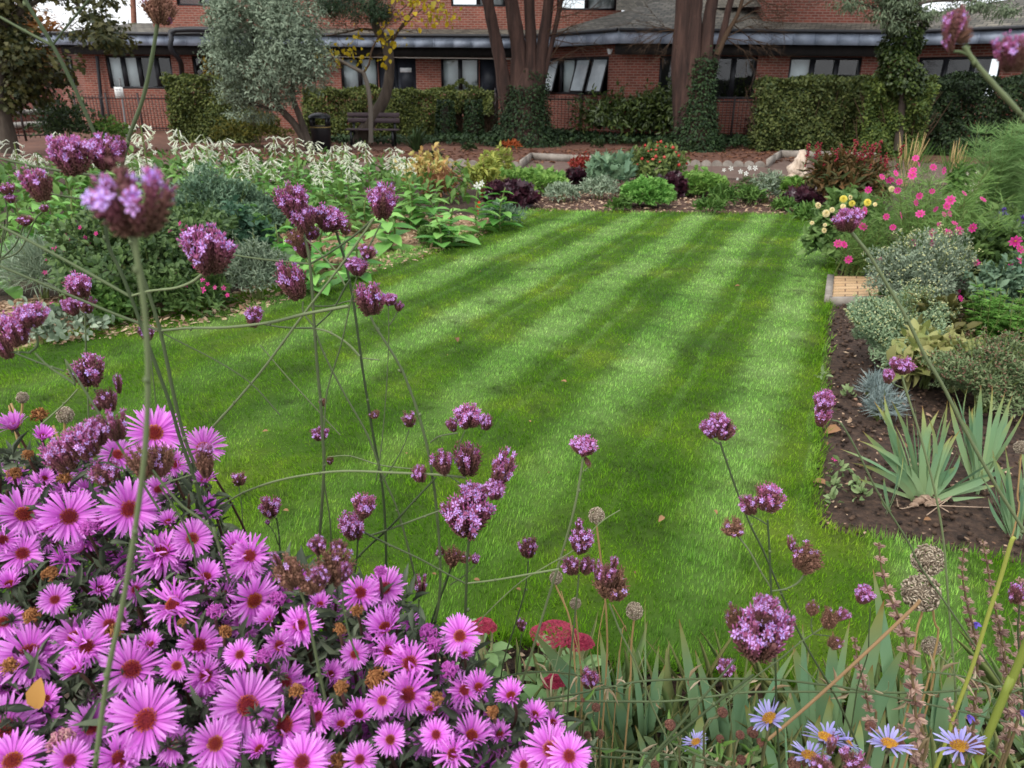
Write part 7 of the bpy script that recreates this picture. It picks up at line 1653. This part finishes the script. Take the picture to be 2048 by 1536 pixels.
AD = [(80, 832, 48), (56, 911, 34), (28, 949, 42), (129, 958, 40), (100, 1149, 50), (64, 1233, 50), (228, 1266, 56), (19, 1333, 50), (450, 1264, 40), (594, 1383, 46), (122, 1486, 78, 'fade'), (528, 1314, 48, 'curl'), (714, 1222, 40), (679, 1260, 40), (756, 1362, 74), (873, 1399, 44), (985, 1425, 40), (682, 1376, 46), (675, 1525, 52), (785, 1228, 46, 'curl'), (856, 1267, 54, 'curl'), (868, 1290, 48, 'curl'), (900, 1341, 52, 'curl'), (200, 1050, 54, 'curl'), (175, 1060, 46, 'curl'), (430, 1225, 50, 'curl'), (555, 1200, 50, 'curl'), (620, 1400, 50, 'curl'), (366, 1245, 30), (760, 1145, 40, 'curl'), (240, 1225, 40, 'curl')]
smb = MB(); ccount = 0
def aster_place(q, book, names, push=0.0, dead=False):
    global ccount
    x, y, w = q[:3]; kind = q[3] if len(q) > 3 else ('dead' if dead else 'open'); Y = a_surf(x, y) + push + U(-.015, .02)
    c = at(x, y, Y); m = mpp(c); rad = w * m * .5 * (1.13 if not dead else .95); tc_ = nrm(CAM - c)
    if kind in ('side',): book_, n_ = 'cup', nrm(tc_ * .25 + np.array([Nn(0, .35), -.1, 1.0])); 
    elif dead: book_, n_ = kind, nrm(tc_ * .55 + [Nn(0, .2), 0, .9])
    else:
        if kind == 'open' and w < 105 and U() < .34: kind = 'tired'
        book_, n_ = kind, nrm(tc_ + np.array([Nn(0, .36), Nn(0, .2), .3 + Nn(0, .28)]))
    v = book[book_][ccount % len(book[book_])]; ccount += 1
    M_ = zframe(n_, U(0, 6.28)); o = inst(names[0], v[0], ab, c - root, M_, (rad, rad, rad))
    for nm, me in zip(names[1:], v[1:]): inst(nm, me, o)
    b = c - n_ * rad * (.2 if not dead else .3); e = np.array([root[0] * .1 + c[0] * .9 + Nn(0, .02), Y + .08, max(.3, c[2] - .3)])
    smb.tube(smooth_path([b, b - n_ * rad * .6 + [0, .01, -.03], (b + e) / 2 + Nn(0, .01, 3), e], 3), .0016, 5, tint=U())
for q in AF: aster_place(q, AV, ('flower', 'flower_disc', 'calyx'))
for q in AD: aster_place(q, CV, ('dried_flower' if (len(q) < 4 or q[3] == 'dead') else 'curled_flower', 'calyx'), -.01, True)
# leaves and leafy side shoots packed under the blooms
lfm = MB(); n = 15000
X_ = U(-260, 1230, n); Yp = U(830, 1740, n); T0 = np.array([a_top(x) for x in X_]); kp = Yp > T0 + 8; X_, Yp = X_[kp], Yp[kp]
dep = np.array([a_surf(x, y) for x, y in zip(X_, Yp)]) + .012 + np.abs(Nn(0, .11, len(X_)))
P = np.array([at(x, y, d) for x, y, d in zip(X_, Yp, dep)]); P = P[P[:, 2] > .04]; k = len(P)
D = nrm(rdir(k) * .9 + [0, -.3, .5]); l = U(.014, .034, k); lfm.inst(LANCE, frames(D, nrm(rdir(k) * .6 + [0, -.4, .8]), l * .24, l, l), P)
# small spiky buds
n = 130; xb_ = U(0, 1150, n); yb_ = U(900, 1536, n); 
bud = MB()
for x, y in zip(xb_, yb_):
    if y < a_top(x) + 20: continue
    c = at(x, y, a_surf(x, y) + U(-.005, .05)); m = 20; D = nrm(rdir(m) + [0, -.2, .7]); bud.inst(LANCE, frames(D, rdir(m), .0022, .011), np.tile(c, (m, 1)))
lfm.build('foliage', M_asleaf, ab); bud.build('buds', M_cal, ab)
for k in range(110):
    x, y = U(-100, 1180), U(950, 1536)
    if y < a_top(x) + 30: continue
    c = at(x, y, a_surf(x, y) + .03); e = np.array([c[0] * .97 + root[0] * .03, c[1] + .05, max(.1, c[2] - .22)]); smb.tube(smooth_path([c, (c + e) / 2 + Nn(0, .015, 3), e], 3), .0017, 5, tint=U())
for k in range(26):
    e = np.array([U(-.75, .0), U(.6, .9), .7]); smb.tube(smooth_path([root + [Nn(0, .06), Nn(0, .06), 0], (root + e) / 2 + [Nn(0, .05), 0, 0], e], 4), .003, 5, tint=U())
# a thick inner growth of leaves down to the soil
smb.build('stems', plant_mat('aster_stem', (66, 46, 42), (96, 74, 58), trans=0), ab)
m_ = MB(); k = 7000; P, D = blob_points([-.42, .84, .50], [.50, .24, .42], k, 5, .1, .5, -1); leafy(m_, P, D, LANCE, .03, .26, 0, .9); m_.build('inner_leaves', M_asleaf, ab)
# back layer of far blooms, smaller in view, seen through gaps
m_ = MB(); A0 = aster('tired', 77)[0]; V0 = np.vstack(A0.V); F40 = np.vstack(A0.F4); u0 = np.concatenate(A0.U)
Ms, Ps = [], []
for k in range(230):
    x, y = U(-80, 1180), U(880, 1560)
    if y < a_top(x) + 25: continue
    c = at(x, y, a_surf(x, y) + U(.02, .10)); r_ = U(.013, .021); n_ = nrm(nrm(CAM - c) + Nn(0, .5, 3)); Ms.append(zframe(n_, U(0, 6)) * r_); Ps.append(c)
m_.inst((V0, np.zeros((0, 3), int), F40, u0), np.array(Ms), np.array(Ps)); o = m_.build('deeper_blooms', M_pet, ab); o['kind'] = 'stuff'
p = at(68, 1395, .46); m_ = MB(); m_.inst(OVAL, frames(np.array([[.15, .1, 1]]), np.array([[0, -1., .1]]), .016, .026), p[None] - [[0, 0, .012]]); tag(m_.build('fallen_leaf', plant_mat('amber_leaf', (176, 128, 60), (198, 156, 92), trans=.3)), 'amber leaf caught upright among the asters at lower left', 'fallen leaf', 'fallen leaves')

# ================================================================ pale blue asters, stonecrop, irises and seed heads in front
M_bpet = plant_mat('pale_blue_petal', [(0, (146, 134, 206)), (1, (168, 162, 226))], [(0, (166, 156, 218)), (1, (192, 188, 236))], trans=.3)
M_bdisc = plant_mat('yellow_disc', (214, 168, 50), (178, 110, 60), trans=.05, var=.3)
M_bdead = plant_mat('rosy_disc', (86, 52, 48), (136, 96, 78), trans=.05, var=.3)
BV = [mk(aster('blue', 60 + s_), (M_bpet, M_bdisc, M_cal), AN) for s_ in range(3)]
BUTTON = MB(); j = np.arange(150); aa = j * 2.4; zz = 1 - j / 150 * 1.2; rr = np.sqrt(np.maximum(0, 1 - zz ** 2)); D = np.column_stack([rr * np.cos(aa), rr * np.sin(aa), zz]); BUTTON.inst(SPIN, frames(nrm(D + rdir(150) * .5), rdir(150), .06, .42), D * .55); BUTTON.inst(SPIN, frames(np.array([[0, 0, -1.]]), np.array([[1., 0, 0]]), .55, .7), np.array([[0, 0, .3]]))
button = BUTTON.mesh('button', M_bdead); button_tan = button.copy(); button_tan.materials.clear(); button_tan.materials.append(plant_mat('tan_seed', (150, 120, 84), (196, 170, 128), trans=0))
M_bstem = plant_mat('dull_stem', (74, 84, 54), (112, 104, 72), trans=0)
for lab, items, bts in (
    ('pale blue aster with one bloom tilted away, left of the other pale blue ones', [(1540, 1425, 100, -1)], [(1445, 1425, 28), (1505, 1465, 30), (1520, 1485, 22)]),
    ('pale blue aster with a cluster of open blooms at the bottom right of centre', [(1652, 1465, 112, 0), (1618, 1500, 98, 0), (1694, 1472, 70, 1)], [(1588, 1528, 36), (1616, 1530, 34), (1740, 1452, 26)]),
    ('pale blue aster with a half-shed bloom beside the tall dried salvia spike', [(1778, 1476, 104, 0)], [(1800, 1490, 30)]),
    ('pale blue aster with a wide bloom near the right bottom corner', [(1920, 1482, 116, 0)], [(1955, 1495, 40), (1905, 1536, 20)]),
    ('pale blue aster with a small ragged bloom left of the largest verbena stem', [(1393, 1472, 66, -1)], [(1340, 1450, 30), (1440, 1478, 22), (1378, 1496, 22)]),
    ('dry brown aster seed buttons beside the purple aster edge', [], [(1192, 1415, 24), (1175, 1470, 20), (1200, 1468, 24), (1166, 1400, 12)]),
    ('bare aster stalks with dark buttons at the bottom centre', [], [(1482, 1520, 26), (1480, 1470, 24), (1440, 1540, 22), (1310, 1530, 24)])):
    Y = .60; items = [(a_, b_ + 14, c_, d_) for a_, b_, c_, d_ in items]; x0 = (items + bts)[0][0]; b = at(x0, 1500, Y + .12); b[2] = 0; th = thing('pale_aster', lab, 'aster', b, 'pale blue asters'); sm = MB(); lm_ = MB()
    for k, q in enumerate(items):
        c = at(q[0], q[1], Y); rad = q[2] * mpp(c) * .46; n_ = nrm(nrm(CAM - c) * .2 + np.array([q[3] * .7 + Nn(0, .3), .35, .8])); v = BV[k % 3]; o = inst('flower', v[0], th, c - b, zframe(n_, U(0, 6)), (rad,) * 3)
        for nm, me in zip(AN[1:], v[1:]): inst(nm, me, o, (0, 0, 0), None, (1.15, 1.15, 1.15))
        sm.tube(smooth_path([c - n_ * rad * .2, c - [0, 0, .06], b + [0, 0, .4], b], 4), .0015, 5)
    for k, (x, y, s_) in enumerate(bts):
        c = at(x, y, Y + U(-.02, .03)); r_ = s_ * mpp(c) * .4; inst('seed_button', button, th, c - b, zframe(nrm(np.array([Nn(0, .2), -.3, 1])), U(0, 6)), (r_,) * 3); P = smooth_path([c, c - [Nn(0, .01), 0, .06], b + [Nn(0, .03), 0, .4], b], 4); sm.tube(P, .0012, 5); i = rng.integers(0, len(P), 10); lm_.inst(LANCE, frames(rdir(10) + [0, -.2, .2], rdir(10), .005, .022), P[i])
    sm.build('stems', M_bstem, th)
    if lm_.V: lm_.build('leaves', M_mid, th)

for lab, x, y, w, h, Y in (('red stonecrop head alone right of the asters', 965, 1253, 54, 26, 1.56), ('wide red stonecrop head in front of the lawn edge', 1108, 1268, 92, 36, 1.52), ('red stonecrop head joined on the right of the wide one', 1160, 1285, 54, 26, 1.50), ('small red stonecrop head below between leaves', 1108, 1364, 40, 34, 1.38)):
    c = at(x, y, Y); m = mpp(c); b = np.array([c[0], Y, 0]); th = thing('stonecrop', lab, 'stonecrop', b, 'red stonecrop heads'); mb = MB(); k = 700; a = U(0, 6.28, k); r_ = np.sqrt(U(0, 1, k)); bump = .5 + .5 * np.sin(a * 3 + r_ * 5); P = c + np.column_stack([np.cos(a) * r_ * w * m * .52, np.sin(a) * r_ * w * m * .42, (1 - r_ ** 2) * h * m * .55 + bump * .006 - .005])
    mb.inst(STAR, frames(nrm(Nn(0, .4, (k, 3)) + [0, -.2, 1]), rdir(k), .0042), P); mb.build('flower_head', plant_mat('stonecrop_red', (128, 26, 56), (176, 60, 86), trans=.1), th)
    sm = MB(); 
    for q in range(5): e = c + [Nn(0, w * m * .2), 0, -.01]; sm.tube([e, (e + b) / 2 + [Nn(0, .01), 0, .05], b], .0035, 5)
    sm.build('stems', plant_mat('pale_stem', (150, 150, 110), (170, 160, 120), trans=0), th)
    lm_ = MB(); kk = 26; z = U(.02, .22, kk); a = U(0, 6.28, kk); D = np.column_stack([np.cos(a), np.sin(a), U(.1, .7, kk)]); l = U(.05, .09, kk); lm_.inst(OVAL, frames(D, np.tile([[0, 0, 1.]], (kk, 1)), l * .55, l), np.column_stack([b[0] + np.cos(a) * .015, b[1] + np.sin(a) * .015, z])); lm_.build('leaves', plant_mat('stonecrop_leaf', (112, 148, 90), (150, 176, 118), trans=.2), th)

# sword leaves of the irises in front
def front_iris(label, base, Yb, leaves):
    b = at(*base, Yb); b[2] = 0; th = thing('iris', label, 'iris', b, 'iris clumps')
    for q in leaves: blade_px(th, (q[0], q[1]), (q[2], q[3]), q[4] * 1.3, Yb, Yb + Nn(0, .04), q[5] if len(q) > 5 else Nn(0, .03), tint=U(.0, .75) if len(q) < 7 else q[6])
front_iris('iris clump with a dark leaf slanting left at the edge of the asters', (1225, 1480), 1.40, [(1250, 1520, 1065, 1262, 34, .03), (1228, 1500, 1200, 1262, 24, .01), (1240, 1520, 1238, 1300, 14), (1210, 1520, 1135, 1360, 20, .04), (1236, 1530, 1225, 1380, 28), (1250, 1530, 1262, 1340, 16, -.02), (1222, 1540, 1180, 1300, 14, .02)])
front_iris('iris clump with one tall brown-tipped leaf behind the verbena stems', (1290, 1480), 1.38, [(1292, 1490, 1290, 1188, 24, .0, .9), (1300, 1500, 1318, 1290, 18, -.02), (1284, 1500, 1262, 1300, 14), (1288, 1510, 1330, 1330, 18, -.03), (1270, 1530, 1235, 1380, 22), (1310, 1530, 1345, 1390, 20), (1296, 1530, 1300, 1370, 26), (1400, 1500, 1358, 1238, 18, .02), (1408, 1510, 1380, 1310, 16)])
front_iris('iris clump of broad leaves behind the largest verbena head', (1500, 1500), 1.36, [(1440, 1530, 1390, 1300, 24, .02), (1460, 1520, 1505, 1330, 30, -.04), (1490, 1530, 1590, 1300, 34, -.06), (1500, 1530, 1470, 1340, 30), (1480, 1540, 1420, 1390, 34, .03), (1520, 1530, 1535, 1380, 32), (1450, 1530, 1445, 1370, 22), (1540, 1530, 1570, 1400, 26, -.03), (1505, 1530, 1500, 1400, 24), (1530, 1530, 1490, 1410, 28, .04)])
front_iris('tall iris clump with a broad brown-tipped leaf at the lower right', (1690, 1470), 1.36, [(1700, 1500, 1768, 1200, 46, -.03, .8), (1612, 1500, 1605, 1248, 28, .0), (1640, 1500, 1585, 1290, 30, .03), (1675, 1500, 1666, 1262, 24), (1660, 1500, 1700, 1240, 18, -.02), (1790, 1480, 1746, 1138, 20, .02), (1800, 1480, 1815, 1320, 20), (1720, 1510, 1810, 1290, 24, -.04), (1650, 1520, 1640, 1340, 28), (1630, 1510, 1550, 1330, 20, .04), (1690, 1520, 1660, 1400, 30), (1715, 1500, 1745, 1330, 26), (1600, 1520, 1580, 1380, 22)])
front_iris('iris clump of narrower leaves between the dried salvia spikes at right', (1870, 1490), 1.34, [(1860, 1500, 1880, 1300, 20, .0), (1880, 1500, 1905, 1330, 24, -.02), (1850, 1500, 1838, 1280, 18), (1890, 1520, 1870, 1350, 22), (1900, 1500, 1960, 1320, 18, -.04), (1870, 1520, 1820, 1380, 24, .04), (1905, 1520, 1935, 1370, 22), (1840, 1520, 1800, 1360, 20), (1930, 1530, 1990, 1380, 20, -.04)])
front_iris('short iris shoots near the bottom edge under the pale blue asters', (1600, 1560), 1.15, [(1580, 1600, 1570, 1420, 30), (1610, 1600, 1640, 1430, 26, -.02), (1560, 1600, 1520, 1440, 26, .03), (1640, 1600, 1660, 1390, 22), (1700, 1600, 1720, 1440, 28), (1745, 1600, 1770, 1420, 26), (1800, 1600, 1790, 1450, 30), (1340, 1600, 1330, 1440, 28), (1380, 1600, 1400, 1420, 30), (1300, 1600, 1270, 1450, 24)])
# dry grassy leaves and low green filling
m_ = MB(); k = 520; X_ = U(1000, 2150, k); D_ = U(1.02, 1.62, k); P = np.array([at(x, 1400, d) for x, d in zip(X_, D_)]); P[:, 2] = .01
D = nrm(np.column_stack([Nn(0, .5, k), Nn(0, .4, k), np.ones(k)])); l = U(.10, .26, k); m_.inst(BLADE, frames(D, rdir(k) + [0, -1, 0], U(.004, .014, k), l), P)
o = m_.build('low_leaves', plant_mat('mixed_low_leaf', [(0, (84, 112, 62)), (.8, (112, 142, 84)), (1, (156, 140, 96))], (134, 134, 86), trans=.2)); tag(o, 'tangle of narrow green and straw-coloured leaves along the near bed', 'undergrowth', kind='stuff')
m_ = MB(); k = 2600; X_ = U(1050, 2150, k); D_ = U(.8, 1.5, k); P = np.array([at(x, 1400, d) for x, d in zip(X_, D_)]); P[:, 2] = U(.02, .14, k)
leafy(m_, P, np.tile([[0, -.5, .8]], (k, 1)), OVAL, .035, .45, .3, .9); o = m_.build('undergrowth', plant_mat('near_low_leaf', (70, 92, 56), (126, 146, 98), trans=.2)); tag(o, 'small-leaved green undergrowth between the irises and the asters', 'undergrowth', kind='stuff')

# dried salvia spikes with whorls of papery cups
CUP = MB(); 
for k in range(5): a = k / 5 * 6.283; CUP.inst(LANCE, frames(np.array([[math.cos(a) * .45, 1, math.sin(a) * .45]]), np.array([[math.cos(a), 0, math.sin(a)]]), .5, 1.0), np.zeros((1, 3)))
cv, cf, cu = np.vstack(CUP.V), np.vstack(CUP.F4), np.concatenate(CUP.U); CUPT = (cv, np.zeros((0, 3), int), cf, cu)
M_cup = plant_mat('papery_cup', (128, 98, 92), (200, 170, 152), trans=.25, var=.2)
def salvia(label, Y, path, r_px=13, flower=None):
    P0 = [at(x, y, Y) for x, y in path]; b = np.array([P0[-1][0], Y, 0]); th = thing('dried_salvia', label, 'salvia', b, 'dried salvia spikes'); P = smooth_path(P0 + [b], 6); m_ = MB(); m_.tube(P, np.linspace(.0012, .0028, len(P)), 5); m_.build('stem', plant_mat('salvia_stem', (96, 84, 58), (128, 110, 80), trans=0), th)
    Q = smooth_path(P0, 12); L_ = np.concatenate([[0], np.cumsum(np.linalg.norm(np.diff(Q, axis=0), axis=1))]); wh = MB(); m = mpp(P0[0]); gap = r_px * m * 2.5; s_ = .006; k = 0
    while s_ < L_[-1]:
        c = np.array([np.interp(s_, L_, Q[:, i]) for i in range(3)]); n_ = 6; a = U(0, 6.28) + np.arange(n_) / n_ * 6.283; g = min(1, .45 + s_ * 3); D = np.column_stack([np.cos(a), np.sin(a), np.full(n_, .15) + Nn(0, .2, n_)]); l = r_px * m * g * U(.8, 1.15, n_) * 1.1; wh.inst(CUPT, frames(D, rdir(n_), l * .75, l, l * .75), c + D * .001); s_ += gap * (.35 + .65 * g) * U(.85, 1.15)
    wh.build('flower_parts', M_cup, th)  # whorls of dry seed cups, past flowering
    if flower:
        f = MB(); c = at(*flower, Y - .01); 
        for d in ((-.3, -1, .5), (.4, -1, .2), (0, -1, -.4)): f.inst(OVAL, frames(nrm(np.array([d])), rdir(1), .006, .012), c[None])
        f.build('flower', plant_mat('blue_violet', (92, 70, 180), (130, 110, 214), trans=.2), th)
salvia('tallest dried salvia spike with pinkish cups rising over the lawn', .92, [(1758, 1085), (1762, 1130), (1775, 1180), (1800, 1240), (1815, 1300), (1825, 1360), (1832, 1430), (1840, 1536)], 20)
salvia('small dried salvia spike left of the tallest one, before the broad iris leaf', 1.0, [(1708, 1275), (1718, 1330), (1730, 1380), (1738, 1420), (1746, 1470)], 14)
salvia('dried salvia spike with a single violet flower right of the allium heads', .96, [(1928, 1095), (1925, 1150), (1933, 1200), (1945, 1250), (1955, 1310), (1950, 1400), (1935, 1500)], 14, (1948, 1245))
salvia('dried salvia spike between the yellow-green stem and the right edge', .98, [(1965, 1080), (1975, 1130), (1985, 1190), (2000, 1260), (2010, 1320), (2018, 1400), (2010, 1500)], 15)
salvia('dried salvia spike with violet flowers at the right edge', .9, [(2040, 1155), (2038, 1220), (2040, 1300), (2036, 1380), (2030, 1460)], 15, (2042, 1420))
salvia('short dried salvia spike at the bottom among the pale blue asters', .8, [(1895, 1395), (1905, 1430), (1910, 1480), (1915, 1540)], 15, (1935, 1430))
salvia('brown salvia spike crossing the pale blue aster next to the tallest spike', .72, [(1800, 1450), (1815, 1480), (1830, 1510), (1840, 1550)], 20)
salvia('leaning dried salvia spike in front of the soil corner', 1.05, [(1990, 1240), (2000, 1290), (2012, 1340), (2030, 1390)], 12)
# allium seed heads
ALL = MB(); n = 460; j = np.arange(n); z = 1 - 2 * (j + .5) / n; rr = np.sqrt(1 - z * z); aa = j * 2.39996; D = np.column_stack([rr * np.cos(aa), rr * np.sin(aa), z]); ALL.inst(SPIN, frames(nrm(D + rdir(n) * .5), rdir(n), .036, .17), D * U(.6, .86, n)[:, None])
for k in range(90): d = rdir(1)[0]; ALL.tube([d * .05, d * .75], .012, 4, cap=False, tint=.6)
ALL.inst(SPIN, frames(np.array([[0, 0, 1.]]), np.array([[1., 0, 0]]), .45, 1.0), np.array([[0, 0, -.5]]), tint=.3)
M_all = plant_mat('allium_seed', (112, 96, 80), (202, 188, 166), trans=0, rough=.85, var=.25); allm = ALL.mesh('allium', M_all)
for lab, x, y, rpx, Y, pth in (('large dried allium seed head, lower of the overlapping pair at right', 1842, 1185, 38, .95, [(1845, 1222), (1834, 1260), (1825, 1330), (1815, 1420)]), ('dried allium seed head, upper of the overlapping pair at right', 1856, 1120, 32, 1.0, [(1856, 1150), (1868, 1240), (1862, 1340)]),
                               ('small dried allium head under the big pair', 1862, 1292, 19, 1.05, [(1862, 1310), (1858, 1400)]), ('beige allium seed head beside the brown tipped iris leaf', 1269, 1222, 18, 1.1, [(1268, 1238), (1262, 1300), (1258, 1400)]), ('small dark seed head on a tan stem in front of the middle lawn', 1193, 1031, 17, 1.1, [(1193, 1050), (1205, 1150), (1214, 1260), (1210, 1380)]),
                               ('grey papery seed head behind the pale verbena stem', 1112, 1155, 14, 1.25, [(1112, 1172), (1140, 1240), (1150, 1340), (1152, 1400)]), ('smallest grey seed head on the lawn between stonecrop and verbena', 1151, 1207, 12, 1.3, [(1151, 1220), (1158, 1300), (1162, 1390)]), ('grey seed head among the asters at the left under the domed verbena', 130, 830, 17, .95, [(130, 848), (128, 900), (125, 960)]), ('small grey seed head at the left edge above the asters', 45, 795, 12, 1.1, [(45, 808), (42, 850), (40, 900)]), ('dried seed head at the right edge beside the irises', 2042, 895, 14, 1.6, [(2042, 910), (2035, 990), (2028, 1060)])):
    c = at(x, y, Y); r_ = rpx * mpp(c); P = [at(a, b_, Y) for a, b_ in pth]; b = np.array([P[-1][0], Y, 0]); th = thing('allium_seed_head', lab, 'seed head', b, 'dried round seed heads'); inst('seed_head', allm, th, c - b, zframe(nrm(np.array([Nn(0, .2), 0, 1])), U(0, 6)), (r_, r_, r_ * 1.05))
    m_ = MB(); m_.tube(smooth_path([c] + P + [b], 4), .0016 * (1 + Y * .2), 5); m_.build('stem', plant_mat('tan_stem', (150, 122, 78), (182, 152, 106), trans=0), th)
# straw-coloured grass stalks before the lawn
for k, (a, b_, Y) in enumerate((((1122, 1182), (1165, 1390), 1.3), ((1215, 1180), (1200, 1400), 1.2), ((1240, 1300), (1225, 1210), 1.1))):
    A, B = at(*a, Y), at(*b_, Y); lo = A if A[2] < B[2] else B; hi = B if lo is A else A; b = np.array([lo[0], Y, 0]); th = tag(bpy.data.objects.new('straw_stalk', None), ['straw stalk slanting over the lawn behind the pale verbena stem', 'upright brown stalk beside the bulky verbena head', 'tan stalk below the bulky verbena head'][k], 'stalk', 'straw stalks'); COL.objects.link(th); th.location = b
    m_ = MB(); m_.tube(smooth_path([hi, (hi + lo) / 2 + Nn(0, .01, 3), lo, b], 4), .0011, 4); m_.build('stem', MATS['tan_stem'], th)
